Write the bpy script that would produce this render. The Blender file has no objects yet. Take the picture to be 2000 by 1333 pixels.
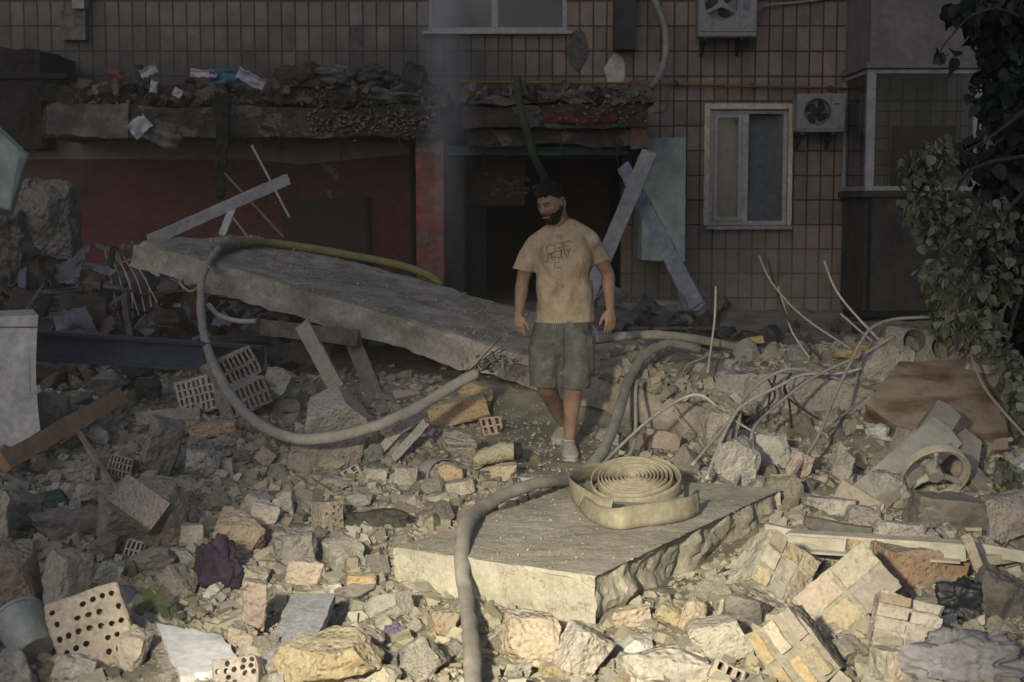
import bpy, bmesh, math, random
from mathutils import Vector, Matrix, Euler, noise
from mathutils.bvhtree import BVHTree
R = math.radians
S = bpy.context.scene
COL = S.collection
# ---------------- camera, world, lights, exposure ----------------
F, CX, CY, CAMZ = 2778.0, 1000.0, 666.5, 1.6
PITCH = math.atan(271.5 / F)
cd = bpy.data.cameras.new("camera"); cam = bpy.data.objects.new("camera", cd); COL.objects.link(cam)
cam.location = (0, 0, CAMZ); cam.rotation_euler = (math.pi/2 - PITCH, 0, 0)
cd.sensor_width = 36; cd.lens = 36 * F / 2000; cd.clip_end = 500; cd.clip_start = 0.1
cd.dof.use_dof = True; cd.dof.focus_distance = 7.8; cd.dof.aperture_fstop = 5.6
S.camera = cam
W = bpy.data.worlds.new("World"); S.world = W; W.use_nodes = True
nt = W.node_tree; bg = nt.nodes["Background"]
sky = nt.nodes.new("ShaderNodeTexSky"); sky.sky_type = 'NISHITA'; sky.sun_disc = False
sky.sun_elevation = R(30); sky.sun_rotation = R(205); sky.air_density = 1.0; sky.dust_density = 1.5
nt.links.new(sky.outputs[0], bg.inputs[0]); bg.inputs[1].default_value = 0.044
sl = bpy.data.lights.new("sun", 'SUN'); so = bpy.data.objects.new("sun", sl); COL.objects.link(so)
sl.energy = 0.33; sl.angle = R(60); sl.color = (0.95, 0.90, 0.95)
so.rotation_euler = (R(58), 0, R(-20))
# the rescuers' floodlight, standing left of the photographer and aimed at the near slab
fl = bpy.data.lights.new("floodlight", 'SPOT'); fo = bpy.data.objects.new("floodlight", fl); COL.objects.link(fo)
fl.energy = 3050; fl.color = (1.0, 0.90, 0.66); fl.spot_size = R(39); fl.spot_blend = 1.0; fl.shadow_soft_size = 0.12
fo.location = (-1.15, -0.1, 2.25)
fo.rotation_euler = (Vector((0.22, 5.4, 0.0)) - fo.location).to_track_quat('-Z', 'Y').to_euler()
S.view_settings.view_transform = 'Standard'; S.view_settings.look = 'None'
S.view_settings.exposure = 0.0; S.view_settings.gamma = 1.0
S.cycles.max_bounces = 5; S.cycles.volume_bounces = 1; S.cycles.volume_step_rate = 4
# ---------------- projection helpers: a pixel of the photograph to a point at depth y ----------------
FW = Vector((0, math.cos(PITCH), -math.sin(PITCH))); UP = Vector((0, math.sin(PITCH), math.cos(PITCH)))
CAM = Vector((0, 0, CAMZ))
def ray(px, py): return FW * F + Vector((px - CX, 0, 0)) + UP * (CY - py)
def P(px, py, Y): d = ray(px, py); return CAM + d * (Y / d.y)
def pxof(p):
    q = p - CAM; dd = q.dot(FW); return (CX + F * q.x / dd, CY - F * q.dot(UP) / dd)
# ---------------- terrain ----------------
CTRL = [(-3,3.6,0),(0,3.6,-.02),(.33,5.2,-.10),(-.35,5.65,-.07),(.95,6.0,-.07),(3,3.6,0),(-2,4.8,0),(-1,5,0),(0.2,4.9,-.06),(1.2,5,-.06),(2.2,5,0),(3,5,0),
 (-3,6.5,0),(-1.5,6.5,0),(0,6.8,0),(1,6.4,-.05),(2,6.8,0),(3.2,6.8,.05),(-3,8,0),(-1.5,8,0.02),(0,8,0),(.35,8.6,0),(1.2,8.2,.02),(2.2,8.2,.05),(3.4,8.2,.1),
 (-4,9.4,0),(-3,9.4,.02),(-1.7,9.3,.08),(-.8,9.3,.1),(0.2,9.3,.03),(.6,9.5,.03),(1.3,9.2,-.02),(2.2,9.4,.2),(3.4,9.4,.25),
 (-3.5,10.5,.1),(-2,10.6,.2),(-1,10.8,.28),(0,11,.3),(1,10.6,.42),(1.8,10.6,.46),(2.6,10.6,.5),(3.8,10.6,.45),
 (-4.4,12.2,.45),(-3.4,12.2,.5),(-2.4,12.2,.38),(-1.2,12.2,.35),(0,12.2,.3),(1,12,.35),(2,12.3,.12),(3.2,12.3,.1),(4.5,12.3,.1),
 (-5.5,14,1.0),(-4.4,14,1.0),(-3.3,14,.8),(-2,14,.45),(0,14,.25),(1,14,.25),(2.5,14,.08),(4,14,.05),(-6,16,.7),(-4,16,.5),(0,16,.2),(3,16,.1),(6,16,.1),(-8,10,.1),(8,10,.3),(-8,18,.2),(8,18,.1)]
def nz(x, y, z=0.0, s=1.0): return noise.noise(Vector((x*s, y*s, z*s)))
def fb(v, o=4): return noise.fractal(v, 1.0, 2.0, o)
def H(x, y):
    w = t = 0.0
    for a, b, c in CTRL:
        d2 = (x-a)**2*0.8 + (y-b)**2; k = 1.0 / (d2*d2 + .04)
        w += k; t += k * c
    h = t / w
    nn = .05 * nz(x, y, 0, 1.3) + .03 * nz(x, y, 3, 3.7) + .012 * nz(x, y, 5, 11)
    if y < 19.5: h += nn
    k1 = math.exp(-(((x-.36)/.22)**2 + ((y-8.72)/.26)**2)); h = h*(1-k1) + .012*k1
    k1 = math.exp(-(((x-.31)/.2)**2 + ((y-9.26)/.2)**2)); h = h*(1-k1) + .03*k1
    if 0: h += .05 * nz(x, y, 0, 1.3) + .03 * nz(x, y, 3, 3.7) + .012 * nz(x, y, 5, 11)
    return h
def gh(px, py):
    d = ray(px, py); d = d / d.y; y = 3.4
    while y < 18:
        p = CAM + d * y
        if p.z < H(p.x, p.y): return p
        y += .04
    return CAM + d * 18
# ---------------- object helpers ----------------
def tagp(o, label=None, cat=None, group=None, kind=None):
    if label: o['label'] = label
    if cat: o['category'] = cat
    if group: o['group'] = group
    if kind: o['kind'] = kind
    return o
def E(name, loc, label, cat, group=None, rot=None):
    o = bpy.data.objects.new(name, None); COL.objects.link(o); o.location = loc; o.empty_display_size = .1
    if rot: o.rotation_euler = rot
    return tagp(o, label, cat, group)
def O(name, bm, mat, parent=None, label=None, cat=None, group=None, kind=None, smooth=False, origin=None, mods=None):
    """link a bmesh in world coordinates as one object; parents keep the world place"""
    if isinstance(bm, bpy.types.Mesh): me = bm
    else:
        bmesh.ops.recalc_face_normals(bm, faces=bm.faces)
        me = bpy.data.meshes.new(name); bm.to_mesh(me); bm.free()
    o = bpy.data.objects.new(name, me); COL.objects.link(o)
    if mat is not None: me.materials.clear(); me.materials.append(mat)
    if len(me.vertices):
        if parent is not None:
            inv = (Matrix.Translation(parent_loc(parent)) @ parent_rot(parent)).inverted(); me.transform(inv); o.parent = parent
        else:
            if origin is None:
                c = Vector((0,0,0)); lo = 1e9
                for v in me.vertices: c += v.co; lo = min(lo, v.co.z)
                c /= len(me.vertices); origin = Vector((c.x, c.y, lo))
            me.transform(Matrix.Translation(-Vector(origin))); o.location = origin
    if smooth:
        for f in me.polygons: f.use_smooth = True
    if smooth == 'auto':
        bm2 = bmesh.new(); bm2.from_mesh(me)
        for e in bm2.edges:
            if len(e.link_faces) == 2 and e.calc_face_angle(0) > R(32): e.smooth = False
        bm2.to_mesh(me); bm2.free()
    return tagp(o, label, cat, group, kind)
def parent_loc(p):
    l = Vector(p.location)
    return l if p.parent is None else parent_loc(p.parent) + l
def parent_rot(p): return Matrix.Identity(4)
def empty_at(name, p, label, cat, group=None): return E(name, p, label, cat, group)
# ---------------- mesh helpers ----------------
def box(bm, lo, hi, M=None):
    v = bmesh.ops.create_cube(bm, size=1)['verts']
    lo = Vector(lo); hi = Vector(hi)
    for q in v:
        q.co = Vector(((q.co.x+.5)*(hi.x-lo.x)+lo.x, (q.co.y+.5)*(hi.y-lo.y)+lo.y, (q.co.z+.5)*(hi.z-lo.z)+lo.z))
        if M is not None: q.co = M @ q.co
    return v
def gridbox(nu, nv, nw, f, bm=None):
    bm = bm or bmesh.new(); d = {}
    def V(i, j, k):
        if (i,j,k) not in d: d[(i,j,k)] = bm.verts.new(f(i/nu, j/nv, k/nw))
        return d[(i,j,k)]
    for i in range(nu):
        for j in range(nv):
            for k in (0, nw): bm.faces.new((V(i,j,k),V(i+1,j,k),V(i+1,j+1,k),V(i,j+1,k)))
    for i in range(nu):
        for k in range(nw):
            for j in (0, nv): bm.faces.new((V(i,j,k),V(i+1,j,k),V(i+1,j,k+1),V(i,j,k+1)))
    for j in range(nv):
        for k in range(nw):
            for i in (0, nu): bm.faces.new((V(i,j,k),V(i,j+1,k),V(i,j+1,k+1),V(i,j,k+1)))
    return bm
def catm(pts, sub):
    if sub <= 1: return [(i, 0.0) for i in range(len(pts))], [Vector(p) for p in pts]
    out = []; par = []
    n = len(pts); pts = [Vector(p) for p in pts]
    for i in range(n-1):
        p0, p1, p2, p3 = pts[max(i-1,0)], pts[i], pts[i+1], pts[min(i+2,n-1)]
        for k in range(sub):
            t = k/sub
            out.append(.5*((2*p1)+(p2-p0)*t+(2*p0-5*p1+4*p2-p3)*t*t+(3*p1-p0-3*p2+p3)*t**3)); par.append((i,t))
    out.append(pts[-1]); par.append((n-1,0.0))
    return par, out
def tube(bm, pts, rx, ry=None, n=12, ref=None, sub=1, cap=True, wob=0, power=1.0):
    if not isinstance(rx, (list,tuple)): rx = [rx]*len(pts)
    if ry is None: ry = rx
    if not isinstance(ry, (list,tuple)): ry = [ry]*len(pts)
    par, Q = catm(pts, sub)
    def itp(a, pt):
        i, t = pt; return a[i] if t == 0 else a[i]*(1-t)+a[min(i+1,len(a)-1)]*t
    rings = []; a1 = None
    for k, q in enumerate(Q):
        t = (Q[min(k+1,len(Q)-1)] - Q[max(k-1,0)]).normalized()
        if ref is not None: a1 = (Vector(ref) - t*Vector(ref).dot(t)).normalized()
        elif a1 is None:
            a1 = t.orthogonal().normalized()
        else: a1 = (a1 - t*a1.dot(t)).normalized()
        a2 = t.cross(a1); u = itp(rx, par[k]); w = itp(ry, par[k])
        ring = []
        for m in range(n):
            an = 2*math.pi*m/n; c, s = math.cos(an), math.sin(an)
            if power != 1.0: c = math.copysign(abs(c)**power, c); s = math.copysign(abs(s)**power, s)
            co = q + a1*(u*c) + a2*(w*s)
            if wob: co += (co-q).normalized()*wob*nz(co.x, co.y, co.z, 12)
            ring.append(bm.verts.new(co))
        rings.append(ring)
    for a, b in zip(rings, rings[1:]):
        for m in range(n): bm.faces.new((a[m], a[(m+1)%n], b[(m+1)%n], b[m]))
    if cap:
        bm.faces.new(rings[0][::-1]); bm.faces.new(rings[-1])
    return bm
def ball(bm, c, r, sub=3, M=None):
    v = bmesh.ops.create_icosphere(bm, subdivisions=sub, radius=1)['verts']
    r = Vector(r) if not isinstance(r, (int,float)) else Vector((r,r,r))
    for q in v:
        p = Vector((q.co.x*r.x, q.co.y*r.y, q.co.z*r.z))
        q.co = Vector(c) + (M @ p if M else p)
    return v
def evalmods(bm, setup):
    me = bpy.data.meshes.new("t"); bm.to_mesh(me); bm.free()
    o = bpy.data.objects.new("t", me); COL.objects.link(o)
    extra = setup(o) or []
    bpy.context.view_layer.update()
    dg = bpy.context.evaluated_depsgraph_get()
    m2 = bpy.data.meshes.new_from_object(o.evaluated_get(dg))
    bpy.data.objects.remove(o); bpy.data.meshes.remove(me)
    for x in extra: bpy.data.objects.remove(x)
    b = bmesh.new(); b.from_mesh(m2); bpy.data.meshes.remove(m2)
    return b
def remesh(bm, vox, it=2, fac=.5):
    def st(o):
        m = o.modifiers.new("r", 'REMESH'); m.mode = 'VOXEL'; m.voxel_size = vox; m.use_smooth_shade = True
        if it: s = o.modifiers.new("s", 'SMOOTH'); s.iterations = it; s.factor = fac
    return evalmods(bm, st)
def boolean(bm, cut):
    cm = bpy.data.meshes.new("c"); cut.to_mesh(cm); cut.free()
    co = bpy.data.objects.new("c", cm); COL.objects.link(co)
    def st(o):
        m = o.modifiers.new("b", 'BOOLEAN'); m.operation = 'DIFFERENCE'; m.object = co; m.solver = 'EXACT'
        return [co]
    return evalmods(bm, st)
def cutplane(bm, co, no, fill=True):
    r = bmesh.ops.bisect_plane(bm, geom=bm.verts[:]+bm.edges[:]+bm.faces[:], plane_co=co, plane_no=no, clear_outer=True)
    if fill:
        es = [e for e in r['geom_cut'] if isinstance(e, bmesh.types.BMEdge)]
        if es:
            try: bmesh.ops.edgeloop_fill(bm, edges=es)
            except Exception: bmesh.ops.holes_fill(bm, edges=es)
def rough(bm, size, amp, target, seed, keepflat=0.0, iters=4):
    """triangulate, subdivide to target edge length, then crumble with fractal noise"""
    bmesh.ops.triangulate(bm, faces=bm.faces[:])
    for _ in range(iters):
        es = [e for e in bm.edges if e.calc_length() > target]
        if not es or len(bm.faces) > 9000: break
        bmesh.ops.subdivide_edges(bm, edges=es, cuts=1); bmesh.ops.triangulate(bm, faces=[f for f in bm.faces if len(f.verts)>3])
    bm.normal_update()
    off = Vector((seed*7.13 % 97, seed*3.7 % 89, seed*1.9 % 83)); s1 = 2.2/size; new = []
    for v in bm.verts:
        q = v.co*s1 + off
        a = fb(q, 4)
        n = v.normal
        edge = 1.0
        a2 = noise.noise(q*4.3); a3 = abs(noise.noise(q*8.5))
        new.append(v.co + n*(amp*(a*.9 + a2*.4 - a3*.5 + .1)) + Vector((noise.noise(q*2+Vector((9,0,0))), noise.noise(q*2+Vector((0,9,0))), noise.noise(q*2+Vector((0,0,9)))))*amp*.45)
    for v, c in zip(bm.verts, new): v.co = c
def chunkbm(rng, dims, cuts=6, amp=.035, det=9, depth=(.55,.95), bev=.03):
    bm = bmesh.new(); s = max(dims)
    bmesh.ops.create_cube(bm, size=1)
    for v in bm.verts: v.co = Vector((v.co.x*dims[0], v.co.y*dims[1], v.co.z*dims[2]))
    for _ in range(cuts):
        n = Vector((rng.gauss(0,1), rng.gauss(0,1), rng.gauss(0,1))).normalized()
        ext = .5*(abs(n.x)*dims[0]+abs(n.y)*dims[1]+abs(n.z)*dims[2])
        cutplane(bm, n*ext*rng.uniform(*depth), n)
    if bev: 
        try: bmesh.ops.bevel(bm, geom=bm.edges[:], offset=bev*s, segments=1, affect='EDGES', clamp_overlap=True)
        except Exception: pass
    rough(bm, s, amp*s, s/det, rng.random()*100)
    return bm
def xf(bm, M):
    bmesh.ops.transform(bm, matrix=M, verts=bm.verts[:]); return bm
def TRS(loc, rot=(0,0,0)): return Matrix.Translation(Vector(loc)) @ Euler([R(a) for a in rot]).to_matrix().to_4x4()
# ---------------- materials ----------------
def mat(name, c1, c2=None, rough=.9, ns=6.0, bump=.3, fine=70.0, dust=0.0, dcol=(.40,.365,.31), rnd=.25, isl=False, spec=.25, metal=0.0, extra=None, contrast=1.0, speck=.35, bdist=.012, blot=.3, pits=0):
    m = bpy.data.materials.new(name); m.use_nodes = True; t = m.node_tree; N = t.nodes; L = t.links
    b = N["Principled BSDF"];  b.inputs['Roughness'].default_value = rough; b.inputs['Specular IOR Level'].default_value = spec; b.inputs['Metallic'].default_value = metal
    c2 = c2 or tuple(x*.6 for x in c1)
    tc = N.new("ShaderNodeTexCoord"); co = tc.outputs['Object']
    oi = N.new("ShaderNodeObjectInfo"); 
    addv = N.new("ShaderNodeVectorMath"); addv.operation = 'MULTIPLY_ADD'; L.new(oi.outputs['Random'], addv.inputs[0]); addv.inputs[1].default_value = (37,17,53); L.new(co, addv.inputs[2]); co = addv.outputs[0]
    def tn(s, det=6, r=.6):
        n = N.new("ShaderNodeTexNoise"); n.inputs['Scale'].default_value = s; n.inputs['Detail'].default_value = det; n.inputs['Roughness'].default_value = r; L.new(co, n.inputs['Vector']); return n
    n1 = tn(ns); n2 = tn(fine, 4, .7)
    rp = N.new("ShaderNodeValToRGB"); k = .16/contrast; rp.color_ramp.elements[0].position = max(0,.5-k); rp.color_ramp.elements[1].position = min(1,.5+k)
    rp.color_ramp.elements[0].color = (*c2,1); rp.color_ramp.elements[1].color = (*c1,1); L.new(n1.outputs['Fac'], rp.inputs[0])
    def mixc(kind, fac, a, bb):
        x = N.new("ShaderNodeMix"); x.data_type = 'RGBA'; x.blend_type = kind; x.clamp_factor = True
        for sock, val in ((0, fac), (6, a), (7, bb)):
            if isinstance(val, (int,float)): x.inputs[sock].default_value = val
            elif isinstance(val, tuple): x.inputs[sock].default_value = (*val,1)
            else: L.new(val, x.inputs[sock])
        return x.outputs[2]
    def mth(op, a, bb=0.0, c=0.0):
        x = N.new("ShaderNodeMath"); x.operation = op
        for i, v in enumerate((a, bb, c)):
            if isinstance(v, (int,float)): x.inputs[i].default_value = v
            else: L.new(v, x.inputs[i])
        return x.outputs[0]
    col = rp.outputs[0]
    if extra: col, bextra = extra(N, L, co, tc, col, mixc, mth, tn)
    else: bextra = None
    sp = mth('MULTIPLY_ADD', n2.outputs['Fac'], speck*2, 1-speck)
    spv = N.new("ShaderNodeCombineColor"); [L.new(sp, spv.inputs[i]) for i in range(3)]
    col = mixc('MULTIPLY', 1.0, col, spv.outputs[0])
    if blot:
        n3 = tn(ns*3.3, 5, .65); bl = mth('MULTIPLY_ADD', mth('MINIMUM', 1.0, mth('MAXIMUM', 0.0, mth('MULTIPLY', mth('SUBTRACT', n3.outputs['Fac'], .36), 3.6))), blot, 1-blot*.62)
        bv = N.new("ShaderNodeCombineColor"); [L.new(bl, bv.inputs[i]) for i in range(3)]; col = mixc('MULTIPLY', 1.0, col, bv.outputs[0])
    if dust:
        g = N.new("ShaderNodeNewGeometry"); sx = N.new("ShaderNodeSeparateXYZ"); L.new(g.outputs['Normal'], sx.inputs[0])
        f = mth('MULTIPLY', mth('MAXIMUM', mth('ADD', sx.outputs[2], mth('MULTIPLY_ADD', n1.outputs['Fac'], .9, -.25)), 0.0), dust)
        col = mixc('MIX', f, col, dcol)
    if rnd:
        if isl: g2 = N.new("ShaderNodeNewGeometry"); rv = g2.outputs['Random Per Island']
        else: rv = oi.outputs['Random']
        hv = N.new("ShaderNodeHueSaturation"); L.new(col, hv.inputs['Color'])
        L.new(mth('MULTIPLY_ADD', rv, rnd*2, 1-rnd), hv.inputs['Value'])
        L.new(mth('MULTIPLY_ADD', mth('FRACT', mth('MULTIPLY', rv, 7.31)), .8, .55), hv.inputs['Saturation'])
        L.new(mth('MULTIPLY_ADD', mth('FRACT', mth('MULTIPLY', rv, 13.7)), .03, .485), hv.inputs['Hue'])
        col = hv.outputs[0]
    L.new(col, b.inputs['Base Color'])
    if bump:
        if pits:
            vo = N.new('ShaderNodeTexVoronoi'); vo.inputs['Scale'].default_value = pits; L.new(co, vo.inputs['Vector']); vh = mth('MULTIPLY', mth('MINIMUM', vo.outputs['Distance'], .5), 1.3)
            bextra = vh if bextra is None else mth('ADD', bextra, vh)
        hb = mth('ADD', mth('MULTIPLY', n1.outputs['Fac'], 1.2), mth('MULTIPLY', n2.outputs['Fac'], .5))
        if bextra is not None: hb = mth('ADD', hb, bextra)
        bn = N.new("ShaderNodeBump"); bn.inputs['Strength'].default_value = bump; bn.inputs['Distance'].default_value = bdist; L.new(hb, bn.inputs['Height']); L.new(bn.outputs[0], b.inputs['Normal'])
    return m
def tilex(tw, th, mortar, grout, off=0.0, c2=None, msize=.02, vary=.5, axes=(0,2), bh=3.0, soot=None):
    def f(N, L, co, tc, col, mixc, mth, tn):
        sx = N.new("ShaderNodeSeparateXYZ"); L.new(tc.outputs['Object'], sx.inputs[0])
        cb = N.new("ShaderNodeCombineXYZ"); L.new(sx.outputs[axes[0]], cb.inputs[0]); L.new(sx.outputs[axes[1]], cb.inputs[1])
        br = N.new("ShaderNodeTexBrick"); L.new(cb.outputs[0], br.inputs[0]); br.offset = off; br.inputs['Scale'].default_value = 1
        br.inputs['Brick Width'].default_value = tw; br.inputs['Row Height'].default_value = th; br.inputs['Mortar Size'].default_value = mortar
        br.inputs['Mortar Smooth'].default_value = .3; br.inputs['Color1'].default_value = (1,1,1,1); v = 1-vary; br.inputs['Color2'].default_value = (v,v,v,1); br.inputs['Mortar'].default_value = (.9,.9,.9,1)
        col = mixc('MULTIPLY', 1.0, col, br.outputs['Color'])
        col = mixc('MIX', br.outputs['Fac'], col, grout)
        if soot: col = soot(N, L, sx, col, mixc, mth, tn)
        return col, mth('MULTIPLY', mth('SUBTRACT', 1.0, br.outputs['Fac']), bh)
    return f
def simple(name, c, rough=.6, spec=.4, metal=0.0, **kw): return mat(name, c, tuple(x*.75 for x in c), rough=rough, spec=spec, metal=metal, bump=kw.pop('bump',.12), rnd=kw.pop('rnd',.08), speck=kw.pop('speck',.15), **kw)
def glassmat(name, tint=(.75,.8,.85), gl=.25):
    m = bpy.data.materials.new(name); m.use_nodes = True; t = m.node_tree; t.nodes.clear()
    o = t.nodes.new("ShaderNodeOutputMaterial"); a = t.nodes.new("ShaderNodeBsdfTransparent"); g = t.nodes.new("ShaderNodeBsdfGlossy"); x = t.nodes.new("ShaderNodeMixShader")
    a.inputs[0].default_value = (*tint,1); g.inputs['Roughness'].default_value = .06; fr = t.nodes.new("ShaderNodeLayerWeight"); fr.inputs[0].default_value = .3
    ma = t.nodes.new("ShaderNodeMath"); ma.operation='MULTIPLY_ADD'; ma.inputs[1].default_value=.22; ma.inputs[2].default_value=gl
    t.links.new(fr.outputs['Fresnel'], ma.inputs[0]); t.links.new(ma.outputs[0], x.inputs[0]); t.links.new(a.outputs[0], x.inputs[1]); t.links.new(g.outputs[0], x.inputs[2]); t.links.new(x.outputs[0], o.inputs[0])
    return m
DUST = (.36,.335,.275)
m_ground = mat("dirt_dust", (.33,.305,.245), (.20,.185,.145), ns=3, bump=.7, fine=90, rnd=0, bdist=.02)
m_conc = mat("concrete_grey", (.40,.375,.325), (.27,.25,.215), ns=5, bump=.9, dust=.4, pits=38)
m_slab = mat("slab_concrete", (.42,.40,.34), (.27,.25,.20), ns=2.5, bump=.7, fine=45, rnd=0, speck=.45, contrast=1.3, bdist=.014)
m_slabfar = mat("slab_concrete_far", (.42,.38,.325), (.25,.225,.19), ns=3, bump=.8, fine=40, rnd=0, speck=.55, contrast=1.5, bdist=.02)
m_plaster = mat("plaster_pale", (.47,.44,.385), (.35,.325,.285), ns=7, bump=.7, dust=.4, pits=55)
m_cream = mat("cream_brick", (.42,.345,.245), (.34,.29,.215), ns=14, bump=.9, dust=.5, pits=40)
m_pink = mat("pink_brick", (.42,.335,.28), (.34,.285,.245), ns=9, bump=.8, dust=.45, pits=45)
m_orange = mat("orange_brick", (.40,.27,.17), (.35,.275,.20), ns=9, bump=.9, dust=.5, pits=40)
m_yellow = mat("yellow_brick", (.45,.36,.19), (.38,.33,.23), ns=16, bump=1.0, dust=.4, pits=40)
m_mortar = mat("mortar", (.40,.375,.32), (.30,.28,.24), ns=12, bump=1.0, dust=.3, speck=.5, pits=30)
m_darkc = mat("dark_concrete", (.17,.16,.145), (.09,.085,.08), ns=8, bump=.6, dust=.25)
m_debris = mat("debris_mix", (.35,.32,.255), (.27,.245,.195), ns=12, bump=.4, dust=.45, rnd=.24, isl=True, dcol=(.34,.315,.25))
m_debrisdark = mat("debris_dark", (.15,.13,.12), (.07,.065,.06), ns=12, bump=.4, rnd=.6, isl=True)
m_white = simple("white_paint_dusty", (.60,.60,.59), dust=.3, dcol=(.40,.38,.33))
m_pvc = simple("white_pvc", (.62,.63,.66), rough=.4)
m_wood = mat("raw_wood", (.36,.29,.20), (.24,.19,.13), ns=5, bump=.5, dust=.3)
m_woodo = mat("orange_wood", (.50,.27,.16), (.40,.24,.16), ns=5, bump=.4, dust=.15)
m_steel = mat("dusty_steel", (.40,.37,.31), (.27,.245,.20), ns=7, bump=.3, dust=.5, rough=.6, spec=.4)
m_rebar = mat("rebar_metal", (.50,.47,.40), (.38,.34,.29), ns=30, bump=.3, rough=.7, spec=.4)
m_rust = mat("rusty_metal", (.085,.045,.035), (.05,.03,.025), ns=30, bump=.4)
m_dark = simple("black_rubber", (.02,.02,.022), rough=.6)
m_blue = mat("blue_paint", (.012,.036,.09), (.009,.027,.06), ns=6, bump=.1, rough=.5, dust=.12)
# ---------------- ground ----------------
def frange(a, b, s):
    n = int(round((b-a)/s)); return [a + (b-a)*i/n for i in range(n+1)]
xs = [-60,-30,-15,-10,-8,-7] + frange(-6, 6, .05) + [7,8,10,15,30,60]
ys = [-20,-5,0,2,3] + frange(3.6, 12.4, .045) + frange(12.6, 19.6, .2) + [22,26,35,60]
bm = bmesh.new(); vs = [[bm.verts.new((x, y, H(x, y) + (fb(Vector((x*6,y*6,1)),3)*.018 if 3<y<13 and abs(x)<6.5 else 0))) for y in ys] for x in xs]
for i in range(len(xs)-1):
    for j in range(len(ys)-1): bm.faces.new((vs[i][j], vs[i+1][j], vs[i+1][j+1], vs[i][j+1]))
O("ground", bm, m_ground, kind='structure', smooth=True, origin=(0,0,0))

# ---------------- apartment building ----------------
YW = 19.0
def soot_wall(N, L, sx, col, mixc, mth, tn):
    # fire soot above the canopy: a stain with its own ragged outline; and the beige / pink change of tile batches
    n = tn(.9, 5, .7)
    z = mth('ADD', sx.outputs[2], mth('MULTIPLY_ADD', n.outputs['Fac'], 1.6, -.8))
    up = mth('SMOOTH_MIN', 1.0, mth('MAXIMUM', 0.0, mth('MULTIPLY', mth('SUBTRACT', 4.15, z), 1.2)), .1)
    xl = mth('MINIMUM', 1.0, mth('MAXIMUM', 0.0, mth('MULTIPLY', mth('SUBTRACT', 1.0, sx.outputs[0]), .7)))
    col = mixc('MIX', mth('MULTIPLY', mth('MULTIPLY', up, xl), .8), col, (.035,.032,.032))
    xb = mth('MINIMUM', 1.0, mth('MAXIMUM', 0.0, mth('MULTIPLY', mth('SUBTRACT', .6, mth('ADD', sx.outputs[0], n.outputs['Fac'])), 1.3)))
    col = mixc('MIX', mth('MULTIPLY', xb, .75), col, mixc('MULTIPLY', 1.0, col, (.80,.95,1.0)))
    lo = mth('MINIMUM', 1.0, mth('MAXIMUM', 0.0, mth('MULTIPLY', mth('SUBTRACT', 1.35, z), 2.2)))
    col = mixc('MIX', mth('MULTIPLY', lo, .5), col, (.22,.19,.15))
    return col
m_tile = mat("facade_tile", (.265,.205,.18), (.18,.148,.13), ns=1.1, bump=.6, fine=40, rnd=0, rough=.55, spec=.4, extra=tilex(.178,.325,.011,(.025,.02,.02),vary=.38,bh=2.2,soot=soot_wall), bdist=.012)
def redmask(N, L, sx, col, mixc, mth, tn): return col
def topband(z0):
    def f(N, L, sx, col, mixc, mth, tn):
        n = tn(.9, 3, .5)
        vo = N.new("ShaderNodeTexVoronoi"); vo.inputs['Scale'].default_value = 1.6; vo.distance = 'CHEBYCHEV'
        z = mth('ADD', sx.outputs[2], mth('MULTIPLY_ADD', vo.outputs['Distance'], .35, -.12))
        k = mth('GREATER_THAN', z, z0)
        col = mixc('MIX', k, col, mixc('MIX', n.outputs['Fac'], (.10,.09,.07), (.30,.27,.21)))
        k2 = mth('GREATER_THAN', tn(2.3, 5, .6).outputs['Fac'], .66)
        return mixc('MIX', k2, col, (.14,.12,.11))
    return f
m_red = mat("red_glazed_tile", (.15,.02,.019), (.06,.014,.014), ns=2, bump=.5, rnd=0, rough=.45, spec=.25, extra=tilex(.098,.098,.006,(.065,.045,.042),vary=.35,bh=1.5,soot=topband(2.15)), bdist=.008, speck=.2)
m_redp = mat("red_pillar_tile", (.36,.04,.035), (.21,.03,.025), ns=2, bump=.9, rnd=0, rough=.28, spec=.6, extra=tilex(.098,.098,.008,(.14,.11,.10),vary=.45,bh=2,soot=topband(2.22)), bdist=.012, speck=.2)
m_winw = simple("window_white", (.33,.33,.36), rough=.35)
m_glass = glassmat("window_glass", (.9,.92,.94), .05)
m_curtain = simple("grey_blind", (.26,.265,.26), rough=.8)
m_black = simple("dark_interior", (.02,.018,.018), rough=.9)
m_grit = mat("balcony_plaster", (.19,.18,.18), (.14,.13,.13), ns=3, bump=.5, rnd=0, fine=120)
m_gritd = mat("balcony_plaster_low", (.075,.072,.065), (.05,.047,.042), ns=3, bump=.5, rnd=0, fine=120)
bld = E("apartment_building", (0, YW, 0), "pink and beige tiled apartment block behind the rubble, sooty above its broken entrance", "building")
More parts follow.
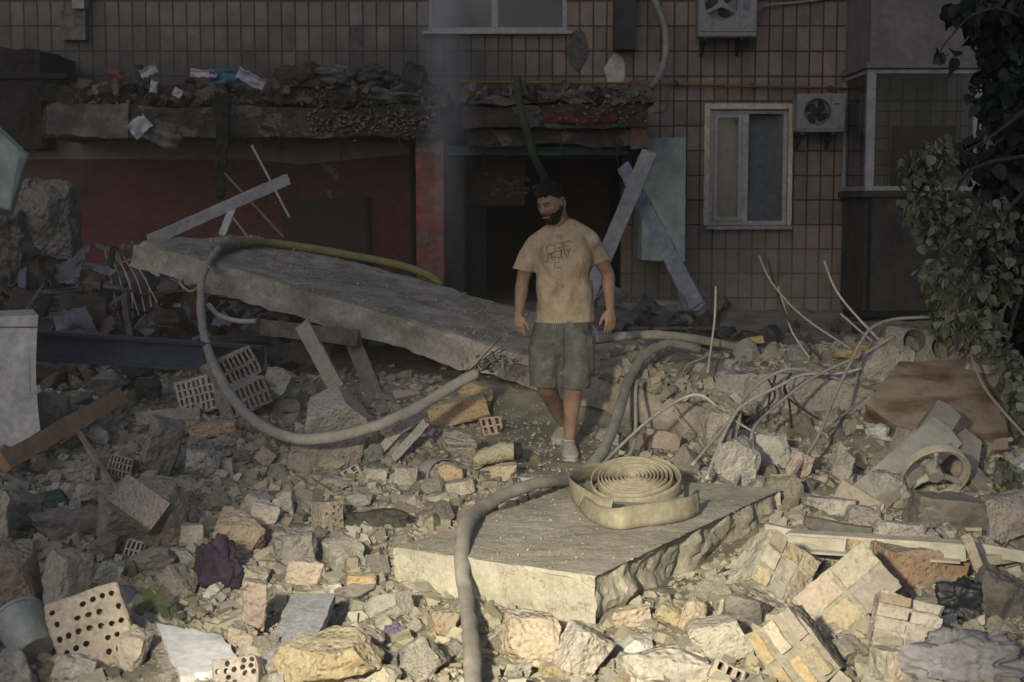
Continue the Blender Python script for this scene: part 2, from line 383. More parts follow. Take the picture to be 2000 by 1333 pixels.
def wallholes(x0, x1, z0, z1, y, holes, depth, bm=None):
    bm = bm or bmesh.new()
    X = sorted(set([x0,x1]+[h[0] for h in holes]+[h[1] for h in holes])); Z = sorted(set([z0,z1]+[h[2] for h in holes]+[h[3] for h in holes]))
    inh = lambda x,z: any(h[0]<x<h[1] and h[2]<z<h[3] for h in holes)
    q = lambda *c: bm.faces.new([bm.verts.new(p) for p in c])
    for a,b in zip(X,X[1:]):
        for c,d in zip(Z,Z[1:]):
            if not inh((a+b)/2,(c+d)/2): q((a,y,c),(b,y,c),(b,y,d),(a,y,d)); q((a,y+depth,c),(a,y+depth,d),(b,y+depth,d),(b,y+depth,c))
    for a,b,c,d in holes:
        q((a,y,c),(a,y+depth,c),(b,y+depth,c),(b,y,c)); q((a,y,d),(b,y,d),(b,y+depth,d),(a,y+depth,d))
        q((a,y,c),(a,y,d),(a,y+depth,d),(a,y+depth,c)); q((b,y,c),(b,y+depth,c),(b,y+depth,d),(b,y,d))
    return bm
def rect(px0, py0, px1, py1, Y):
    a = P(px0, py1, Y); b = P(px1, py0, Y); return (a.x, b.x, a.z, b.z)
w_up = rect(836,-130,1108,62,YW); w_lo = rect(1384,214,1540,440,YW); dr = rect(940,300,1215,620,YW)
bm = wallholes(-14, 14, -.3, 7.2, YW, [w_up, w_lo, dr], .3)
O("facade_wall", bm, m_tile, bld)
def window(rc, y, kind):
    x0,x1,z0,z1 = rc
    wn = bpy.data.objects.new("window", None); COL.objects.link(wn); wn.parent = bld; wn.location = (0,0,0)
    bm = bmesh.new(); fw = .055
    def fr(bm, a, b, c, d, w, ya, yb):
        box(bm,(a,ya,c),(a+w,yb,d)); box(bm,(b-w,ya,c),(b,yb,d)); box(bm,(a+w,ya+.002,c),(b-w,yb-.002,c+w)); box(bm,(a+w,ya+.002,d-w),(b-w,yb-.002,d))
    fr(bm, x0,x1,z0,z1, fw, y+.03, y+.10)
    mull = x0 + (x1-x0)*(.48 if kind=='up' else .46)
    box(bm,(mull-.04,y+.022,z0+fw),(mull+.04,y+.098,z1-fw))
    O("frame", bm, m_winw, wn)
    if kind == 'lo':
        bm = bmesh.new(); fr(bm, x0+fw+.004, mull-.044, z0+fw+.004, z1-fw-.004, .05, y+.012, y+.08); O("sash", bm, m_winw, wn)
    for a,b in ((x0+fw,mull-.04),(mull+.04,x1-fw)):
        bm = bmesh.new(); box(bm,(a,y+.055,z0+fw),(b,y+.062,z1-fw)); O("pane", bm, m_glass, wn)
    bm = bmesh.new()
    if kind=='lo':
        gridbox(40,1,1,lambda u,v,w: Vector((x0+.03+(x1-x0-.06)*u, y+.17+v*.01, z0+.03+(z1-z0-.06)*w)), bm); O("blind", bm, m_curtain, wn)
        bm = bmesh.new(); gridbox(60,2,1,lambda u,v,w: Vector((x0-.06+(x1-x0+.12)*u, y-.10+.13*v, z0-.055+.045*w+.008*nz(u*8,v,w)))  , bm); O("sill", bm, m_winw, wn)
        bm = bmesh.new(); i=0
        for a,b,c,d in ((x0-.075,x0-.002,z0,z1+.075),(x1+.002,x1+.06,z0,z1+.075),(x0-.002,x1+.002,z1+.002,z1+.075)):
            i+=1; gridbox(8 if b-a<.2 else 40,1,40 if b-a<.2 else 3,lambda u,v,w: Vector((a+(b-a)*u+.006*nz(u*9,i,w*14), y-.022-.012*v, c+(d-c)*w+.006*nz(u*30,i+4,w*9))), bm)
        O("plaster_surround", bm, m_plaster, wn)
    else:
        bm = bmesh.new(); box(bm,(x0-.06,y-.10,z0-.04),(x1+.06,y+.05,z0-.003)); O("sill", bm, m_winw, wn)
        bm = bmesh.new(); box(bm,(x0,y+.75,z0),(x1,y+.8,z1)); O("dark_room", bm, m_black, wn)
    return wn
window(w_up, YW, 'up'); window(w_lo, YW, 'lo')
# doorway interior and left interior
bm = bmesh.new(); x0,x1,z0,z1 = dr
box(bm,(x0-.5,YW+2.2,-.3),(x1+.5,YW+2.3,3)); box(bm,(x0-.6,YW+.31,-.3),(x0-.5,YW+2.2,3)); box(bm,(x1+.5,YW+.31,-.3),(x1+.6,YW+2.2,3)); box(bm,(x0-.5,YW+.31,2.6),(x1+.5,YW+2.2,2.7))
O("doorway_passage", bm, mat("burnt_plaster", (.07,.03,.025),(.02,.015,.015), ns=2,rnd=0), bld)
# chipped patches where tiles fell
m_patch = mat("bare_mortar_patch", (.13,.125,.12), (.07,.07,.07), ns=12, bump=.9, rnd=0)
def patch(px, py, w, h, Y, name="missing_tile_patch", m=None, d=.03):
    c = P(px,py,Y); bm = bmesh.new(); k = Y/F; n=26
    ring = [bm.verts.new((c.x+math.cos(a)*w*k/2*(1+.35*nz(math.cos(a)*1.7,math.sin(a)*1.7,px)), Y-d, c.z+math.sin(a)*h*k/2*(1+.35*nz(math.cos(a)*1.7,math.sin(a)*1.7,px+5)))) for a in [2*math.pi*i/n for i in range(n)]]
    f = bm.faces.new(ring); r = bmesh.ops.extrude_face_region(bm, geom=[f]); bmesh.ops.translate(bm, vec=(0,d+.01,0), verts=[g for g in r['geom'] if isinstance(g, bmesh.types.BMVert)])
    rough(bm, .4, .012, .05, px); return O(name, bm, m or m_patch, bld)
rp=random.Random(12)
for i in range(14):
    cxx=rp.randint(-30,34); czz=rp.randint(4,17); x_=cxx*.178; z_=czz*.325
    if w_up[0]-.3<x_<w_up[1]+.2 and z_>w_up[2]-.5 or w_lo[0]-.4<x_<w_lo[1]+.3 and w_lo[2]-.5<z_<w_lo[3]+.3: continue
    bm=gridbox(5,1,7,lambda u,v,w:Vector((x_+.004+.17*u,YW-.006+.02*v,z_+.006+.313*w))); rough(bm,.3,.004,.05,i,iters=1); O("missing_tile_patch",bm,m_patch,bld)
patch(1127,95,36,76,YW); patch(168,180,60,30,YW); patch(1202,140,40,60,YW, m=m_plaster, d=.012); patch(1190,185,90,30,YW-1.9)
# concrete pieces fixed on the wall
def wbox(name, px0,py0,px1,py1,Y,d,m,parent=None,seed=1,amp=.012,**kw):
    x0,x1,z0,z1 = rect(px0,py0,px1,py1,Y)
    bm = bmesh.new(); n=lambda a: max(1,int(a/.06))
    gridbox(n(x1-x0),2,n(z1-z0),lambda u,v,w: Vector((x0+(x1-x0)*u,Y-d*(1-v),z0+(z1-z0)*w)), bm)
    rough(bm, .5, amp, .07, seed, iters=1)
    return O(name, bm, m, parent, **kw)
m_dduct = mat("dark_grey_metal",(.055,.052,.055),(.03,.03,.033),ns=2,bump=.2,rnd=0,rough=.6)
wbox("vent_duct",1197,-60,1240,100,YW,.22,m_dduct,amp=.003,label="dark square duct fixed upright to the wall between the upper window and the white hose",cat="duct")
o=wbox("broken_wall_bracket",127,22,172,80,YW,.14,m_darkc,seed=7,label="grey concrete stub left hanging on the sooty tile wall at the upper left",cat="concrete stub")
wbox("bracket_cap",150,-40,172,20,YW,.2,m_conc,o,seed=9)
# gas pipe
m_gasp = simple("yellow_pipe", (.17,.135,.035), rough=.5)
gp = E("gas_pipe", P(1280,163,YW-.08), "thin yellow gas pipe running along the wall above the lower window, with a short drop", "gas pipe")
bm = bmesh.new(); tube(bm,[P(895,160,YW-.08),P(1100,162,YW-.08),P(1280,163,YW-.08),P(1460,169,YW-.08),P(1655,174,YW-.08)],.018,n=8); O("pipe_run", bm, m_gasp, gp, smooth=True)
bm = bmesh.new(); tube(bm,[P(1302,165,YW-.08),P(1302,205,YW-.08),P(1296,219,YW-.1),P(1275,221,YW-.3)],.012,n=8,sub=3); O("pipe_drop", bm, m_gasp, gp, smooth=True)
bm = bmesh.new()
for px,py in ((1100,162),(1320,164),(1470,169),(1620,173)):
    bm=bmesh.new(); c=P(px,py,YW); box(bm,(c.x-.02,YW-.1,c.z-.035),(c.x+.02,YW+.01,c.z+.03)); O('pipe_clip', bm, m_dduct, gp)
# ---------------- air conditioners ----------------
m_ac = simple("ac_cream_metal", (.24,.24,.255), rough=.45)
m_acd = simple("ac_grille_dark", (.035,.037,.042), rough=.6)
def aircon(px0,py0,px1,py1,Y,label,fcx,fr_px,star,wallY):
    a = P(px0,py1,Y); b = P(px1,py0,Y); w = b.x-a.x; h = b.z-a.z; dpt=.30; k=Y/F
    r = E("air_conditioner", (a.x+w/2, Y, a.z), label, "air conditioner", "outdoor air conditioner units on the wall")
    c = P(fcx, (py0+py1)/2, Y); fx = c.x; fz = a.z+h*.52; fr = fr_px*k
    bm = bmesh.new(); box(bm,(a.x,Y,a.z),(b.x,Y+dpt,b.z)); bmesh.ops.bevel(bm, geom=bm.edges[:], offset=.012, segments=2, affect='EDGES')
    cut = bmesh.new(); bmesh.ops.create_cone(cut, segments=40, radius1=fr, radius2=fr, depth=.16, cap_ends=True, matrix=TRS((fx,Y,fz),(90,0,0)))
    bm = boolean(bm, cut)
    O("casing", bm, m_ac, r, smooth='auto')
    bm = bmesh.new(); box(bm,(a.x+.006,Y-.004,a.z+h*.075),(b.x-.006,Y-.001,a.z+h*.085)); box(bm,(a.x+w*.7,Y-.003,a.z+h*.09),(a.x+w*.705,Y-.001,b.z-.02)); O("panel_seam", bm, m_acd, r)
    bm = bmesh.new()
    for i in range(9):
        rr = fr*(i+1)/9.5; n=40
        ring = [Vector((fx+rr*math.cos(t*2*math.pi/n), Y+.01, fz+rr*math.sin(t*2*math.pi/n))) for t in range(n+1)]
        tube(bm, ring, .0022, n=4, cap=False)
    for i in range(12 if not star else 3):
        t = 2*math.pi*i/(12 if not star else 3)+math.pi/2; d = Vector((math.cos(t),0,math.sin(t))); c0=Vector((fx,Y+.004,fz))
        if not star: tube(bm,[c0,c0+d*fr],.003,n=4)
    O("fan_grille", bm, m_acd if not star else m_acd, r)
    bm = bmesh.new()
    for i in range(3 if star else 4):
        t = 2*math.pi*i/(3 if star else 4)+.5; 
        pts=[Vector((fx+math.cos(t+s*.5)*fr*s,Y+.06+.03*s,fz+math.sin(t+s*.5)*fr*s)) for s in (.1,.4,.7,.93)]
        tube(bm,pts,[.02,.05,.075,.08],[.006]*4,n=8,ref=(math.sin(t),.0,-math.cos(t)))
    ball(bm,(fx,Y+.05,fz),(.05,.03,.05),2); O("fan", bm, m_acd, r)
    if star:
        bm = bmesh.new(); n=3; vs=[]
        for i in range(3):
            t = math.pi/2+2*math.pi*i/3
            for dt, rr in ((-.03,fr*1.0),(.03,fr*1.0)): vs.append((fx+rr*math.cos(t+dt),fz+rr*math.sin(t+dt)))
            for s_ in (.7,.4,.25): pass
            t2 = t+math.pi/3; vs.append((fx+fr*.19*math.cos(t2),fz+fr*.19*math.sin(t2)))
            
        # slender three-armed guard with concave sides
        out=[]
        for i in range(3):
            t=math.pi/2+2*math.pi*i/3
            for s_ in range(7):
                u=1-s_/6; rr=fr*(.14+.86*u); half=.018*fr/.25+.10*fr*(1-u)**2
                p=Vector((math.cos(t),math.sin(t)))*rr; q=Vector((-math.sin(t),math.cos(t)))*half; out.append(('R',i,p,q))
        poly=[]
        for i in range(3):
            arm=[o for o in out if o[1]==i]
            poly += [a_[2]-a_[3] for a_ in arm[::-1]] + [a_[2]+a_[3] for a_ in arm]
        f=bm.faces.new([bm.verts.new((fx+p.x,Y-.006,fz+p.y)) for p in poly]); ex=bmesh.ops.extrude_face_region(bm,geom=[f]); bmesh.ops.translate(bm,vec=(0,.01,0),verts=[g for g in ex['geom'] if isinstance(g,bmesh.types.BMVert)])
        O("fan_guard_star", bm, m_ac, r)
        bm=bmesh.new(); sx=a.x+w*.82
        # a turned digit two, a faded bar and a bluish sticker on the side panel
        def stroke(pts): tube(bm,[Vector((sx+p[0]*.05,Y-.004,b.z-.20+p[1]*.05)) for p in pts],.006,.002,n=4,ref=(0,1,0))
        stroke([(-.9,-.6),(-.9,.2),(-.5,.7),(.1,.6),(.5,.1),(.9,-.6),(.9,.7)][::1]); O("panel_digit", bm, simple("navy_print",(.05,.05,.12)), r)
        bm=bmesh.new(); box(bm,(sx-.045,Y-.004,b.z-.32),(sx+.045,Y-.001,b.z-.30)); O("faded_label", bm, simple("grey_print",(.2,.2,.18)), r)
        bm=bmesh.new(); box(bm,(sx-.045,Y-.004,b.z-.46),(sx+.045,Y-.001,b.z-.345)); O("sticker", bm, simple("blue_sticker",(.14,.18,.32)), r)
    else:
        bm=bmesh.new(); box(bm,(b.x-.15,Y-.003,b.z-.14),(b.x-.07,Y-.001,b.z-.125)); O("faded_label", bm, m_acd, r)
        bm=bmesh.new(); box(bm,(b.x-.11,Y-.003,a.z+.05),(b.x-.03,Y-.001,a.z+.10)); O("rating_plate", bm, simple("grey_print2",(.22,.22,.22)), r)
    for sx in (a.x+w*.12, b.x-w*.25):
        bm=bmesh.new(); box(bm,(sx-.02,Y-.01,a.z-.04),(sx+.02,wallY,a.z-.002)); box(bm,(sx-.018,wallY-.05,a.z-.20),(sx+.018,wallY-.002,a.z-.04)); 
        v0=[Vector((sx-.015,Y+.02,a.z-.04)),Vector((sx-.015,wallY-.05,a.z-.19))]; tube(bm,[p+Vector((.015,0,0)) for p in v0],.016,n=4); O("bracket", bm, m_acd, r)
aircon(1364,-52,1480,72,YW-.45,"upper air conditioner with a three-armed white guard over its fan",1409,32,True,YW)
aircon(1556,183,1652,258,YW-.42,"lower air conditioner with a plain round dark grille, beside the white-framed window",1597,26,False,YW)
bm=bmesh.new(); tube(bm,[P(1478,25,YW-.2),P(1492,13,YW-.1),P(1530,8,YW-.05),P(1585,2,YW-.05),P(1640,-8,YW-.05)],.018,n=8,sub=4); O("pipe_cable", bm, m_ac, label="pale cable running to the right from the upper air conditioner", cat="cable", smooth=True)
# white corrugated hose on wall
m_hosew = simple("hose_pale_grey",(.27,.265,.26), rough=.6)
bm=bmesh.new(); tube(bm,[P(1255,-40,YW-.3),P(1283,10,YW-.3),P(1300,62,YW-.3),P(1298,118,YW-.35),P(1278,165,YW-.8),P(1238,190,YW-2.2)],.045,n=12,sub=8); O("drain_hose", bm, m_hosew, label="pale corrugated hose curving down the wall from the top edge onto the broken canopy", cat="hose", smooth=True)
# ---------------- balcony (right) ----------------
YB = 17.7
bx0, bx1 = P(1702,0,YB).x, P(1925,0,YB).x
zt, zb = P(0,140,YB).z, P(0,372,YB).z; ztop=6.8
bal = bpy.data.objects.new("balcony", None); COL.objects.link(bal); bal.parent = bld
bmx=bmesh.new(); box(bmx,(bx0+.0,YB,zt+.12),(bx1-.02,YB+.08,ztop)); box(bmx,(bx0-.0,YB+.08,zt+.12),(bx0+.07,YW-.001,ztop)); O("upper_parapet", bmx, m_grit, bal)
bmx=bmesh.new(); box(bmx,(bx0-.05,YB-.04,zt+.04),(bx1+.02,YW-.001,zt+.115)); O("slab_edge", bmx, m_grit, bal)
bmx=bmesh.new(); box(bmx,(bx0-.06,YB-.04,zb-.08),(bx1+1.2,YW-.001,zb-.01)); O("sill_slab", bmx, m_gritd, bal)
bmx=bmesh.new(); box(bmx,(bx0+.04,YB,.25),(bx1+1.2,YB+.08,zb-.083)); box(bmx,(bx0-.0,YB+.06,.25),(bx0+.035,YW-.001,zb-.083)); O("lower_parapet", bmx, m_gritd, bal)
bmx=bmesh.new(); box(bmx,(bx0+.02,YB-.02,.25),(bx0+.06,YB-.002,zb-.083)); box(bmx,(bx0-.2,YB-.03,.17),(bx1+.5,YB+.3,.246)); O("parapet_joint", bmx, m_black, bal)
fr=.085
bmx=bmesh.new(); y=YB+.01
box(bmx,(bx0-.02,y,zb-.005),(bx0+fr,y+.07,zt+.03)); box(bmx,(bx1-.1,y,zb-.005),(bx1,y+.07,zt+.03)); box(bmx,(bx0+fr,y+.003,zt-.02),(bx1-.1,y+.067,zt+.028)); box(bmx,(bx0+fr,y+.003,zb-.003),(bx1-.1,y+.067,zb+.05)); box(bmx,(bx1+.003,y,zb-.005),(bx1+1.2,y+.07,zb+.04))
box(bmx,(bx0-.018,y+.072,zb),(bx0+.03,YW-.002,zb+.05)); box(bmx,(bx0-.018,y+.072,zt-.02),(bx0+.03,YW-.002,zt+.028)); box(bmx,(bx0-.018,YW-.06,zb+.052),(bx0+.03,YW-.003,zt-.022)); O("frame", bmx, m_winw, bal)
m_glassb = glassmat("balcony_glass", (.85,.86,.88), .02)
bmx=bmesh.new(); box(bmx,(bx0+fr,y+.03,zb+.05),(bx1-.1,y+.036,zt-.02)); O("front_pane", bmx, m_glassb, bal)
bmx=bmesh.new(); box(bmx,(bx0+.003,y+.075,zb+.052),(bx0+.009,YW-.06,zt-.022)); O("side_pane", bmx, m_glassb, bal)
bmx=bmesh.new()
for i in range(8):
    x=bx0+.2+i*.19; box(bmx,(x,YW-.62,zb),(x+.012,YW-.61,zt))
for z in (zb+.32,zb+.66,zb+1.0,zb+1.15): box(bmx,(bx0+.1,YW-.60,z),(bx1,YW-.588,z+.014))
O("inner_grille", bmx, m_black, bal)
bmx=bmesh.new(); box(bmx,(bx0+.62,YW-.3,zb),(bx1,YW-.02,zb+.85)); O("dark_inner_window", bmx, m_black, bal)
# ---------------- entrance porch ----------------
YC = 16.6
rng_w=random.Random(31)
por = E("entrance_porch", (P(500,0,YC).x, YC, 0), "broken entrance porch with a concrete canopy over red tiled walls", "porch")
def slabx(name, px0,py0,px1,py1,Y,d,m,amp=.03,seed=3,edge=.05,par=por,res=.07,tgt=.075):
    x0,x1,z0,z1=rect(px0,py0,px1,py1,Y); n=lambda a: max(1,int(a/res))
    def f(u,v,w):
        z=z0+(z1-z0)*w
        e=edge*(nz(u*(x1-x0)*1.1,seed,w*.5,1.4)+.6*nz(u*(x1-x0)*5,seed,w)) ; z+= e*(1 if w>.5 else .7)*(abs(w-.5)*2)
        return Vector((x0+(x1-x0)*u, Y+d*v - .03*(1-v)*nz(u*9,w*3,seed), z))
    bm=gridbox(n(x1-x0),max(1,int(d/.3)),max(2,n(z1-z0)),f); rough(bm,.7,amp,tgt,seed,iters=1)
    return O(name,bm,m,par)
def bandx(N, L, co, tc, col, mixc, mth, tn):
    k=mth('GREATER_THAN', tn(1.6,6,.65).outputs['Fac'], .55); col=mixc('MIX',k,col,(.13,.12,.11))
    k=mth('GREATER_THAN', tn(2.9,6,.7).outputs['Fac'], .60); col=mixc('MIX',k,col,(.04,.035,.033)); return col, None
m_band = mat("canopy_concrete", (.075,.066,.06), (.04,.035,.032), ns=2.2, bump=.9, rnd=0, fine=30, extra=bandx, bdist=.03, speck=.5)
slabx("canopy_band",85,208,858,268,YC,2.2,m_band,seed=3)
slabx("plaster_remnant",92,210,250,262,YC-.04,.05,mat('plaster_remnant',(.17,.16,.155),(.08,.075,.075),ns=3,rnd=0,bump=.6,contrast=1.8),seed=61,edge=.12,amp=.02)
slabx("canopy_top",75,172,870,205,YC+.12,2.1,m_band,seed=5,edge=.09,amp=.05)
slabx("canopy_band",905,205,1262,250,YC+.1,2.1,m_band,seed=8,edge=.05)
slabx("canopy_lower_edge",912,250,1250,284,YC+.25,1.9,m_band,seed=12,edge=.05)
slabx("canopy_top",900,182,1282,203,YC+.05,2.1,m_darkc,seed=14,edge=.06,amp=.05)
slabx("red_lintel_trace",1060,222,1205,238,YC+.06,.05,mat("faded_red",(.14,.035,.03),(.07,.04,.035),ns=4,rnd=0),seed=22,amp=.01)
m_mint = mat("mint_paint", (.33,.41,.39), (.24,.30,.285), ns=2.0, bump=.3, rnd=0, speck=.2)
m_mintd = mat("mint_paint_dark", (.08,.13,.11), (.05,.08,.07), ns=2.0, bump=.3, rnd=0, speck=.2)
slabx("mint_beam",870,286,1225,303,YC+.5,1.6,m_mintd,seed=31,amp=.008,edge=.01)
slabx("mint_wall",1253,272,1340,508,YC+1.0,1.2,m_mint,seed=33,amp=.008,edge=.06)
slabx("pillar",1232,160,1266,290,YC+.15,.4,mat("pink_pier",(.16,.10,.08),(.09,.06,.05),ns=4,rnd=0),seed=37)
# red walls
slabx("red_tiled_wall",-60,272,808,900,YC+1.3,.3,m_red,seed=41,amp=.004,edge=.0,res=.3,tgt=.4)
slabx("red_tiled_pillar",816,268,866,900,YC+.35,.9,m_redp,seed=43,amp=.008,edge=.0,res=.1,tgt=.12)
slabx("porch_side_wall",868,300,905,900,YC+1.2,1.1,mat("grey_side",(.12,.115,.11),(.07,.065,.065),ns=3,rnd=0),seed=45,amp=.02)
slabx("inner_red_wall",905,300,1025,400,YC+1.7,.15,mat("inner_red",(.06,.022,.018),(.03,.015,.013),ns=5,rnd=0,speck=.4,extra=tilex(.098,.098,.006,(.03,.02,.02)),rough=.3),seed=46,amp=.004,res=.3,tgt=.4)
slabx("inner_dark_door",905,402,950,900,YC+1.75,.1,mat("burnt_door",(.04,.04,.042),(.02,.02,.02),ns=4,rnd=0),seed=47,amp=.006,res=.3,tgt=.4)
slabx("inner_brown_wall",1090,300,1190,900,YC+3.3,.1,mat("inner_brown",(.085,.03,.025),(.05,.022,.018),ns=3,rnd=0),seed=48,amp=.004,res=.3,tgt=.4)
slabx("brown_panel",560,388,716,900,YC+1.22,.05,mat("brown_panel",(.035,.02,.02),(.025,.015,.015),ns=2,rnd=0,rough=.5),seed=49,amp=.002,res=.3,tgt=.5)
bm=bmesh.new()
for px in (806,716): a=P(px,280,YC+1.2); box(bm,(a.x-.03,YC+1.17,-.1),(a.x+.02,YC+1.215,a.z+(0 if px>800 else -.68)))
O("dark_frame_post", bm, m_black, por)
slabx("left_wall_corner",-80,100,78,290,YC+.8,1.4,mat("burnt_corner",(.035,.032,.033),(.02,.018,.018),ns=3,rnd=0),seed=51,amp=.03)
for i in range(11):
    px=120+i*112+rng_w.uniform(-30,30) if i<7 else 930+(i-7)*85+rng_w.uniform(-20,20); y0=268 if px<880 else 285; l=rng_w.uniform(15,70)
    bm=bmesh.new(); a=P(px,y0-8,YC-.02); b=P(px+rng_w.uniform(-12,12),y0+l,YC-.02-rng_w.uniform(0,.1)); tube(bm,[a,a.lerp(b,.5)+Vector((rng_w.uniform(-.05,.05),-.03,0)),b],.007,n=5,sub=4)
    O("dangling_wire",bm,m_black,label=("%s of the thin dark wires dangling from the %s canopy edge"%(("first","second","third","fourth","fifth","sixth","seventh")[i],"left") if i<7 else "%s of the thin dark wires dangling over the doorway"%("first","second","third","fourth")[i-7]),cat="wire",group="wires dangling from the canopy",smooth=True)
# remnants of tiles on the wall below canopy
rng=random.Random(5)
m_chips=mat("white_tile_chips",(.17,.155,.14),(.09,.08,.07),ns=9,rnd=.3,isl=True,rough=.3)
bm=bmesh.new()
for _ in range(420):
    px=rng.uniform(600,850) if rng.random()<.75 else rng.uniform(1080,1280); py=rng.gauss(240,14) if px<900 else rng.uniform(190,245)
    c=P(px,py,YC-.03); s=rng.uniform(.004,.018)
    box(bm,(-s,-.02,-s*.6),(s,.03,s*.6),TRS(c,(rng.uniform(-20,20),rng.uniform(-50,50),rng.uniform(-20,20))))
for _ in range(40):
    c=P(rng.gauss(990,22),rng.gauss(362,16),YC+1.66); s=rng.uniform(.01,.04); box(bm,(-s,0,-s*.5),(s,.04,s*.5),TRS(c,(0,rng.uniform(-30,30),0)))
O("tile_chips", bm, m_chips, por, kind='stuff')
# ---------------- the two big slabs ----------------
def bigslab(name, TL, TR, BR, BL, th, m, nu, nv, nw, label, seed, ragged=(0,0,0,0), amp=.012, tgt=.05, chip=.03, sag=0, scal=0):
    """top corners in order front-left, front-right, back-right, back-left; ragged = extra raggedness of front, right, back, left side"""
    TL,TR,BR,BL=[Vector(p) for p in (TL,TR,BR,BL)]
    ux=(TR-TL).normalized(); vy=(BL-TL).normalized(); n=ux.cross(vy).normalized()
    if n.z<0: n=-n
    def f(u,v,w):
        p=(TL*(1-u)+TR*u)*(1-v)+(BL*(1-u)+BR*u)*v
        d=th*(1-w); p=p-n*d
        k=seed*3.1
        a=lambda t,s,fq: nz(t*fq+k,s,w*1.3)+.5*nz(t*fq*3.1+k,s,w*3)
        L1=(TR-TL).length; L2=(BL-TL).length
        if v<.001: p-=vy*ragged[0]*a(u*L1,1,1.6)*(.3+ (1-w))
        if u>.999 and scal: p-=ux*(scal*min(.8,noise.voronoi(Vector((v*L2*5.5+.5*nz(v*5,w*3,2),w*1.5,seed)))[0][0])+.02*abs(fb(Vector((v*L2*9,w*4,seed)),4)))
        if v>.999: p+=vy*ragged[2]*a(u*L1,2,1.6)
        if u<.001: p-=ux*ragged[3]*a(v*L2,3,1.6)*(.3+(1-w))
        if u>.999: p+=ux*ragged[1]*(a(v*L2,4,1.6)+.8*abs(nz(v*L2*4+k,5,w*.7)))*(.25+(1-w)*1.2)
        if w<.001: p-=n*chip*(.6*nz(u*L1*2,v*L2*2,seed)+.5*abs(nz(u*L1*5,v*L2*5,seed)))*(1.5 if (v<.001 or u>.999) else .6)
        # knocked-off arrises
        if w>.999 and (v<.001 or u>.999 or u<.001 or v>.999):
            q=max(0,nz(u*L1*1.7+k,v*L2*1.7,8))+.35*max(0,nz(u*L1*7+k,v*L2*7,8)); p-=n*q*chip*1.2
            c=TL*.25+TR*.25+BR*.25+BL*.25; p+=(c-p).normalized()*q*chip
        p.z-=sag*math.sin(u*math.pi)
        return p
    bm=gridbox(nu,nv,nw,f)
    rough(bm,1.0,amp,tgt,seed,iters=1)
    return O(name,bm,m,label=label,cat="concrete slab",smooth='auto')
AL=P(262,470,12.0); AR=P(1390,800,9.5); ABL=P(488,456,13.35); ABR=ABL+(AR-AL)*1.02
bigslab("concrete_slab",AL,AR,ABR,ABL,.225,m_slabfar,110,34,6,"huge grey concrete wall slab lying aslant behind the man, its left end up in the air",4,ragged=(.03,.08,.05,.02),amp=.016,chip=.045)
BL_=P(768,1068,6.0); BC=P(1168,1128,5.45); BR_=P(1532,956,7.25)
def streak(N, L, co, tc, col, mixc, mth, tn):
    mp=N.new('ShaderNodeMapping'); mp.inputs['Rotation'].default_value=(0,0,R(-30)); mp.inputs['Scale'].default_value=(1.2,9,1); L.new(tc.outputs['Object'],mp.inputs[0])
    n=N.new('ShaderNodeTexNoise'); n.inputs['Scale'].default_value=3; n.inputs['Detail'].default_value=7; n.inputs['Roughness'].default_value=.7; L.new(mp.outputs[0],n.inputs['Vector'])
    mp.inputs['Scale'].default_value=(1,2.2,1.6)
    st=lambda lo,g: mth('MINIMUM',1.0,mth('MAXIMUM',0.0,mth('MULTIPLY',mth('SUBTRACT',n.outputs['Fac'],lo),g)))
    col=mixc('MIX',mth('MULTIPLY',st(.60,14.0),.5),col,(.20,.16,.115))
    m2=tn(1.7,8,.7).outputs['Fac']; col=mixc('MIX',mth('MULTIPLY',mth('MINIMUM',1.0,mth('MAXIMUM',0.0,mth('MULTIPLY',mth('SUBTRACT',m2,.52),7.0))),.6),col,(.40,.37,.31))
    vo=N.new('ShaderNodeTexVoronoi'); vo.feature='DISTANCE_TO_EDGE'; vo.inputs['Scale'].default_value=2.2; wv=N.new('ShaderNodeVectorMath'); wv.operation='MULTIPLY_ADD'; L.new(tn(6,5,.6).outputs['Color'],wv.inputs[0]); wv.inputs[1].default_value=(.5,.5,.5); L.new(tc.outputs['Object'],wv.inputs[2]); L.new(wv.outputs[0],vo.inputs['Vector'])
    ck=mth('MULTIPLY',mth('LESS_THAN',vo.outputs['Distance'],.006),mth('GREATER_THAN',m2,.5)); col=mixc('MIX',mth('MULTIPLY',ck,.55),col,(.12,.105,.085))
    return col, mth('MULTIPLY',tn(22,8,.75).outputs['Fac'],1.4)
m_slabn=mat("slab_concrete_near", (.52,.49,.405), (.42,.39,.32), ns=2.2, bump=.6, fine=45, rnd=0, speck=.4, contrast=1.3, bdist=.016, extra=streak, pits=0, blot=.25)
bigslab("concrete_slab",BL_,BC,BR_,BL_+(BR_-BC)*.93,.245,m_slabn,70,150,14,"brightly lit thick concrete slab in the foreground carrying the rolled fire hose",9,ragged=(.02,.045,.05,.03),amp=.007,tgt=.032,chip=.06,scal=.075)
SL_N=(BC-BL_).normalized().cross((BR_-BC).normalized()).normalized()
if SL_N.z<0: SL_N=-SL_N
def onB(px,py,lift=0.0):
    d=ray(px,py); t=(BC-CAM).dot(SL_N)/d.dot(SL_N); return CAM+d*t+SL_N*lift
AN=(AR-AL).normalized().cross((ABL-AL).normalized()).normalized()
if AN.z<0: AN=-AN
def onA(px,py,lift=0.0):
    d=ray(px,py); t=(AL-CAM).dot(AN)/d.dot(AN); return CAM+d*t+AN*lift
def slabtest(p, o, ux, vy, m=0.0):
    q=p-o; a=q.dot(ux)/ux.length_squared; b=q.dot(vy)/vy.length_squared
    return -m<a<1+m and -m<b<1+m
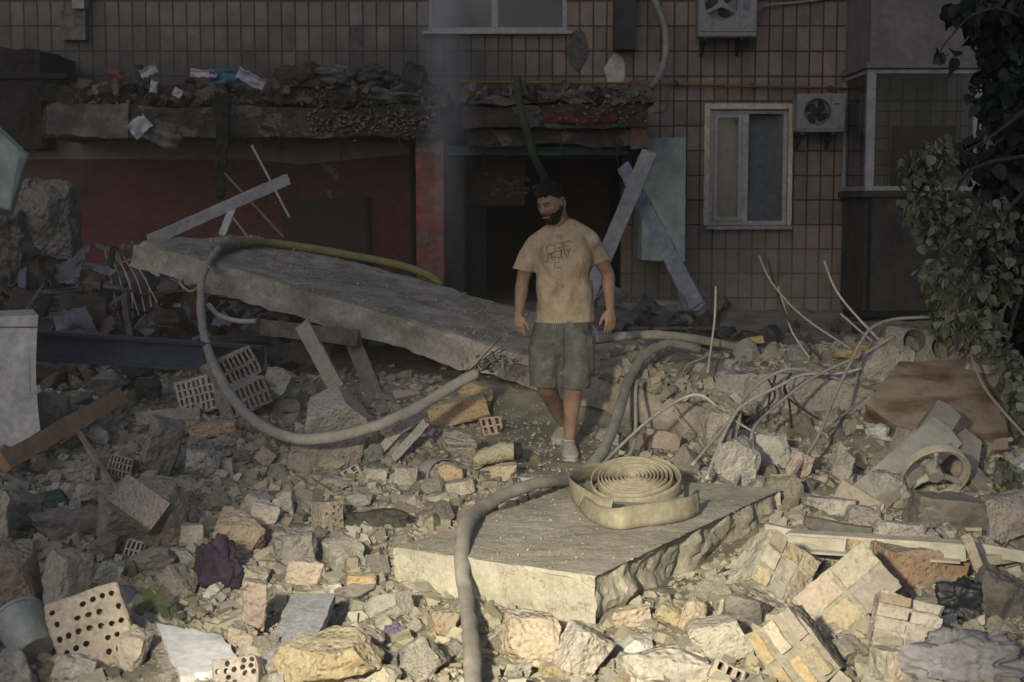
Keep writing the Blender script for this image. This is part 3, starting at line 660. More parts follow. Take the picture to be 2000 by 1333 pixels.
def under(p):
    flat=lambda v: Vector((v.x,v.y,0))
    return slabtest(flat(p),flat(BL_),flat(BC-BL_),flat(BR_-BC)*.93,-.02) or slabtest(flat(p),flat(AL),flat(AR-AL),flat(ABL-AL),-.04)
# ---------------- rubble pieces ----------------
def hero(name, px, py, w, h, m, label, cat=None, rot=(0,0,0), seed=1, dd=.75, cuts=6, amp=.05, det=18, depth=(.5,.88), Y=None, sink=.0, parent=None, group=None, bm=None, lift=0, bev=.03):
    """one lump: pixel centre and pixel size as it shows; it stands on the rubble below it"""
    rng=random.Random(seed*101+7)
    if cuts>2: cuts+=4
    if Y is None: Y=gh(px,min(py+h*.5-sink,1400)).y
    k=Y/F; W_,H_=w*k,h*k; D_=dd*(W_+H_)/2
    c=P(px,py,Y+D_*.25)
    if bm is None:
        rm=Euler([R(a) for a in rot]).to_matrix()
        bm=chunkbm(rng,(W_,D_,H_),cuts,amp,det,depth,bev)
        bmesh.ops.transform(bm,matrix=rm.to_4x4(),verts=bm.verts[:])
        # fit the turned lump back to the size it shows
        xs_=[v.co.x for v in bm.verts]; zs_=[v.co.z for v in bm.verts]; sx=W_/(max(xs_)-min(xs_)); sz=H_/(max(zs_)-min(zs_)); 
        mx=(max(xs_)+min(xs_))/2; mz=(max(zs_)+min(zs_))/2
        for v in bm.verts: v.co.x=(v.co.x-mx)*sx; v.co.z=(v.co.z-mz)*sz
    xf(bm,Matrix.Translation(c))
    return O(name,bm,m,parent,label=label,cat=cat,group=group,smooth='auto')
m_mdark=mat('mortar_dim',(.24,.225,.20),(.13,.12,.11),ns=8,bump=1.0,fine=50,speck=.6,pits=25)  # darker copy of the mortar; the dim light at the far left is in its colour

HER=[ # name px py w h mat label cat rot kwargs
("mortar_lump",275,1003,182,135,m_pink,"big pinkish lump of masonry at the left with one flat smooth rectangular face","masonry lump",(12,-8,20),dict(seed=3,amp=.05,det=16,cuts=8)),
("broken_block",38,1135,88,150,m_cream,"cream layered block at the left edge just above the white bucket","block",(0,-12,10),dict(seed=5,cuts=4)),
("concrete_chunk",127,1140,105,140,m_plaster,"pale grey upright chunk between the left edge block and the round-holed brick","chunk",(5,10,30),dict(seed=8,cuts=8)),
("concrete_chunk",212,1125,62,62,m_plaster,"small whitish jagged chunk behind the blue plastic ball","chunk",(0,25,10),dict(seed=9)),
("concrete_chunk",205,1045,0,0,None,"","",0,0),
("plaster_chunk",357,1090,66,36,m_plaster,"small whitish rounded plaster chunk left of the purple cloth","plaster piece",(0,5,0),dict(seed=12,cuts=5)),
("brick_fragment",375,1043,52,42,m_plaster,"small square pale brick fragment right of the flat-faced masonry lump","brick",(0,0,8),dict(seed=13,cuts=2,amp=.015)),
("brick_fragment",300,1098,95,62,m_darkc,"grey ribbed brick fragment below the flat-faced masonry lump","brick",(10,-40,10),dict(seed=14,cuts=3)),
("mortar_lump",470,1038,108,92,m_pink,"pinkish rough masonry lump above the purple cloth","masonry lump",(10,10,0),dict(seed=15,amp=.05,cuts=8)),
("concrete_chunk",577,1078,92,98,m_conc,"grey angular block left of the near slab above a cream stone","chunk",(5,-8,20),dict(seed=16,cuts=6)),
("mortar_lump",601,1118,86,58,m_cream,"cream rounded stone leaning on the grey angular block","stone",(0,6,0),dict(seed=17)),
("concrete_chunk",492,1126,72,56,m_conc,"grey rounded chunk right of the purple cloth","chunk",(0,5,0),dict(seed=18)),
("brick_fragment",498,1182,60,112,m_orange,"upright orange brick capped in grey mortar below the purple cloth","brick",(0,4,12),dict(seed=19,cuts=3)),
("brick_fragment",470,1240,70,52,m_pink,"pinkish brick piece left of the grey board","brick",(0,15,0),dict(seed=20)),
("mortar_lump",640,1290,230,120,m_cream,"large cream mortar lump in the foreground below the grey board","masonry lump",(8,-12,15),dict(seed=21,amp=.06,det=18,cuts=9)),
("mortar_lump",720,1245,70,50,m_cream,"knobbly mortar lump on top of the large cream one","masonry lump",(0,20,0),dict(seed=22,amp=.08)),
("brick_fragment",707,1138,60,38,m_orange,"orange brick fragment beside the left end of the near slab","brick",(0,4,5),dict(seed=23,cuts=2)),
("brick_fragment",650,1150,45,28,m_plaster,"small pale brick fragment left of the orange one","brick",(0,-8,5),dict(seed=24,cuts=3)),
("brick_fragment",590,1158,62,16,m_orange,"thin flat orange sliver of brick above the grey board","brick",(0,2,0),dict(seed=25,cuts=2)),
("concrete_chunk",318,872,95,125,m_mortar,"tall slanting chunk with a rough pale face left of the hose loop","chunk",(10,18,30),dict(seed=26,cuts=7)),
("concrete_chunk",103,806,72,82,m_conc,"rounded grey block leaning on the white metal box","chunk",(0,-8,10),dict(seed=27)),
("concrete_chunk",193,850,52,42,m_plaster,"pale angular chunk just right of the orange beam","chunk",(0,20,0),dict(seed=28)),
("concrete_chunk",158,926,66,52,m_conc,"grey rounded block with a split side above the mint tile piece","chunk",(0,5,20),dict(seed=29)),
("concrete_chunk",45,1000,95,80,m_darkc,"dark grey chunk near the left edge below the orange beam","chunk",(0,15,0),dict(seed=30)),
("concrete_chunk",8,1010,40,110,m_conc,"grey chunk cut off by the left edge of the picture","chunk",(0,0,0),dict(seed=31)),
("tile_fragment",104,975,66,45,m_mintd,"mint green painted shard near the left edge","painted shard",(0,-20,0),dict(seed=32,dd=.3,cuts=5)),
("concrete_chunk",178,965,70,48,m_conc,"grey chunk between the mint shard and the flat-faced masonry lump","chunk",(0,5,0),dict(seed=33)),
("concrete_slab_piece",135,1025,175,60,m_darkc,"long low dark slab piece left of the flat-faced masonry lump","slab piece",(0,-4,10),dict(seed=34,cuts=4)),
("concrete_chunk",208,1062,75,65,m_darkc,"dark chunk below the long low slab piece","chunk",(0,25,0),dict(seed=35)),
("concrete_chunk",660,822,150,135,m_conc,"tall pale concrete lump holding up the foot of the leaning post","concrete lump",(18,-22,28),dict(seed=36,cuts=5,amp=.02,det=20,Y=8.75)),
("mortar_lump",640,900,160,110,m_pink,"pinkish rough lower half of masonry under the tall pale lump","masonry lump",(0,10,0),dict(seed=37,amp=.06,det=20,Y=8.4)),
("brick_block",895,803,128,62,m_orange,"pair of mortared orange bricks lying right of the hose loop","brick",(0,-12,12),dict(seed=38,cuts=4,amp=.03,det=14)),
("brick_block",930,775,70,70,m_orange,"orange brick corner tucked under the far slab edge behind the paired bricks","brick",(0,20,0),dict(seed=39)),
("mortar_lump",895,865,92,46,m_mortar,"round crusty mortar disc above the bent metal strip","mortar piece",(30,0,0),dict(seed=40,amp=.04)),
("brick_fragment",735,930,46,34,m_cream,"cream brick fragment left of the bent metal strip","brick",(0,6,4),dict(seed=41,cuts=2)),
("concrete_chunk",792,932,52,50,m_plaster,"flat grey triangular plate left of the foot of the bent metal strip","plate",(0,12,0),dict(seed=42,cuts=5)),
("mortar_lump",882,925,52,45,m_cream,"rough cream stone standing under the bent metal strip","stone",(0,8,0),dict(seed=43)),
("brick_fragment",898,952,64,34,m_plaster,"rectangular grey brick below the bent metal strip","brick",(0,-9,6),dict(seed=44,cuts=1,amp=.012)),
("brick_fragment",985,922,58,36,m_orange,"ribbed orange brick right of the bent metal strip","brick",(0,-4,0),dict(seed=45,cuts=2)),
("concrete_chunk",1050,942,84,30,m_mortar,"low flat stone beside the grey hose in front of the man","stone",(0,3,0),dict(seed=46)),
("concrete_chunk",700,978,58,38,m_plaster,"pale triangular chunk just above the dark carpet scrap","chunk",(0,15,0),dict(seed=47)),
("concrete_chunk",500,985,62,42,m_plaster,"square grey plate leaning above the pinkish lump","plate",(0,15,0),dict(seed=48,cuts=2)),
("concrete_chunk",555,985,45,52,m_conc,"grey block right of the square plate","chunk",(0,-8,0),dict(seed=49,cuts=3)),
("concrete_chunk",520,1005,60,48,m_pink,"pinkish broken brick end below the square plate","brick",(0,8,0),dict(seed=50)),
("concrete_chunk",1405,845,85,115,m_conc,"large pale triangular chunk under the rebar arch","chunk",(10,15,20),dict(seed=51,cuts=6,dd=.5)),
("concrete_chunk",1440,905,95,110,m_plaster,"pale chunk behind the shadow of the hose roll","chunk",(10,30,20),dict(seed=52,dd=.5)),
("concrete_chunk",1505,880,70,70,m_conc,"round grey stone at the middle of the rebar fan","stone",(0,0,0),dict(seed=53)),
("concrete_chunk",1622,988,104,44,m_conc,"flat grey stone lying right of the near slab end","stone",(0,6,0),dict(seed=54,cuts=4)),
("slab_piece",1645,905,48,90,m_plaster,"thin pale plate standing on edge left of the steel channel","plate",(0,18,0),dict(seed=55,dd=.25,cuts=5)),
("concrete_chunk",1850,1012,170,110,m_darkc,"broad domed grey sheet below the spoked wheel","sheet",(0,8,0),dict(seed=56,cuts=7,amp=.04,Y=6.8)),
("concrete_chunk",1962,1010,110,110,m_pink,"pinkish smooth boulder at the right edge above the white profile","boulder",(0,-8,0),dict(seed=57,cuts=6)),
("slab_piece",1760,1045,120,60,m_plaster,"pale flat panel behind the white window profile","panel",(0,4,0),dict(seed=58,dd=.3,cuts=4)),
("concrete_chunk",1690,1010,80,50,m_mortar,"rough chunk between the steel channel and the white profile","chunk",(0,20,0),dict(seed=59)),
("concrete_chunk",1405,1248,132,88,m_plaster,"smooth whitish oval stone in front of the near slab","stone",(0,-12,0),dict(seed=60,cuts=9,amp=.025,depth=(.72,.98),bev=.06)),
("plaster_chunk",1243,1262,68,36,m_white,"bright white small stone at the foot of the near slab corner","stone",(0,8,0),dict(seed=61,cuts=6)),
("brick_block",1140,1270,130,110,m_cream,"cream mortared brick corner under the near slab corner","brick",(0,35,20),dict(seed=62,cuts=4)),
("brick_block",1035,1250,130,110,m_cream,"cracked yellowish brick mass below the near slab right of the vertical hose","brick",(0,5,10),dict(seed=63,cuts=4,amp=.05)),
("mortar_lump",865,1215,70,56,m_orange,"round orange broken brick under the left end of the near slab","brick",(0,10,0),dict(seed=64,amp=.05)),
("brick_fragment",1310,1200,70,56,m_yellow,"ribbed cream shell-like brick piece left of the oval stone","brick",(0,30,0),dict(seed=65)),
("brick_fragment",1235,1205,85,50,m_cream,"cream chip pile stone under the right face of the near slab","brick",(0,-12,0),dict(seed=66)),
("concrete_chunk",1350,1200,62,70,m_cream,"cream fluted brick fragment standing behind the oval stone","brick",(0,22,0),dict(seed=67)),
("concrete_chunk",1300,1300,190,80,m_mortar,"low mortar lump at the bottom edge right of the brick corner","masonry lump",(0,6,0),dict(seed=68,amp=.05)),
("concrete_chunk",1455,1190,105,70,m_darkc,"dark chunk tucked between the oval stone and the yellowish gridded block","chunk",(0,12,0),dict(seed=69)),
("concrete_chunk",1010,1310,60,40,m_mortar,"small grey stone at the bottom edge by the vertical hose foot","stone",(0,6,0),dict(seed=70)),
("concrete_chunk",1085,1310,70,45,m_cream,"cream brick chip at the bottom edge under the brick corner","brick",(0,-10,0),dict(seed=71)),
("concrete_chunk",150,1305,90,75,m_mortar,"crumbly mortar lump at the bottom left below the round-holed brick","masonry lump",(0,16,0),dict(seed=72,amp=.07)),
("concrete_chunk",35,1310,90,85,m_conc,"flat grey chunk in the bottom left corner","chunk",(0,-12,0),dict(seed=73)),
("concrete_chunk",262,1268,70,85,m_plaster,"pale broken side piece right of the round-holed brick","brick",(0,22,0),dict(seed=74)),
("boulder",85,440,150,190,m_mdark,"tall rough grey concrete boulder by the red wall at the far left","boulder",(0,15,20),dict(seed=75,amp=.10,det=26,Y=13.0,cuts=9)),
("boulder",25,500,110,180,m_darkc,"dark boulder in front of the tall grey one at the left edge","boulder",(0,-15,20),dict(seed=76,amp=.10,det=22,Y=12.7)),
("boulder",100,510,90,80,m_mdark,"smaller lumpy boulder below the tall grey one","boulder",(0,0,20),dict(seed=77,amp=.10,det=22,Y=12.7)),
("wall_chunk",8,330,95,170,m_mint,"mint painted flat wall chunk leaning at the upper left edge","wall chunk",(0,28,0),dict(seed=78,Y=13.9,amp=.02,dd=.15,cuts=4,bev=.005)),
("boulder",1310,612,135,60,m_darkc,"dark grey boulder at the foot of the wall right of the doorway","boulder",(0,4,0),dict(seed=79,Y=14.5)),
("boulder",1232,618,110,60,m_darkc,"long dark slab lump in the doorway behind the man's hand","slab piece",(0,-3,0),dict(seed=80,Y=14.8)),
("concrete_chunk",1195,580,60,40,m_darkc,"dark stone on the doorstep right of the man's arm","stone",(0,0,0),dict(seed=81,Y=15.5)),
("mortar_lump",1790,1120,190,130,m_orange,"broken orange block under the white window profile at the right","masonry lump",(0,4,5),dict(seed=82,Y=5.95,cuts=4,amp=.04)),
("insulation_foam",1475,664,36,18,m_yellow,"yellow foam scrap beyond the rubble crest right of the beige hose","foam scrap",(0,-12,0),dict(seed=83,Y=10.9)),
("insulation_foam",1655,692,60,22,m_yellow,"yellow foam pieces on the crest just left of the hollow slab end","foam scrap",(0,6,0),dict(seed=84,Y=10.0,amp=.06)),
("insulation_foam",1690,680,44,16,m_yellow,"smaller yellow foam scrap touching the hollow slab end","foam scrap",(0,10,0),dict(seed=85,Y=10.1)),
("concrete_chunk",560,792,60,36,m_conc,"grey block inside the hose loop below the slotted bricks","chunk",(0,-8,0),dict(seed=86)),
("concrete_chunk",545,745,75,60,m_conc,"grey block right behind the slotted brick stack","chunk",(0,22,0),dict(seed=87,Y=9.75)),
("brick_fragment",420,838,95,36,m_orange,"long pinkish brick lying left of the hose loop bottom","brick",(0,-8,0),dict(seed=88,cuts=2)),
("concrete_chunk",395,905,75,60,m_mortar,"grey chunk right of the tall slanting one","chunk",(0,5,0),dict(seed=89)),
("concrete_chunk",445,912,26,36,m_plaster,"small pale upright block below the hose loop","block",(0,-5,0),dict(seed=90,cuts=1)),
("concrete_chunk",520,890,48,44,m_pink,"pinkish cube set on its corner under the hose loop","block",(0,35,0),dict(seed=91,cuts=1,amp=.012)),
("concrete_chunk",215,750,80,55,m_darkc,"dark wood-like lump under the blue beam","lump",(0,30,0),dict(seed=92)),
("concrete_chunk",290,760,50,50,m_darkc,"dark knotty lump right of the wood-like one under the blue beam","lump",(0,0,0),dict(seed=93)),
("concrete_chunk",1735,950,90,70,m_mortar,"rough stone under the lower end of the steel channel","stone",(0,12,0),dict(seed=94)),
("concrete_chunk",1560,905,60,60,m_pink,"pinkish stone right of the rebar fan","stone",(0,25,0),dict(seed=95)),
("concrete_chunk",1950,1180,120,150,m_darkc,"dark mass of masonry at the right edge above the grey cloth","masonry lump",(0,10,0),dict(seed=96,amp=.06,Y=5.45)),
]
HPOS=[]
for t in HER:
    if t[4]==0 or t[5] is None: continue
    name,px,py,w,h,m,lab,cat,rot,kw=t
    hero(name,px,py,w,h,m,lab,cat,rot,**kw); HPOS.append((px,py,w,h))
# a flat smooth face plate set in the big pink lump
o=[o for o in COL.objects if o.name=="mortar_lump"][0]
k=gh(275,1070).y
bm=gridbox(14,10,2,lambda u,v,w:Vector(((u-.5)*.23,(w-.5)*.10,(v-.5)*.15))); rough(bm,.3,.004,.02,3,iters=1)
xf(bm,TRS(P(268,985,k-.16),(-30,38,8))); O("smooth_face",bm,m_pink,o,smooth='auto')
# bricks with holes
def brick(name, px, py, wpx, hpx, rot, m, label, pattern, dims=(.25,.12,.065), seed=1, cuts=1, Y=None, parent=None, cat="brick", group=None, scale=1.0):
    """perforated face is local -Y (dims = width, depth, height of that face)"""
    rng=random.Random(seed*17)
    if Y is None: Y=gh(px,py+hpx*.5).y
    k=Y/F; W_,H_=wpx*k,hpx*k; D_=dims[1]*scale
    bm=bmesh.new(); box(bm,(-W_/2,-D_/2,-H_/2),(W_/2,D_/2,H_/2))
    for _ in range(cuts):
        n=Vector((rng.choice((-1,1))*rng.uniform(.4,1),rng.uniform(-.3,.3),rng.choice((-1,1))*rng.uniform(.4,1))).normalized()
        cutplane(bm,n*(abs(n.x)*W_+abs(n.z)*H_)*.5*rng.uniform(.72,.9),n)
    bmesh.ops.bevel(bm,geom=bm.edges[:],offset=.006,segments=1,affect='EDGES')
    cut=bmesh.new()
    kind,nx,nz_,fill=pattern
    for i in range(nx):
        for j in range(nz_):
            x=(i+.5+(.25 if (j%2 and kind=='o') else 0))/nx*W_*.92-W_*.46; z=(j+.5)/nz_*H_*.88-H_*.44
            if rng.random()>fill: continue
            if kind=='o': bmesh.ops.create_cone(cut,segments=10,radius1=.0095*scale,radius2=.0095*scale,depth=D_*1.2,cap_ends=True,matrix=TRS((x,-D_*.55,z),(90,0,0)))
            else:
                sw=W_*.92/nx*.24; sh=H_*.88/nz_*.39
                box(cut,(x-sw,-D_*1.2,z-sh),(x+sw,D_*.35,z+sh))
    bm=boolean(bm,cut)
    bmesh.ops.triangulate(bm,faces=bm.faces[:])
    for _ in range(2):
        es=[e for e in bm.edges if e.calc_length()>.035]
        if es: bmesh.ops.subdivide_edges(bm,edges=es,cuts=1); bmesh.ops.triangulate(bm,faces=[f for f in bm.faces if len(f.verts)>3])
    for v in bm.verts: v.co+=Vector((nz(*(v.co*9+Vector((seed,0,0)))),nz(*(v.co*9+Vector((0,seed,0)))),nz(*(v.co*9+Vector((0,0,seed))))))*.012
    xf(bm,TRS(P(px,py,Y+.05),rot)); HPOS.append((px,py,wpx,hpx))
    return O(name,bm,m,parent,label=label,cat=cat,group=group)
m_hbr=mat("perforated_brick",(.38,.33,.29),(.31,.275,.245),ns=14,bump=.8,dust=.3,pits=45,blot=.45)
brick("perforated_brick",182,1232,150,155,(-22,-16,14),m_hbr,"large brick block dotted with round holes, lying right of the white bucket",('o',7,5,.75),seed=2,cuts=1,scale=1.1)
brick("perforated_brick",467,1316,92,60,(-25,-10,-6),m_hbr,"small brick with round holes at the bottom edge between the white board and cream mortar",('o',5,4,.8),seed=3,cuts=1)
brick("perforated_brick",640,1010,52,62,(-10,4,35),m_hbr,"pale brick with a few round holes left of the dark carpet scrap",('o',3,4,.8),seed=4,cuts=0)
brick("slotted_brick",262,1078,36,42,(-20,18,10),m_hbr,"small pale brick end with four long slots below the flat-faced masonry lump",('s',4,2,1),seed=5,cuts=1)
brick("slotted_brick",240,914,50,46,(-12,12,-5),m_hbr,"grey slotted brick beside the slanting stick left of the tall chunk",('s',6,3,.95),seed=6,cuts=1)
brick("slotted_brick",50,849,34,32,(-15,15,10),m_hbr,"tiny slotted brick at the foot of the white metal box",('s',3,3,1),seed=7,cuts=0)
brick("slotted_brick",958,833,40,34,(-10,-10,10),m_orange,"little broken brick with open slots right of the crusty mortar disc",('s',3,2,1),seed=8,cuts=1)
brick("slotted_brick",452,722,98,60,(-6,-24,28),m_hbr,"upper slotted brick of the stack right of the blue beam's end",('s',9,2,1),seed=9,cuts=0,Y=9.75,scale=1.6)
brick("slotted_brick",392,772,88,72,(-6,-14,-12),m_pink,"pinkish slotted brick at the left of the stack behind the hose loop",('s',7,4,.97),seed=10,cuts=1,Y=9.7,scale=1.2)
brick("slotted_brick",474,776,92,56,(-4,-18,34),m_hbr,"lower slotted brick of the stack, crossed by the hose",('s',8,2,1),seed=11,cuts=0,Y=9.6,scale=1.6)
brick("slotted_brick",332,818,128,34,(60,-6,4),m_hbr,"flat hollow tile lying with its ribbed edge up left of the hose loop",('s',14,1,1),seed=12,cuts=0,scale=.8)
brick("slotted_brick",1418,1318,70,46,(-20,25,-10),m_hbr,"pale open-slotted brick at the bottom edge below the oval stone",('s',3,2,1),seed=13,cuts=0)
brick("slotted_brick",690,925,36,30,(-10,-30,5),m_hbr,"small brick with two oval slots left of the cream brick fragment",('s',2,2,1),seed=14,cuts=0)
# mortared blocks of several bricks
def blocklump(px,py,wpx,hpx,rot,grid,mats,label,seed,Y,depth=.16,gap=.012,miss=.1,jut=.012,skin=None):
    rng=random.Random(seed); k=Y/F; W_,H_=wpx*k,hpx*k
    root=E("masonry_block",P(px,py+hpx*.45,Y),label,"masonry block"); M_=TRS(P(px,py,Y+.06),rot)
    nx,nz_=grid; cx_=W_/nx; cz=H_/nz_
    bm=gridbox(12,6,10,lambda u,v,w:Vector(((u-.5)*W_*.97,(v-.5)*depth*.94,(w-.5)*H_*.97)))
    for q in range(3):
        n=Vector((rng.gauss(0,1),rng.gauss(0,.5),rng.gauss(0,1))).normalized(); cutplane(bm,n*.5*(abs(n.x)*W_+abs(n.y)*depth+abs(n.z)*H_)*rng.uniform(.8,.95),n)
    rough(bm,.3,.014,.022,seed,iters=2); xf(bm,M_); O("mortar",bm,m_mortar,root,smooth='auto')
    for i in range(nx):
        for j in range(nz_):
            if rng.random()<miss: continue
            g=gap+rng.uniform(0,.006); a=(i/nx-.5)*W_+g*.5; b=((i+1)/nx-.5)*W_-g*.5; c=(j/nz_-.5)*H_+g*.5; d=((j+1)/nz_-.5)*H_-g*.5
            ya=-depth/2-rng.uniform(.0,jut)
            bb=gridbox(5,5,4,lambda u,v,w:Vector((a+(b-a)*u,ya+depth*v,c+(d-c)*w)))
            if rng.random()<.5:
                n=Vector((rng.choice((-1,1)),-.8,rng.choice((-1,1))*rng.random())).normalized(); cc=Vector(((a+b)/2,ya+depth/2,(c+d)/2)); cutplane(bb,cc+n*(.5*(abs(n.x)*(b-a)+abs(n.y)*depth+abs(n.z)*(d-c)))*rng.uniform(.8,.97),n)
            rough(bb,.2,.006,.022,seed+i*7+j,iters=1); xf(bb,M_); O("brick",bb,rng.choice(mats),root,smooth='auto')
    HPOS.append((px,py,wpx,hpx)); return root
m_tilew=mat("cream_tile",(.45,.385,.29),(.38,.33,.26),ns=6,bump=.3,dust=.2)
blocklump(1508,1122,125,125,(-28,38,8),(3,3),[m_tilew,m_tilew,m_cream],"square block of nine cream brick ends leaning on the near slab's right face",3,5.65,depth=.2,gap=.014,jut=.006,miss=.08)
blocklump(1652,1165,190,125,(-30,-38,10),(2,2),[m_tilew,m_cream],"tilted block of large smooth cream bricks with grey joints below the white profile",4,5.45,depth=.2,gap=.018,jut=.004,miss=0)
blocklump(1556,1278,125,165,(-22,-40,-8),(3,2),[m_yellow,m_yellow,m_cream],"yellow ribbed brick block at the bottom edge with thick grey joints",5,4.85,depth=.22,gap=.03,jut=.02,miss=0)
blocklump(1765,1232,130,130,(-18,10,-14),(2,5),[m_pink,m_conc,m_cream],"stepped pile of pinkish bricks mortared together left of the grey cloth",6,5.1,depth=.24,gap=.01,jut=.05,miss=.15)
blocklump(1738,1310,60,90,(-5,4,20),(1,1),[m_orange],"upright orange brick at the bottom edge under the stepped pile",7,4.75,depth=.12,miss=0)
blocklump(1690,1090,90,80,(-10,4,4),(2,1),[m_orange,m_cream],"cream and orange bricks standing behind the big smooth cream block",8,6.1,depth=.12,miss=0)
# ---------------- hoses ----------------
m_hose=mat("canvas_hose_grey",(.38,.36,.32),(.27,.25,.225),ns=5,bump=.5,fine=160,rnd=0,rough=.85,dust=.25)
m_hosey=mat("canvas_hose_yellow",(.25,.255,.085),(.17,.175,.065),ns=5,bump=.4,fine=160,rnd=0,rough=.8)
m_hoseb=mat("canvas_hose_beige",(.37,.34,.27),(.25,.23,.19),ns=5,bump=.4,fine=160,rnd=0,rough=.85)
m_hoseg=mat("green_hose",(.06,.075,.05),(.04,.05,.035),ns=5,bump=.3,rnd=0)
h1=E("fire_hose",P(430,520,11.5),"long grey fire hose looping off the far slab, joined to a yellow-green length","fire hose","fire hoses lying over the rubble")
a=onA(462,487,.05); b=onA(425,500,.06)
bm=bmesh.new(); tube(bm,[b,P(400,528,11.3),P(392,575,11.0),P(396,640,10.3),P(412,700,9.6),P(447,768,8.9),P(500,825,8.35),P(575,856,8.05),P(655,853,8.0),P(735,832,8.1),P(810,800,8.35),P(880,757,8.6),P(930,730,8.75)],.034,.028,n=14,sub=8,wob=.006); O("grey_length",bm,m_hose,h1,smooth=True)
bm=bmesh.new(); tube(bm,[a,onA(520,484,.045),onA(600,493,.04),onA(680,507,.04),onA(770,525,.04),onA(830,542,.03),onA(862,556,.0)],[.036]*6+[.03],n=14,sub=6); O("yellow_length",bm,m_hosey,h1,smooth=True)
bm=bmesh.new(); tube(bm,[b+(b-a)*.12,(a+b)/2,a+(a-b)*.35],.046,n=14,sub=3)
for i in range(7):
    c=a.lerp(b,i/6); d=(b-a).normalized(); tube(bm,[c-d*.006,c+d*.006],.052,n=14)
O("coupling",bm,m_darkc,h1,smooth='auto')
bm=bmesh.new()
bx=lambda px,py,l: onB(px,py,l)
tube(bm,[P(1365,682,10.4),P(1310,672,10.2),P(1265,690,9.9),P(1232,735,9.5),P(1213,790,9.0),P(1195,845,8.5),P(1165,900,8.0),P(1120,935,7.6),bx(1055,962,.05),bx(985,985,.045),bx(935,1015,.045),bx(908,1055,.05),P(903,1110,5.75),P(910,1165,5.55),P(918,1230,5.12),P(923,1300,4.72),P(925,1400,4.3)],[.035,.033,.036,.033,.035,.033,.034,.036,.033,.034,.032,.035,.034,.035,.033,.034,.033],[.028]*17,n=16,sub=8,wob=.007)
O("fire_hose",bm,m_hose,label="grey fire hose running past the man's feet and over the near slab",cat="fire hose",group="fire hoses lying over the rubble",smooth=True)
bm=bmesh.new(); tube(bm,[P(1120,668,10.1),P(1170,663,10.2),P(1240,655,10.3),P(1310,656,10.4),P(1400,670,10.6),P(1480,686,10.9),P(1560,692,11.2)],.036,.028,n=14,sub=6,wob=.006)
O("fire_hose",bm,m_hoseb,label="beige fire hose arching over the crest behind the man's hand to the right",cat="fire hose",group="fire hoses lying over the rubble",smooth=True)
bm=bmesh.new(); tube(bm,[P(1010,150,YC-.1),P(1014,200,YC-.2),P(1028,255,YC-.25),P(1045,310,YC-.2),P(1062,345,YC),P(1075,400,YC+.3)],.045,n=12,sub=6)
O("hanging_hose",bm,m_hoseg,label="dark green hose hanging down from the broken canopy behind the man's head",cat="hose",smooth=True)
# ---------------- rolled fire hose ----------------
m_roll=mat("flat_canvas_hose",(.375,.335,.25),(.29,.26,.19),ns=9,bump=.4,fine=200,rnd=0,rough=.85,speck=.2)
rc=onB(1238,968,0.0)
roll=E("rolled_fire_hose",rc,"beige flat fire hose rolled into a spiral on the near slab with one loose end","rolled fire hose")
# the roll leans towards the camera
TLT=Matrix.Translation(rc+Vector((0,.03,.03)))@Euler((R(20),R(-3),0)).to_matrix().to_4x4()
def strip(bm,pts,hh,th,M_=None,lift=None,twist=None):
    """a band standing on edge along pts (x,y); hh height"""
    n=len(pts); rows=[]
    for i,p in enumerate(pts):
        t=(Vector(pts[min(i+1,n-1)])-Vector(pts[max(i-1,0)])).normalized(); nn=Vector((-t.y,t.x,0)); z0=lift[i] if lift else 0.0; tw=twist[i] if twist else 0
        up=(Vector((0,0,1))*math.cos(tw)+nn*math.sin(tw)); p=Vector((p[0],p[1],0)); h_=hh[i] if isinstance(hh,list) else hh
        r=[]
        for s in (0,.25,.5,.75,1):
            bul=.5+.5*math.sin(math.pi*s)
            r.append((p+nn*th*bul/2+up*(z0+h_*s),p-nn*th*bul/2+up*(z0+h_*s)))
        rows.append([a[0] for a in r]+[a[1] for a in r[::-1]])
    V=[[bm.verts.new(M_@q if M_ else q) for q in r] for r in rows]
    for A_,B_ in zip(V,V[1:]):
        for m in range(10): bm.faces.new((A_[m],A_[(m+1)%10],B_[(m+1)%10],B_[m]))
    bm.faces.new(V[0][::-1]); bm.faces.new(V[-1])
bm=bmesh.new(); pts=[];hs=[]
turns=10.2; N_=int(turns*40)
for i in range(N_):
    th=i/40*2*math.pi; u=i/N_
    r=.012+.0182*(th/(2*math.pi))+ (.030*max(0,u-.86)/.14 if u>.86 else 0)
    r*=1+.04*math.sin(2*th+.6)+.02*math.sin(3*th+u*9)
    pts.append((r*math.cos(th)*1.06,r*math.sin(th))); hs.append(.006*math.sin(i*.7)*.3+ .012*nz(th*.35,1)+(.0 if u<.8 else -.012*(u-.8)/.2))
strip(bm,pts,.080,.0095,TLT,lift=hs); O("spiral_roll",bm,m_roll,roll,smooth=True)
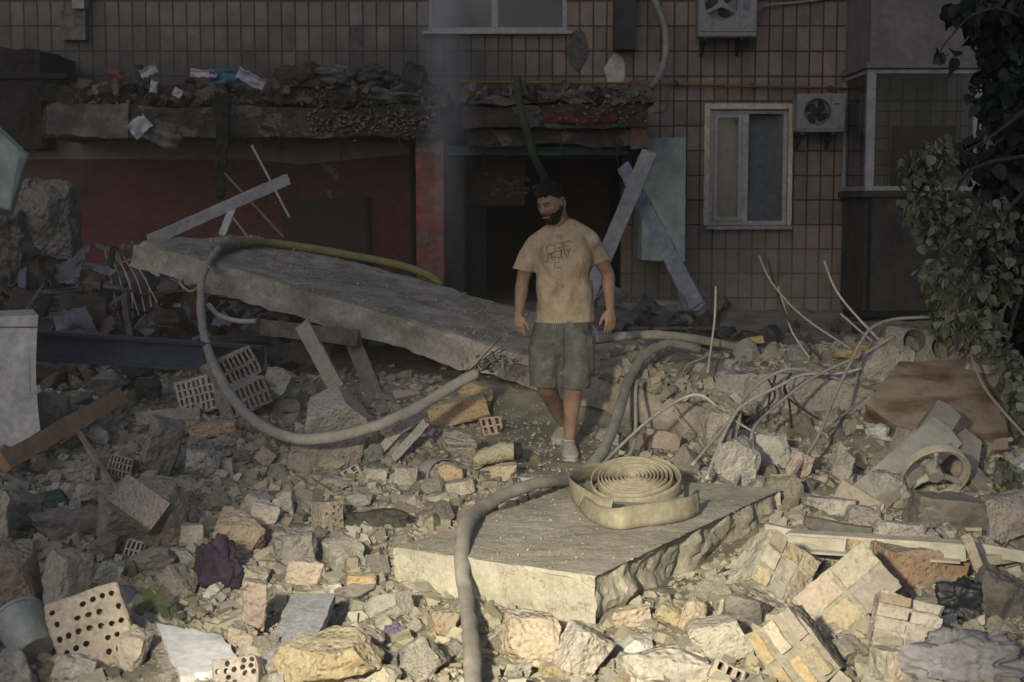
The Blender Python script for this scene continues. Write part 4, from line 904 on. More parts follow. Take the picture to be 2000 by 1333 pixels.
# loose outer band: from the left fold round the front to the free end at the right
def bl(px,py): q=onB(px,py,0); return q
pp=[bl(1132,1000),bl(1150,1018),bl(1180,1032),bl(1215,1036),bl(1262,1030),bl(1310,1024),bl(1345,1016),bl(1366,1006)]
par,QQ=catm(pp,6)
bm=bmesh.new(); strip(bm,[(q.x,q.y) for q in QQ],[.070+.03*min(1,i/20) for i in range(len(QQ))],.013,Matrix.Translation((0,0,BC.z-.005)),twist=[.35-.25*i/len(QQ) for i in range(len(QQ))]); O("loose_end",bm,m_roll,roll,smooth=True)
pp=[bl(1225,948),bl(1180,940),bl(1140,948),bl(1118,968),bl(1122,990),bl(1150,1010),bl(1190,1018)]
par,QQ=catm(pp,6)
bm=bmesh.new(); strip(bm,[(q.x,q.y) for q in QQ],.095,.012,Matrix.Translation((0,0,BC.z)),twist=[.2+.35*math.sin(i*.25) for i in range(len(QQ))]); O("folded_band",bm,m_roll,roll,smooth=True)
bm=bmesh.new(); q=bl(1340,985); box(bm,(q.x-.01,q.y-.01,BC.z+.02),(q.x+.012,q.y+.01,BC.z+.085)); O("dark_tie",bm,m_dark,roll)
# ---------------- bars, planks ----------------
def bar(name,p1,p2,w,t,m,label=None,cat=None,ref=(0,1,0),seed=1,amp=.006,parent=None,tap=(1,1),group=None,bend=0,n=None,tgt=.06):
    p1,p2=Vector(p1),Vector(p2); d=(p2-p1); L_=d.length; d.normalize(); a1=(Vector(ref)-d*d.dot(Vector(ref))).normalized(); a2=d.cross(a1)
    nn=n or max(2,int(L_/.08))
    def f(u,v,s):
        k=tap[0]*(1-u)+tap[1]*u
        e=(.03*nz(v*7+seed,s*5,seed) if u in (0,1) else 0)
        return p1+d*(L_*u+e)+a2*((v-.5)*w*k)+a1*((s-.5)*t)+Vector((0,0,bend*math.sin(u*math.pi)))
    bm=gridbox(nn,2,2,f); rough(bm,.4,amp,tgt,seed,iters=1)
    return O(name,bm,m,parent,label=label,cat=cat,group=group,smooth='auto')
m_profile=mat("dusty_white_profile",(.50,.47,.40),(.41,.385,.33),ns=3,bump=.2,fine=60,rnd=0,rough=.6,speck=.2)
pr=E("window_profile",P(1700,1085,6.2),"long dusty white plastic window profile lying across the bricks at the right","window profile")
bar("profile_rail",P(1540,1056,6.35),P(1890,1078,5.85),.07,.05,m_profile,parent=pr,amp=.001,tgt=.2)
bar("profile_lip",P(1497,1032,6.45),P(1560,1046,6.35),.045,.03,m_profile,parent=pr,amp=.004)
bar("profile_edge",P(1545,1040,6.33),P(1885,1062,5.87),.012,.07,m_profile,parent=pr,amp=.001,tgt=.2)
bar("profile_edge",P(1545,1074,6.30),P(1880,1096,5.83),.010,.06,m_profile,parent=pr,amp=.001,tgt=.2)
bar("plastic_strip",P(1880,1066,6.1),P(2010,1090,6.0),.05,.02,m_profile,"pale torn plastic strip crossing the right end of the white window profile","plastic strip",amp=.006)
bar("plastic_strip",P(1895,1100,6.0),P(2030,1078,6.1),.045,.03,m_steel,"grey broken strip running off the right edge beside the window profile","plastic strip",amp=.006,seed=4)
bar("wood_scrap",P(1888,1052,5.85),P(1912,1110,5.8),.04,.02,m_pink,"short pinkish slat lying over the right end of the white window profile","slat",amp=.004)
bar("dark_bar",P(1575,1022,6.7),P(1705,1040,6.6),.05,.04,m_darkc,"short dark charred bar behind the left end of the window profile","bar",amp=.015,tgt=.04)
bar("wooden_beam",P(5,905,8.2),P(236,775,9.7),.115,.06,m_woodo,"orange-brown timber beam sloping up from the left edge towards the slotted bricks","timber beam",seed=3)
bar("wooden_stick",P(155,845,8.9),P(218,952,7.7),.035,.03,m_wood,"thin slanting stick crossing below the orange-brown beam","stick",tap=(.35,1.2))
bar("wooden_board",P(210,935,8.2),P(395,842,9.3),.06,.02,m_darkc,"dark board lying behind the slanting stick","board")
bar("wooden_stick",P(-10,925,8.0),P(60,955,7.8),.05,.03,m_wood,"short brown stick at the left edge under the orange-brown beam","stick")
bar("metal_rod",P(36,1070,6.6),P(110,1044,6.8),.022,.022,m_steel,"short grey metal rod lying at the far left","rod",amp=.001)
bar("plastic_trim",P(325,945,7.9),P(470,960,7.8),.018,.02,m_profile,"thin pale trim strip lying behind the flat-faced masonry lump","trim strip",bend=.01)
bar("wooden_batten",P(205,1338,5.0),P(325,1292,5.1),.045,.03,m_wood,"pale wooden batten at the bottom edge left of the white board","batten")
bar("wooden_lath",P(700,1172,5.9),P(835,1235,5.6),.022,.014,m_wood,"thin wooden lath lying below the left end of the near slab","lath")
bar("leaning_post",P(592,636,9.9),P(662,765,9.35),.105,.05,m_conc,"pale grey post leaning under the far slab with its foot on the tall lump","post",amp=.004)
bar("post_shadow_strip",P(690,668,10.8),P(745,800,10.0),.12,.03,m_darkc,"dark board leaning under the far slab right of the pale post","board")  # dark bar stands in for the shadow cast by the post
bar("white_trim",P(735,888,8.5),P(805,812,8.7),.055,.02,m_plaster,"upper of two crossed white plaster trims right of the tall pale lump","trim",seed=4)
bar("white_trim",P(768,895,8.35),P(832,825,8.55),.05,.03,m_plaster,"lower white plaster trim, its foot nearest the bent metal strip","trim",seed=6)
bar("white_trim",P(770,845,8.6),P(830,805,8.7),.06,.02,m_plaster,"short broad white trim behind the two crossed ones","trim",seed=8)
bb=E("blue_beam",P(300,720,9.9),"dark blue painted steel beam lying behind the white metal box","steel beam")
bar("web",P(60,672,9.9),P(512,702,9.9),.19,.02,m_blue,parent=bb,amp=.001,tgt=.3)
bar("flange",P(60,648,9.88),P(512,679,9.88),.02,.12,m_blue,parent=bb,amp=.001,tgt=.3)
bar("flange",P(60,700,9.88),P(512,728,9.88),.02,.12,m_blue,parent=bb,amp=.001,tgt=.3)
bar("steel_sheet",P(512,640,10.9),P(700,660,10.6),.12,.03,m_darkc,"dark sheet lying under the far slab right of the blue beam","sheet",amp=.01)
bar("white_board",P(292,470,13.0),P(563,350,13.6),.10,.035,simple("white_board_paint",(.50,.50,.53),bump=.4),"long white painted board rising out behind the far slab against the red wall","board",ref=(0,1,.3),amp=.008)
bar("board_leg",P(434,458,13.2),P(458,398,13.4),.065,.03,simple("white_board_paint2",(.48,.48,.50)),"short white board propping up the long one behind the far slab","board")
bar("thin_lath",P(492,285,14.5),P(566,425,14.2),.022,.02,m_wood,"thin brown lath leaning on the red wall above the far slab","lath",seed=3)
bar("thin_lath",P(440,340,14.5),P(555,465,14.0),.018,.02,m_darkc,"dark thin lath crossing behind the white board","lath",seed=5)
bar("thin_lath",P(455,425,13.8),P(480,458,13.6),.018,.02,m_wood,"short lath stub sticking up beside the white board's leg","lath",seed=6)
bar("hanging_strap",P(436,190,YC-.15),P(430,385,YC-.1),.15,.06,simple("black_cloth",(.018,.02,.019),rough=.9),"black charred strip hanging down the porch from the canopy rubble","strip",tap=(1.0,.7),amp=.05,tgt=.05)
bar("roof_edge_strip",P(-30,150,YC-.1),P(135,150,YC-.1),.06,.3,m_black,"dark strip along the top of the sooty left wall corner","strip")
# metal profiles at the doorway
m_greyp=mat("grey_painted_panel",(.26,.265,.28),(.18,.18,.19),ns=3,bump=.3,rnd=0,rough=.6)
m_bluem=mat("bluish_metal",(.24,.25,.30),(.16,.165,.20),ns=5,bump=.4,rnd=0,rough=.45)
bar("door_plank",P(1268,298,YC-1.5),P(1138,606,YC-2.0),.17,.03,m_greyp,"grey plank leaning across the doorway in front of the mint wall","plank",ref=(.3,1,0),amp=.006,tap=(1,.9))
bar("metal_channel",P(1218,325,YC-.9),P(1362,600,YC-2.6),.16,.04,m_bluem,"bluish bent metal channel crossing behind the grey plank at the doorway","metal channel",ref=(.3,1,0),tap=(.9,1.1),amp=.012)
# bent metal strip
bm=bmesh.new(); tube(bm,[P(822,945,8.1),P(828,915,8.2),P(848,898,8.3),P(878,898,8.4),P(905,912,8.4),P(925,915,8.35),P(940,900,8.4)],[.006]*7,[.045]*7,n=8,ref=(0,0,1),sub=5)
O("bent_metal_strip",bm,m_steel,label="curved flat metal strip arching over stones below the hose loop",cat="metal strip",smooth=True)
pl=E("plaster_roll",P(970,905,8.2),"pale crumpled roll with a black end, just left of the man's shoes","roll")
bm=bmesh.new(); tube(bm,[P(925,900,8.35),P(955,890,8.35),P(985,883,8.35),P(1004,882,8.35)],[.03,.05,.058,.055],n=14,sub=4,wob=.02); O("roll_body",bm,m_cream,pl,smooth=True)
bm=bmesh.new(); tube(bm,[P(1004,882,8.36),P(1018,880,8.37)],[.05,.045],n=12); O("black_end",bm,m_dark,pl)
# carpet scrap
def drape(name,px,py,w,h,Y,m,label,cat,seed,thick=.05,rot=(0,0,0),n=26,fold=.5,dd=.6,edge=.15,lift=0):
    Y=min(Y,gh(px,min(1400,py+h*.45)).y+.03); k=Y/F; W_,H_,D_=w*k,h*k,(w+h)*k/2*dd
    bm=bmesh.new()
    r=bmesh.ops.create_icosphere(bm,subdivisions=5,radius=1)['verts']
    for v in r:
        p=v.co.copy(); q=p*1.6+Vector((seed,0,0))
        rr=1+edge*2*noise.noise(q)+fold*.13*(1-min(1,2.2*abs(noise.noise(q*1.7+Vector((0,3,0))))))**2+fold*.07*(1-min(1,3*abs(noise.noise(q*3.4))))-fold*.13*abs(noise.noise(Vector((q.x*4,q.y*4,q.z*1.6))))
        v.co=Vector((p.x*W_/2*rr,p.y*D_/2*rr,p.z*H_/2*rr))
    xf(bm,TRS(P(px,py,Y+.05),rot)); return O(name,bm,m,label=label,cat=cat,smooth=True)
drape("carpet_scrap",735,1016,150,40,6.9,mat("dark_felt",(.10,.095,.08),(.05,.05,.04),ns=30,bump=.8,rnd=0,fine=150,speck=.6),"dark grey felt or carpet scrap lying left of the near slab's back edge","carpet scrap",3,fold=.3,edge=.2)
drape("purple_cloth",428,1112,75,110,5.85,mat("purple_cloth",(.06,.042,.07),(.03,.022,.04),ns=12,bump=.6,rnd=0),"crumpled dark purple cloth hanging between the stones","cloth",7,fold=1.2,edge=.3)
drape("purple_scrap",348,1128,52,38,5.8,mat("violet_cloth",(.09,.065,.11),(.05,.04,.07),ns=12,bump=.6,rnd=0),"small violet cloth scrap above the green plant","cloth",9,fold=1.2,edge=.3)
drape("blue_ball",243,1170,62,56,5.55,simple("blue_plastic",(.085,.11,.17),rough=.5),"dull blue plastic ball wedged behind the round-holed brick","ball",11,fold=.05,edge=.03,dd=.9)
drape("grey_cloth",1895,1300,235,110,4.95,mat("grey_cloth",(.30,.29,.31),(.22,.215,.24),ns=7,bump=.5,rnd=0,fine=200,speck=.15),"crumpled grey-blue cloth heaped at the bottom right corner","cloth",13,fold=1.6,edge=.25,dd=.8)
drape("purple_scrap",770,1245,52,50,5.35,mat("violet_cloth2",(.13,.11,.17),(.08,.07,.11),ns=12,bump=.6,rnd=0),"small crumpled violet wrapper right of the cream mortar lump","wrapper",15,fold=1.2,edge=.35)
drape("dark_bag",1890,1180,120,100,6.0,simple("black_bag",(.025,.027,.035),rough=.5),"black plastic bag in the shade above the grey cloth","bag",17,fold=1.2,edge=.3)
drape("rubber_scrap",690,1162,88,38,5.75,simple("black_rubber_dusty",(.07,.072,.068),rough=.7,dust=.5),"dark dusty rubber scrap lying on the top of the grey board","rubber scrap",19,fold=.3,edge=.2,rot=(0,-12,0))
drape("red_rag",812,1322,46,26,5.0,simple("red_rag",(.22,.03,.03)),"small red rag at the bottom edge left of the vertical hose","rag",21,fold=1,edge=.3)
drape("dark_cloth",75,1280,60,60,5.0,simple("dark_cloth",(.03,.03,.035)),"dark crumpled thing behind the bucket's lower right","cloth",23,fold=1.2,edge=.3)
# boards
def plate(name,quad,th,m,label,cat,seed=1,nu=20,nv=16,rag=.015):
    a,b,c,d=[Vector(q) for q in quad]; n=(b-a).cross(d-a).normalized()
    if n.y>0: n=-n
    def f(u,v,w):
        e=0
        p=(a*(1-u)+b*u)*(1-v)+(d*(1-u)+c*u)*v
        cc=(a+b+c+d)/4
        if u in (0,1) or v in (0,1): p+=(p-cc).normalized()*rag*(nz(u*6+seed,v*6,seed)+.5*nz(u*17,v*17,seed))
        return p-n*th*(1-w)
    bm=gridbox(nu,nv,1,f); rough(bm,.5,.004,.06,seed,iters=1); return O(name,bm,m,label=label,cat=cat,smooth='auto')
plate("white_board",[P(352,1322,4.58),P(472,1298,4.66),P(432,1240,4.95),P(305,1218,5.0)],.035,simple("white_laminate",(.80,.80,.84),speck=.1),"clean white laminate board piece tilted at the bottom left","board",3)
plate("tan_board",[P(335,1338,4.56),P(362,1328,4.6),P(306,1222,5.04),P(255,1195,5.15)],.03,m_pink,"tan board lying under the left side of the white laminate piece","board",5)
plate("grey_board",[P(500,1310,4.66),P(612,1262,4.88),P(655,1160,5.4),P(570,1160,5.4)],.035,mat("speckled_grey",(.42,.43,.445),(.28,.285,.30),ns=30,bump=.4,rnd=0,speck=.5),"flat speckled grey board tilted in the foreground left of the cream lump","board",7)
plate("cream_board",[P(1700,1060,6.3),P(1860,1075,6.2),P(1820,1030,6.5),P(1725,1020,6.5)],.02,m_plaster,"flat pale board right behind the window profile's middle","board",9)
# white metal box at the left
m_box=simple("white_enamel",(.60,.60,.62),rough=.5)
k=9.0/F; a=P(-60,862,9.0); b=P(84,862,9.0); t=P(84,622,9.0)
bm=bmesh.new(); gridbox(14,6,14,lambda u,v,w: Vector((a.x+(b.x-a.x)*u-.2*v-.03*math.sin(w*3)*(u>.9), 9.0+.5*v-.03*math.exp(-((u-.75)**2+(w-.6)**2)*30)*(1-v), a.z-.1+(t.z-a.z+.1)*w+.02*(u))),bm)
bx_=O("metal_box",bm,m_box,label="white sheet-metal appliance casing standing at the left edge",cat="metal box",smooth='auto')
bm=bmesh.new(); box(bm,(a.x,8.995,t.z-.06),(b.x-.01,8.9985,t.z-.052)); O("top_seam",bm,m_darkc,bx_)
# bucket
bk=E("bucket",P(50,1280,5.05),"white plastic bucket lying tipped over at the bottom left","bucket")
Mb=Matrix.Translation(P(50,1236,4.85))@Vector((-.52,.52,.50)).to_track_quat('Z','Y').to_matrix().to_4x4()
bm=bmesh.new(); n=36
prof=[(.0,-.09),(.066,-.09),(.072,-.08),(.088,.07),(.094,.072),(.095,.082),(.086,.082),(.068,-.075),(0,-.075)]
rings=[[bm.verts.new(Mb@Vector((r*math.cos(2*math.pi*i/n),r*math.sin(2*math.pi*i/n),z))) for i in range(n)] for r,z in prof[1:-1]]
for A_,B_ in zip(rings,rings[1:]):
    for i in range(n): bm.faces.new((A_[i],A_[(i+1)%n],B_[(i+1)%n],B_[i]))
bm.faces.new(rings[0][::-1]); bm.faces.new(rings[-1])
O("bucket_body",bm,simple("bucket_plastic",(.36,.375,.38),rough=.4),bk,smooth='auto')
bm=bmesh.new(); tube(bm,[Mb@Vector((.098*math.cos(t),.098*math.sin(t)*.4-.02,.075-.08*math.sin(t))) for t in [math.pi*i/10 for i in range(11)]],.003,n=6); O("handle",bm,m_steel,bk,smooth=True)
# can
cn=E("tin_can",P(770,1200,5.7),"white round can with a red rim lying left of the near slab","can")
c0=P(745,1186,5.75); c1=P(788,1200,5.7); bm=bmesh.new(); tube(bm,[c0,c1],.034,n=20); O("can_body",bm,m_plaster,cn,smooth='auto')
d=(c1-c0).normalized(); bm=bmesh.new(); tube(bm,[c1-d*.002,c1+d*.006],.0355,n=20); O("red_rim",bm,simple("red_plastic",(.35,.05,.04)),cn,smooth='auto')
# ---------------- steel channel with pulley wheel ----------------
mc=E("steel_machine_frame",P(1770,990,8.0),"dusty steel channel with a box head and a spoked pulley wheel at the right","machine frame")
bar("channel_base",P(1688,985,7.25),P(1850,842,7.95),.22,.02,m_steel,parent=mc,amp=.003,ref=(.2,-.8,.6))
bar("channel_flange",P(1702,1000,7.15),P(1850,874,7.85),.05,.07,m_steel,parent=mc,amp=.002)
bar("channel_flange",P(1668,966,7.3),P(1800,838,8.05),.03,.05,m_steel,parent=mc,amp=.002)
bar("box_head",P(1805,868,7.95),P(1842,812,8.2),.16,.14,m_steel,parent=mc,amp=.003,ref=(.2,-.8,.6))
bar("side_box",P(1872,928,7.9),P(1882,862,8.1),.13,.16,m_steel,parent=mc,amp=.003,ref=(0,1,.2))
bar("end_plate",P(1640,955,7.35),P(1715,1000,7.15),.10,.03,m_steel,parent=mc,amp=.003)
Mw=TRS(P(1826,925,7.45),(-58,-6,0)); wr=.178
bm=bmesh.new()
for zz in (-.018,-.006,.006,.018):
    tube(bm,[Mw@Vector((wr*math.cos(t),wr*math.sin(t),zz)) for t in [2*math.pi*i/48 for i in range(49)]],.009,n=8,cap=False)
tube(bm,[Mw@Vector((wr*.93*math.cos(t),wr*.93*math.sin(t),0)) for t in [2*math.pi*i/48 for i in range(49)]],.016,.022,n=8,cap=False)
O("wheel_rim",bm,m_steel,mc,smooth=True)
for i in range(3):
    t=2*math.pi*i/3+.5; bm=bmesh.new(); tube(bm,[Mw@Vector((.02*math.cos(t),.02*math.sin(t),.0)),Mw@Vector((wr*.5*math.cos(t),wr*.5*math.sin(t),0)),Mw@Vector((wr*.92*math.cos(t),wr*.92*math.sin(t),0))],[.03,.018,.03],[.014,.012,.014],n=10,sub=3); O("wheel_spoke",bm,m_steel,mc,smooth=True)
bm=bmesh.new(); tube(bm,[Mw@Vector((0,0,-.03)),Mw@Vector((0,0,.05)),Mw@Vector((0,0,.052)),Mw@Vector((0,0,.09))],[.04,.04,.022,.022],n=18); O("wheel_hub",bm,m_steel,mc,smooth='auto')
bm=bmesh.new()
tube(bm,[Mw@Vector((0,0,.08)),Mw@Vector((.03,.06,.12)),P(1800,898,7.5)],[.025,.03,.035],n=10,sub=3,wob=.01); O("axle_bracket",bm,m_steel,mc,smooth=True)
# ---------------- hollow-core slab end ----------------
def browns(N, L, co, tc, col, mixc, mth, tn):
    mp=N.new("ShaderNodeMapping"); mp.inputs['Scale'].default_value=(.9,.9,4.0); L.new(tc.outputs['Object'],mp.inputs[0])
    n=N.new("ShaderNodeTexNoise"); n.inputs['Scale'].default_value=2.4; n.inputs['Detail'].default_value=5; L.new(mp.outputs[0],n.inputs['Vector'])
    k=mth('MULTIPLY',mth('MAXIMUM',0.0,mth('MINIMUM',1.0,mth('MULTIPLY',mth('SUBTRACT',n.outputs['Fac'],.5),9.0))),.75)
    return mixc('MIX',k,col,(.12,.065,.03)), None
m_brown=mat("stained_slab_face",(.32,.26,.19),(.24,.195,.15),ns=3,bump=.3,rnd=0,extra=browns)
hc=E("hollow_core_slab",P(1840,850,9.0),"broken hollow-core floor slab at the right, brown stained face and two open cores on top","hollow-core slab")
q=[P(1690,790,8.9),P(1758,706,9.35),P(1905,700,9.35),P(2060,880,8.6),P(1800,866,8.5)]
bm=bmesh.new(); th_=Vector((.08,.40,-.25)); f0=bm.faces.new([bm.verts.new(p) for p in q]); ex=bmesh.ops.extrude_face_region(bm,geom=[f0]); bmesh.ops.translate(bm,vec=th_,verts=[g for g in ex['geom'] if isinstance(g,bmesh.types.BMVert)])
rough(bm,.8,.012,.06,4,iters=5); O("stained_face",bm,m_brown,hc,smooth='auto')
bm=chunkbm(random.Random(8),(.72,.30,.30),5,.03,20,(.75,1.0)); xf(bm,TRS(P(1822,685,9.55),(0,3,0)))
cut=bmesh.new()
for px,py in ((1790,668),(1846,680)): bmesh.ops.create_cone(cut,segments=24,radius1=.075,radius2=.075,depth=.42,cap_ends=True,matrix=TRS(P(px,py,9.35)+Vector((0,.0,.02)),(70,0,0)))
bm=boolean(bm,cut); O("broken_core_end",bm,m_mortar,hc,smooth='auto')
bm=chunkbm(random.Random(12),(.42,.25,.36),6,.04,16,(.6,.95)); xf(bm,TRS(P(1925,730,9.35),(0,35,0))); O("broken_side",bm,m_pink,hc,smooth='auto')
bm=chunkbm(random.Random(13),(.30,.22,.34),6,.06,16,(.6,.95)); xf(bm,TRS(P(1728,715,9.5),(0,15,0))); O("broken_corner",bm,m_mortar,hc,smooth='auto')
# concrete beam on the crest
bar("concrete_beam",P(1400,760,9.9),P(1712,775,9.6),.26,.25,m_mortar,"half buried concrete beam between the far slab's end and the hollow-core slab","concrete beam",amp=.04,seed=8)
# ---------------- rebar ----------------
def rebar(pts,label,r=.0115,m=None,name="rebar",cat="rebar",grp="bent steel bars sticking out of the rubble"):
    n=len(pts); Q=[P(*p) for p in pts]; bm=bmesh.new(); tube(bm,Q,r,n=8,sub=6); O(name,bm,m or m_rebar,label=label,cat=cat,group=grp,smooth=True)
rebar([(1815,620,9.2),(1747,624,9.2),(1705,639,9.1),(1681,669,9.0),(1660,711,8.85),(1630,774,8.6),(1600,849,8.2),(1564,906,7.9),(1538,948,7.6)],"steel bar with the tallest arch, curving from the leaves to the near slab",.011)
rebar([(1747,657,9.4),(1690,690,9.3),(1618,723,9.1),(1570,750,8.9),(1510,798,8.6),(1474,834,8.3),(1465,870,8.1),(1450,915,7.8),(1433,955,7.5)],"second steel bar from the right, ending upright just behind the near slab",.0105)
rebar([(1725,708,9.5),(1645,729,9.4),(1570,732,9.2),(1525,753,9.0),(1456,789,8.7),(1432,816,8.5),(1405,870,8.1),(1380,936,7.7)],"steel bar ending in mid air right of the hose roll",.0098)
rebar([(1666,752,9.5),(1618,735,9.4),(1552,721,9.2),(1510,732,9.1),(1465,765,8.9),(1438,804,8.6),(1405,846,8.3),(1352,909,7.9)],"steel bar with a hump in the middle, its tip just above the hose roll's shadow",.0098)
rebar([(1424,820,8.6),(1395,790,8.8),(1366,772,8.9),(1330,780,8.9),(1270,819,8.6),(1204,879,8.2),(1178,908,7.9)],"lowest arched steel bar, reaching left to the grey hose near the man's feet",.0098)
rebar([(1642,613,9.8),(1678,645,9.7),(1716,677,9.5)],"short straight bar pointing up left of the leaves",.008)
rebar([(1610,510,9.8),(1628,558,9.8),(1657,600,9.7),(1722,670,9.5)],"tall slender bar rising highest left of the leaves",.008)
rebar([(1482,500,10.4),(1510,556,10.3),(1570,620,10.2),(1662,682,10.0)],"longest thin bar crossing in front of the wall below the lower window",.008)
rebar([(1520,560,10.4),(1532,600,10.4),(1548,650,10.3),(1582,700,10.2)],"shorter thin bar of the pair standing on the crest",.008)
rebar([(1500,506,10.4),(1514,560,10.4),(1540,625,10.3),(1602,702,10.1)],"thin dark bar leaning with the pair on the crest",.008,m_rust)
rebar([(1398,560,10.3),(1396,620,10.2),(1390,670,10.0),(1382,728,9.7)],"single nearly upright bar standing right of the beige hose",.008)
rebar([(1690,777,9.2),(1650,808,9.0),(1620,832,8.8),(1576,862,8.5)],"short straight bar under the tallest arch",.007)
rebar([(1432,820,8.6),(1470,843,8.5),(1512,866,8.4),(1560,880,8.3)],"thin bar lying to the right from the foot of the arches",.007)
rebar([(1390,688,10.2),(1372,700,10.1),(1345,712,10.0),(1330,735,9.8)],"small bent wire near the beige hose",.006)
rebar([(1220,902,8.1),(1240,860,8.5),(1242,760,9.2),(1250,742,9.4)],"pale cord hanging over the edge of the far slab's buried end",.012,m_profile,"cord","cord","loose cords")
rebar([(1345,845,8.9),(1320,810,9.1),(1300,780,9.2)],"thin pale cord left of the rebar arch foot",.005,m_profile,"cord","cord","loose cords")
rebar([(1890,660,8.9),(1905,720,8.8),(1935,775,8.6),(2010,860,8.3)],"long thin twig curving down over the hollow-core slab to the right edge",.010,m_wood,"twig","twig","loose twigs")
rebar([(1995,985,6.6),(1982,1030,6.5),(1965,1062,6.4),(1930,1110,6.2),(1900,1180,6.0)],"thin dangling wire at the right edge above the grey cloth",.003,m_profile,"thin_wire","wire","loose wires")
rebar([(410,520,11.3),(370,570,11.5),(300,500,12.5),(200,525,12.6),(90,525,12.8)],"thin pale pipe lying over the dark junk behind the blue beam",.012,m_steel,"thin_pipe","pipe","loose pipes")
rebar([(407,595,11.0),(430,618,10.9),(468,628,10.8),(500,628,10.8)],"curved pale rim behind the hanging hose",.02,m_profile,"curved_rim","rim","loose rims")
for i,(px,py) in enumerate(((1500,780),(1515,775),(1530,790),(1545,770))):
    rebar([(px,py-40,9.3),(px+(-1)**i*12,py,9.1),(px+(i-1.5)*30,py+45,8.9)],["first","second","third","last"][i]+" red rusty root-like wire from the left, under the beam on the crest",.007,m_rust,"rusty_wire","wire","rusty wires under the beam")
# ---------------- papers, cloths and rubble on the canopy ----------------
m_paper=simple("white_paper",(.45,.45,.52)); m_bluec=simple("blue_cloth",(.08,.15,.24)); 
def paper(px,py,w,h,Y,m,label,cat,seed,rot=(0,0,0),crump=.25,name="paper_sheet"):
    k=Y/F; W_,H_=w*k,h*k
    bm=gridbox(14,1,10,lambda u,v,s:Vector(((u-.5)*W_,(v-.5)*.006+crump*W_*(nz(u*2.2+seed,s*2.2,seed)+.4*abs(nz(u*5,s*5+seed,seed))),(s-.5)*H_*(1-.5*abs(nz(u*3,seed)))+.1*H_*nz(u*5,seed))))
    xf(bm,TRS(P(px,py,Y),rot)); O(name,bm,m,label=label,cat=cat,smooth=True)
YP=YC-.15
paper(290,140,34,20,YP,m_paper,"small white folded paper high on the canopy rubble at the left","paper",1,(0,-25,0))
paper(300,170,14,24,YP,m_paper,"narrow white paper scrap under the folded one on the canopy","paper",2,(0,10,0))
paper(347,182,18,18,YP,m_paper,"tiny white scrap at the canopy edge between the papers","paper",3,(0,30,0))
paper(398,144,52,16,YP,m_paper,"white sheet sticking out left of the blue cloth on the canopy","paper",4,(0,5,0))
paper(490,155,58,24,YP-.05,m_paper,"largest white torn sheet lying over the blue cloth on the canopy","paper",5,(0,28,0))
paper(272,247,42,34,YC-.2,m_paper,"white crumpled sheet hanging in front of the canopy's face at the left","paper",6,(0,-40,0))
paper(315,268,75,34,YC-.15,m_darkc,"dark stiff sheet hanging beside the white crumpled one","sheet",7,(0,25,0),name="dark_sheet")
paper(450,150,80,30,YP+.05,m_bluec,"blue cloth in the canopy rubble under the white sheets","cloth",8,(0,4,0),name="blue_cloth")
paper(225,148,34,26,YP,simple("dark_red_cloth",(.13,.02,.025)),"dark red cloth scrap on the left part of the canopy","cloth",9,name="red_cloth")
paper(770,188,100,16,YP-.05,simple("green_cloth",(.07,.12,.095)),"dull green strip lying near the right end of the left canopy","strip",10,(0,2,0),name="green_strip")
drape("grey_sack",655,145,80,36,YP+.2,simple("grey_sack",(.10,.095,.10)),"grey sack bulging on the canopy rubble at the right","sack",31,fold=.8,edge=.2)
drape("brown_cloth",590,150,75,44,YP+.2,mat("brown_cloth",(.085,.06,.04),(.05,.035,.025),ns=9,rnd=0),"brown rags on the canopy left of the grey sack","rags",33,fold=1.2,edge=.3)
drape("black_bag",812,158,48,64,YP+.2,simple("black_bag2",(.03,.032,.033)),"black bag standing at the right end of the left canopy","bag",35,fold=.6,edge=.2)
drape("dark_rags",730,150,80,34,YP+.3,simple("dark_rags",(.05,.048,.05)),"dark rags between the grey sack and the black bag","rags",37,fold=1.2,edge=.3)
drape("dark_rags",265,160,60,50,YP+.3,simple("dark_rags2",(.06,.055,.055)),"dark crumpled felt behind the folded white paper","rags",39,fold=1.2,edge=.3)
m_crub=mat("canopy_rubble",(.14,.12,.10),(.07,.06,.052),ns=12,bump=.5,rnd=.7,isl=True)
# ---------------- dark junk pile behind the blue beam ----------------
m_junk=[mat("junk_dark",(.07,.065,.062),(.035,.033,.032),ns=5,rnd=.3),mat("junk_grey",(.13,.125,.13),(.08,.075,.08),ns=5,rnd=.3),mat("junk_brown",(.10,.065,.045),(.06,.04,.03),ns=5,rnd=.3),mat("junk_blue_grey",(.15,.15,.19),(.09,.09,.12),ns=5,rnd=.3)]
JL=[("junk_panel",215,560,95,22,3,40,"ribbed blue-grey panel lying aslant in the dark pile behind the blue beam","panel"),
("junk_panel",165,605,100,70,0,5,"dark bent tile-like panel in front of the ribbed one","panel"),
("junk_panel",110,570,110,22,1,-12,"grey broken strip left of the ribbed panel","panel"),
("junk_panel",60,590,90,60,0,20,"dark plate at the left edge above the white metal box","plate"),
("junk_panel",250,620,26,90,1,-15,"narrow upright board right of the ribbed panel","board"),
("junk_panel",325,572,110,16,2,-16,"brown slat under the far slab's raised left end","slat"),
("junk_panel",380,590,18,70,2,3,"upright brown slat behind the hanging hose","slat"),
("junk_panel",205,528,50,26,3,30,"pale bluish crumpled sheet at the top of the dark pile","sheet"),
("junk_panel",330,620,60,34,2,8,"brown can-shaped lump behind the blue beam","lump"),
("junk_panel",460,660,150,26,0,-4,"long dark sheet under the middle of the far slab","sheet"),
("junk_panel",515,620,20,16,2,0,"small orange-brown scrap under the far slab","scrap"),
("junk_panel",610,690,90,60,2,12,"dim brown block behind the leaning post","block"),
("junk_panel",560,690,70,50,0,-20,"dark block left of the leaning post","block")]
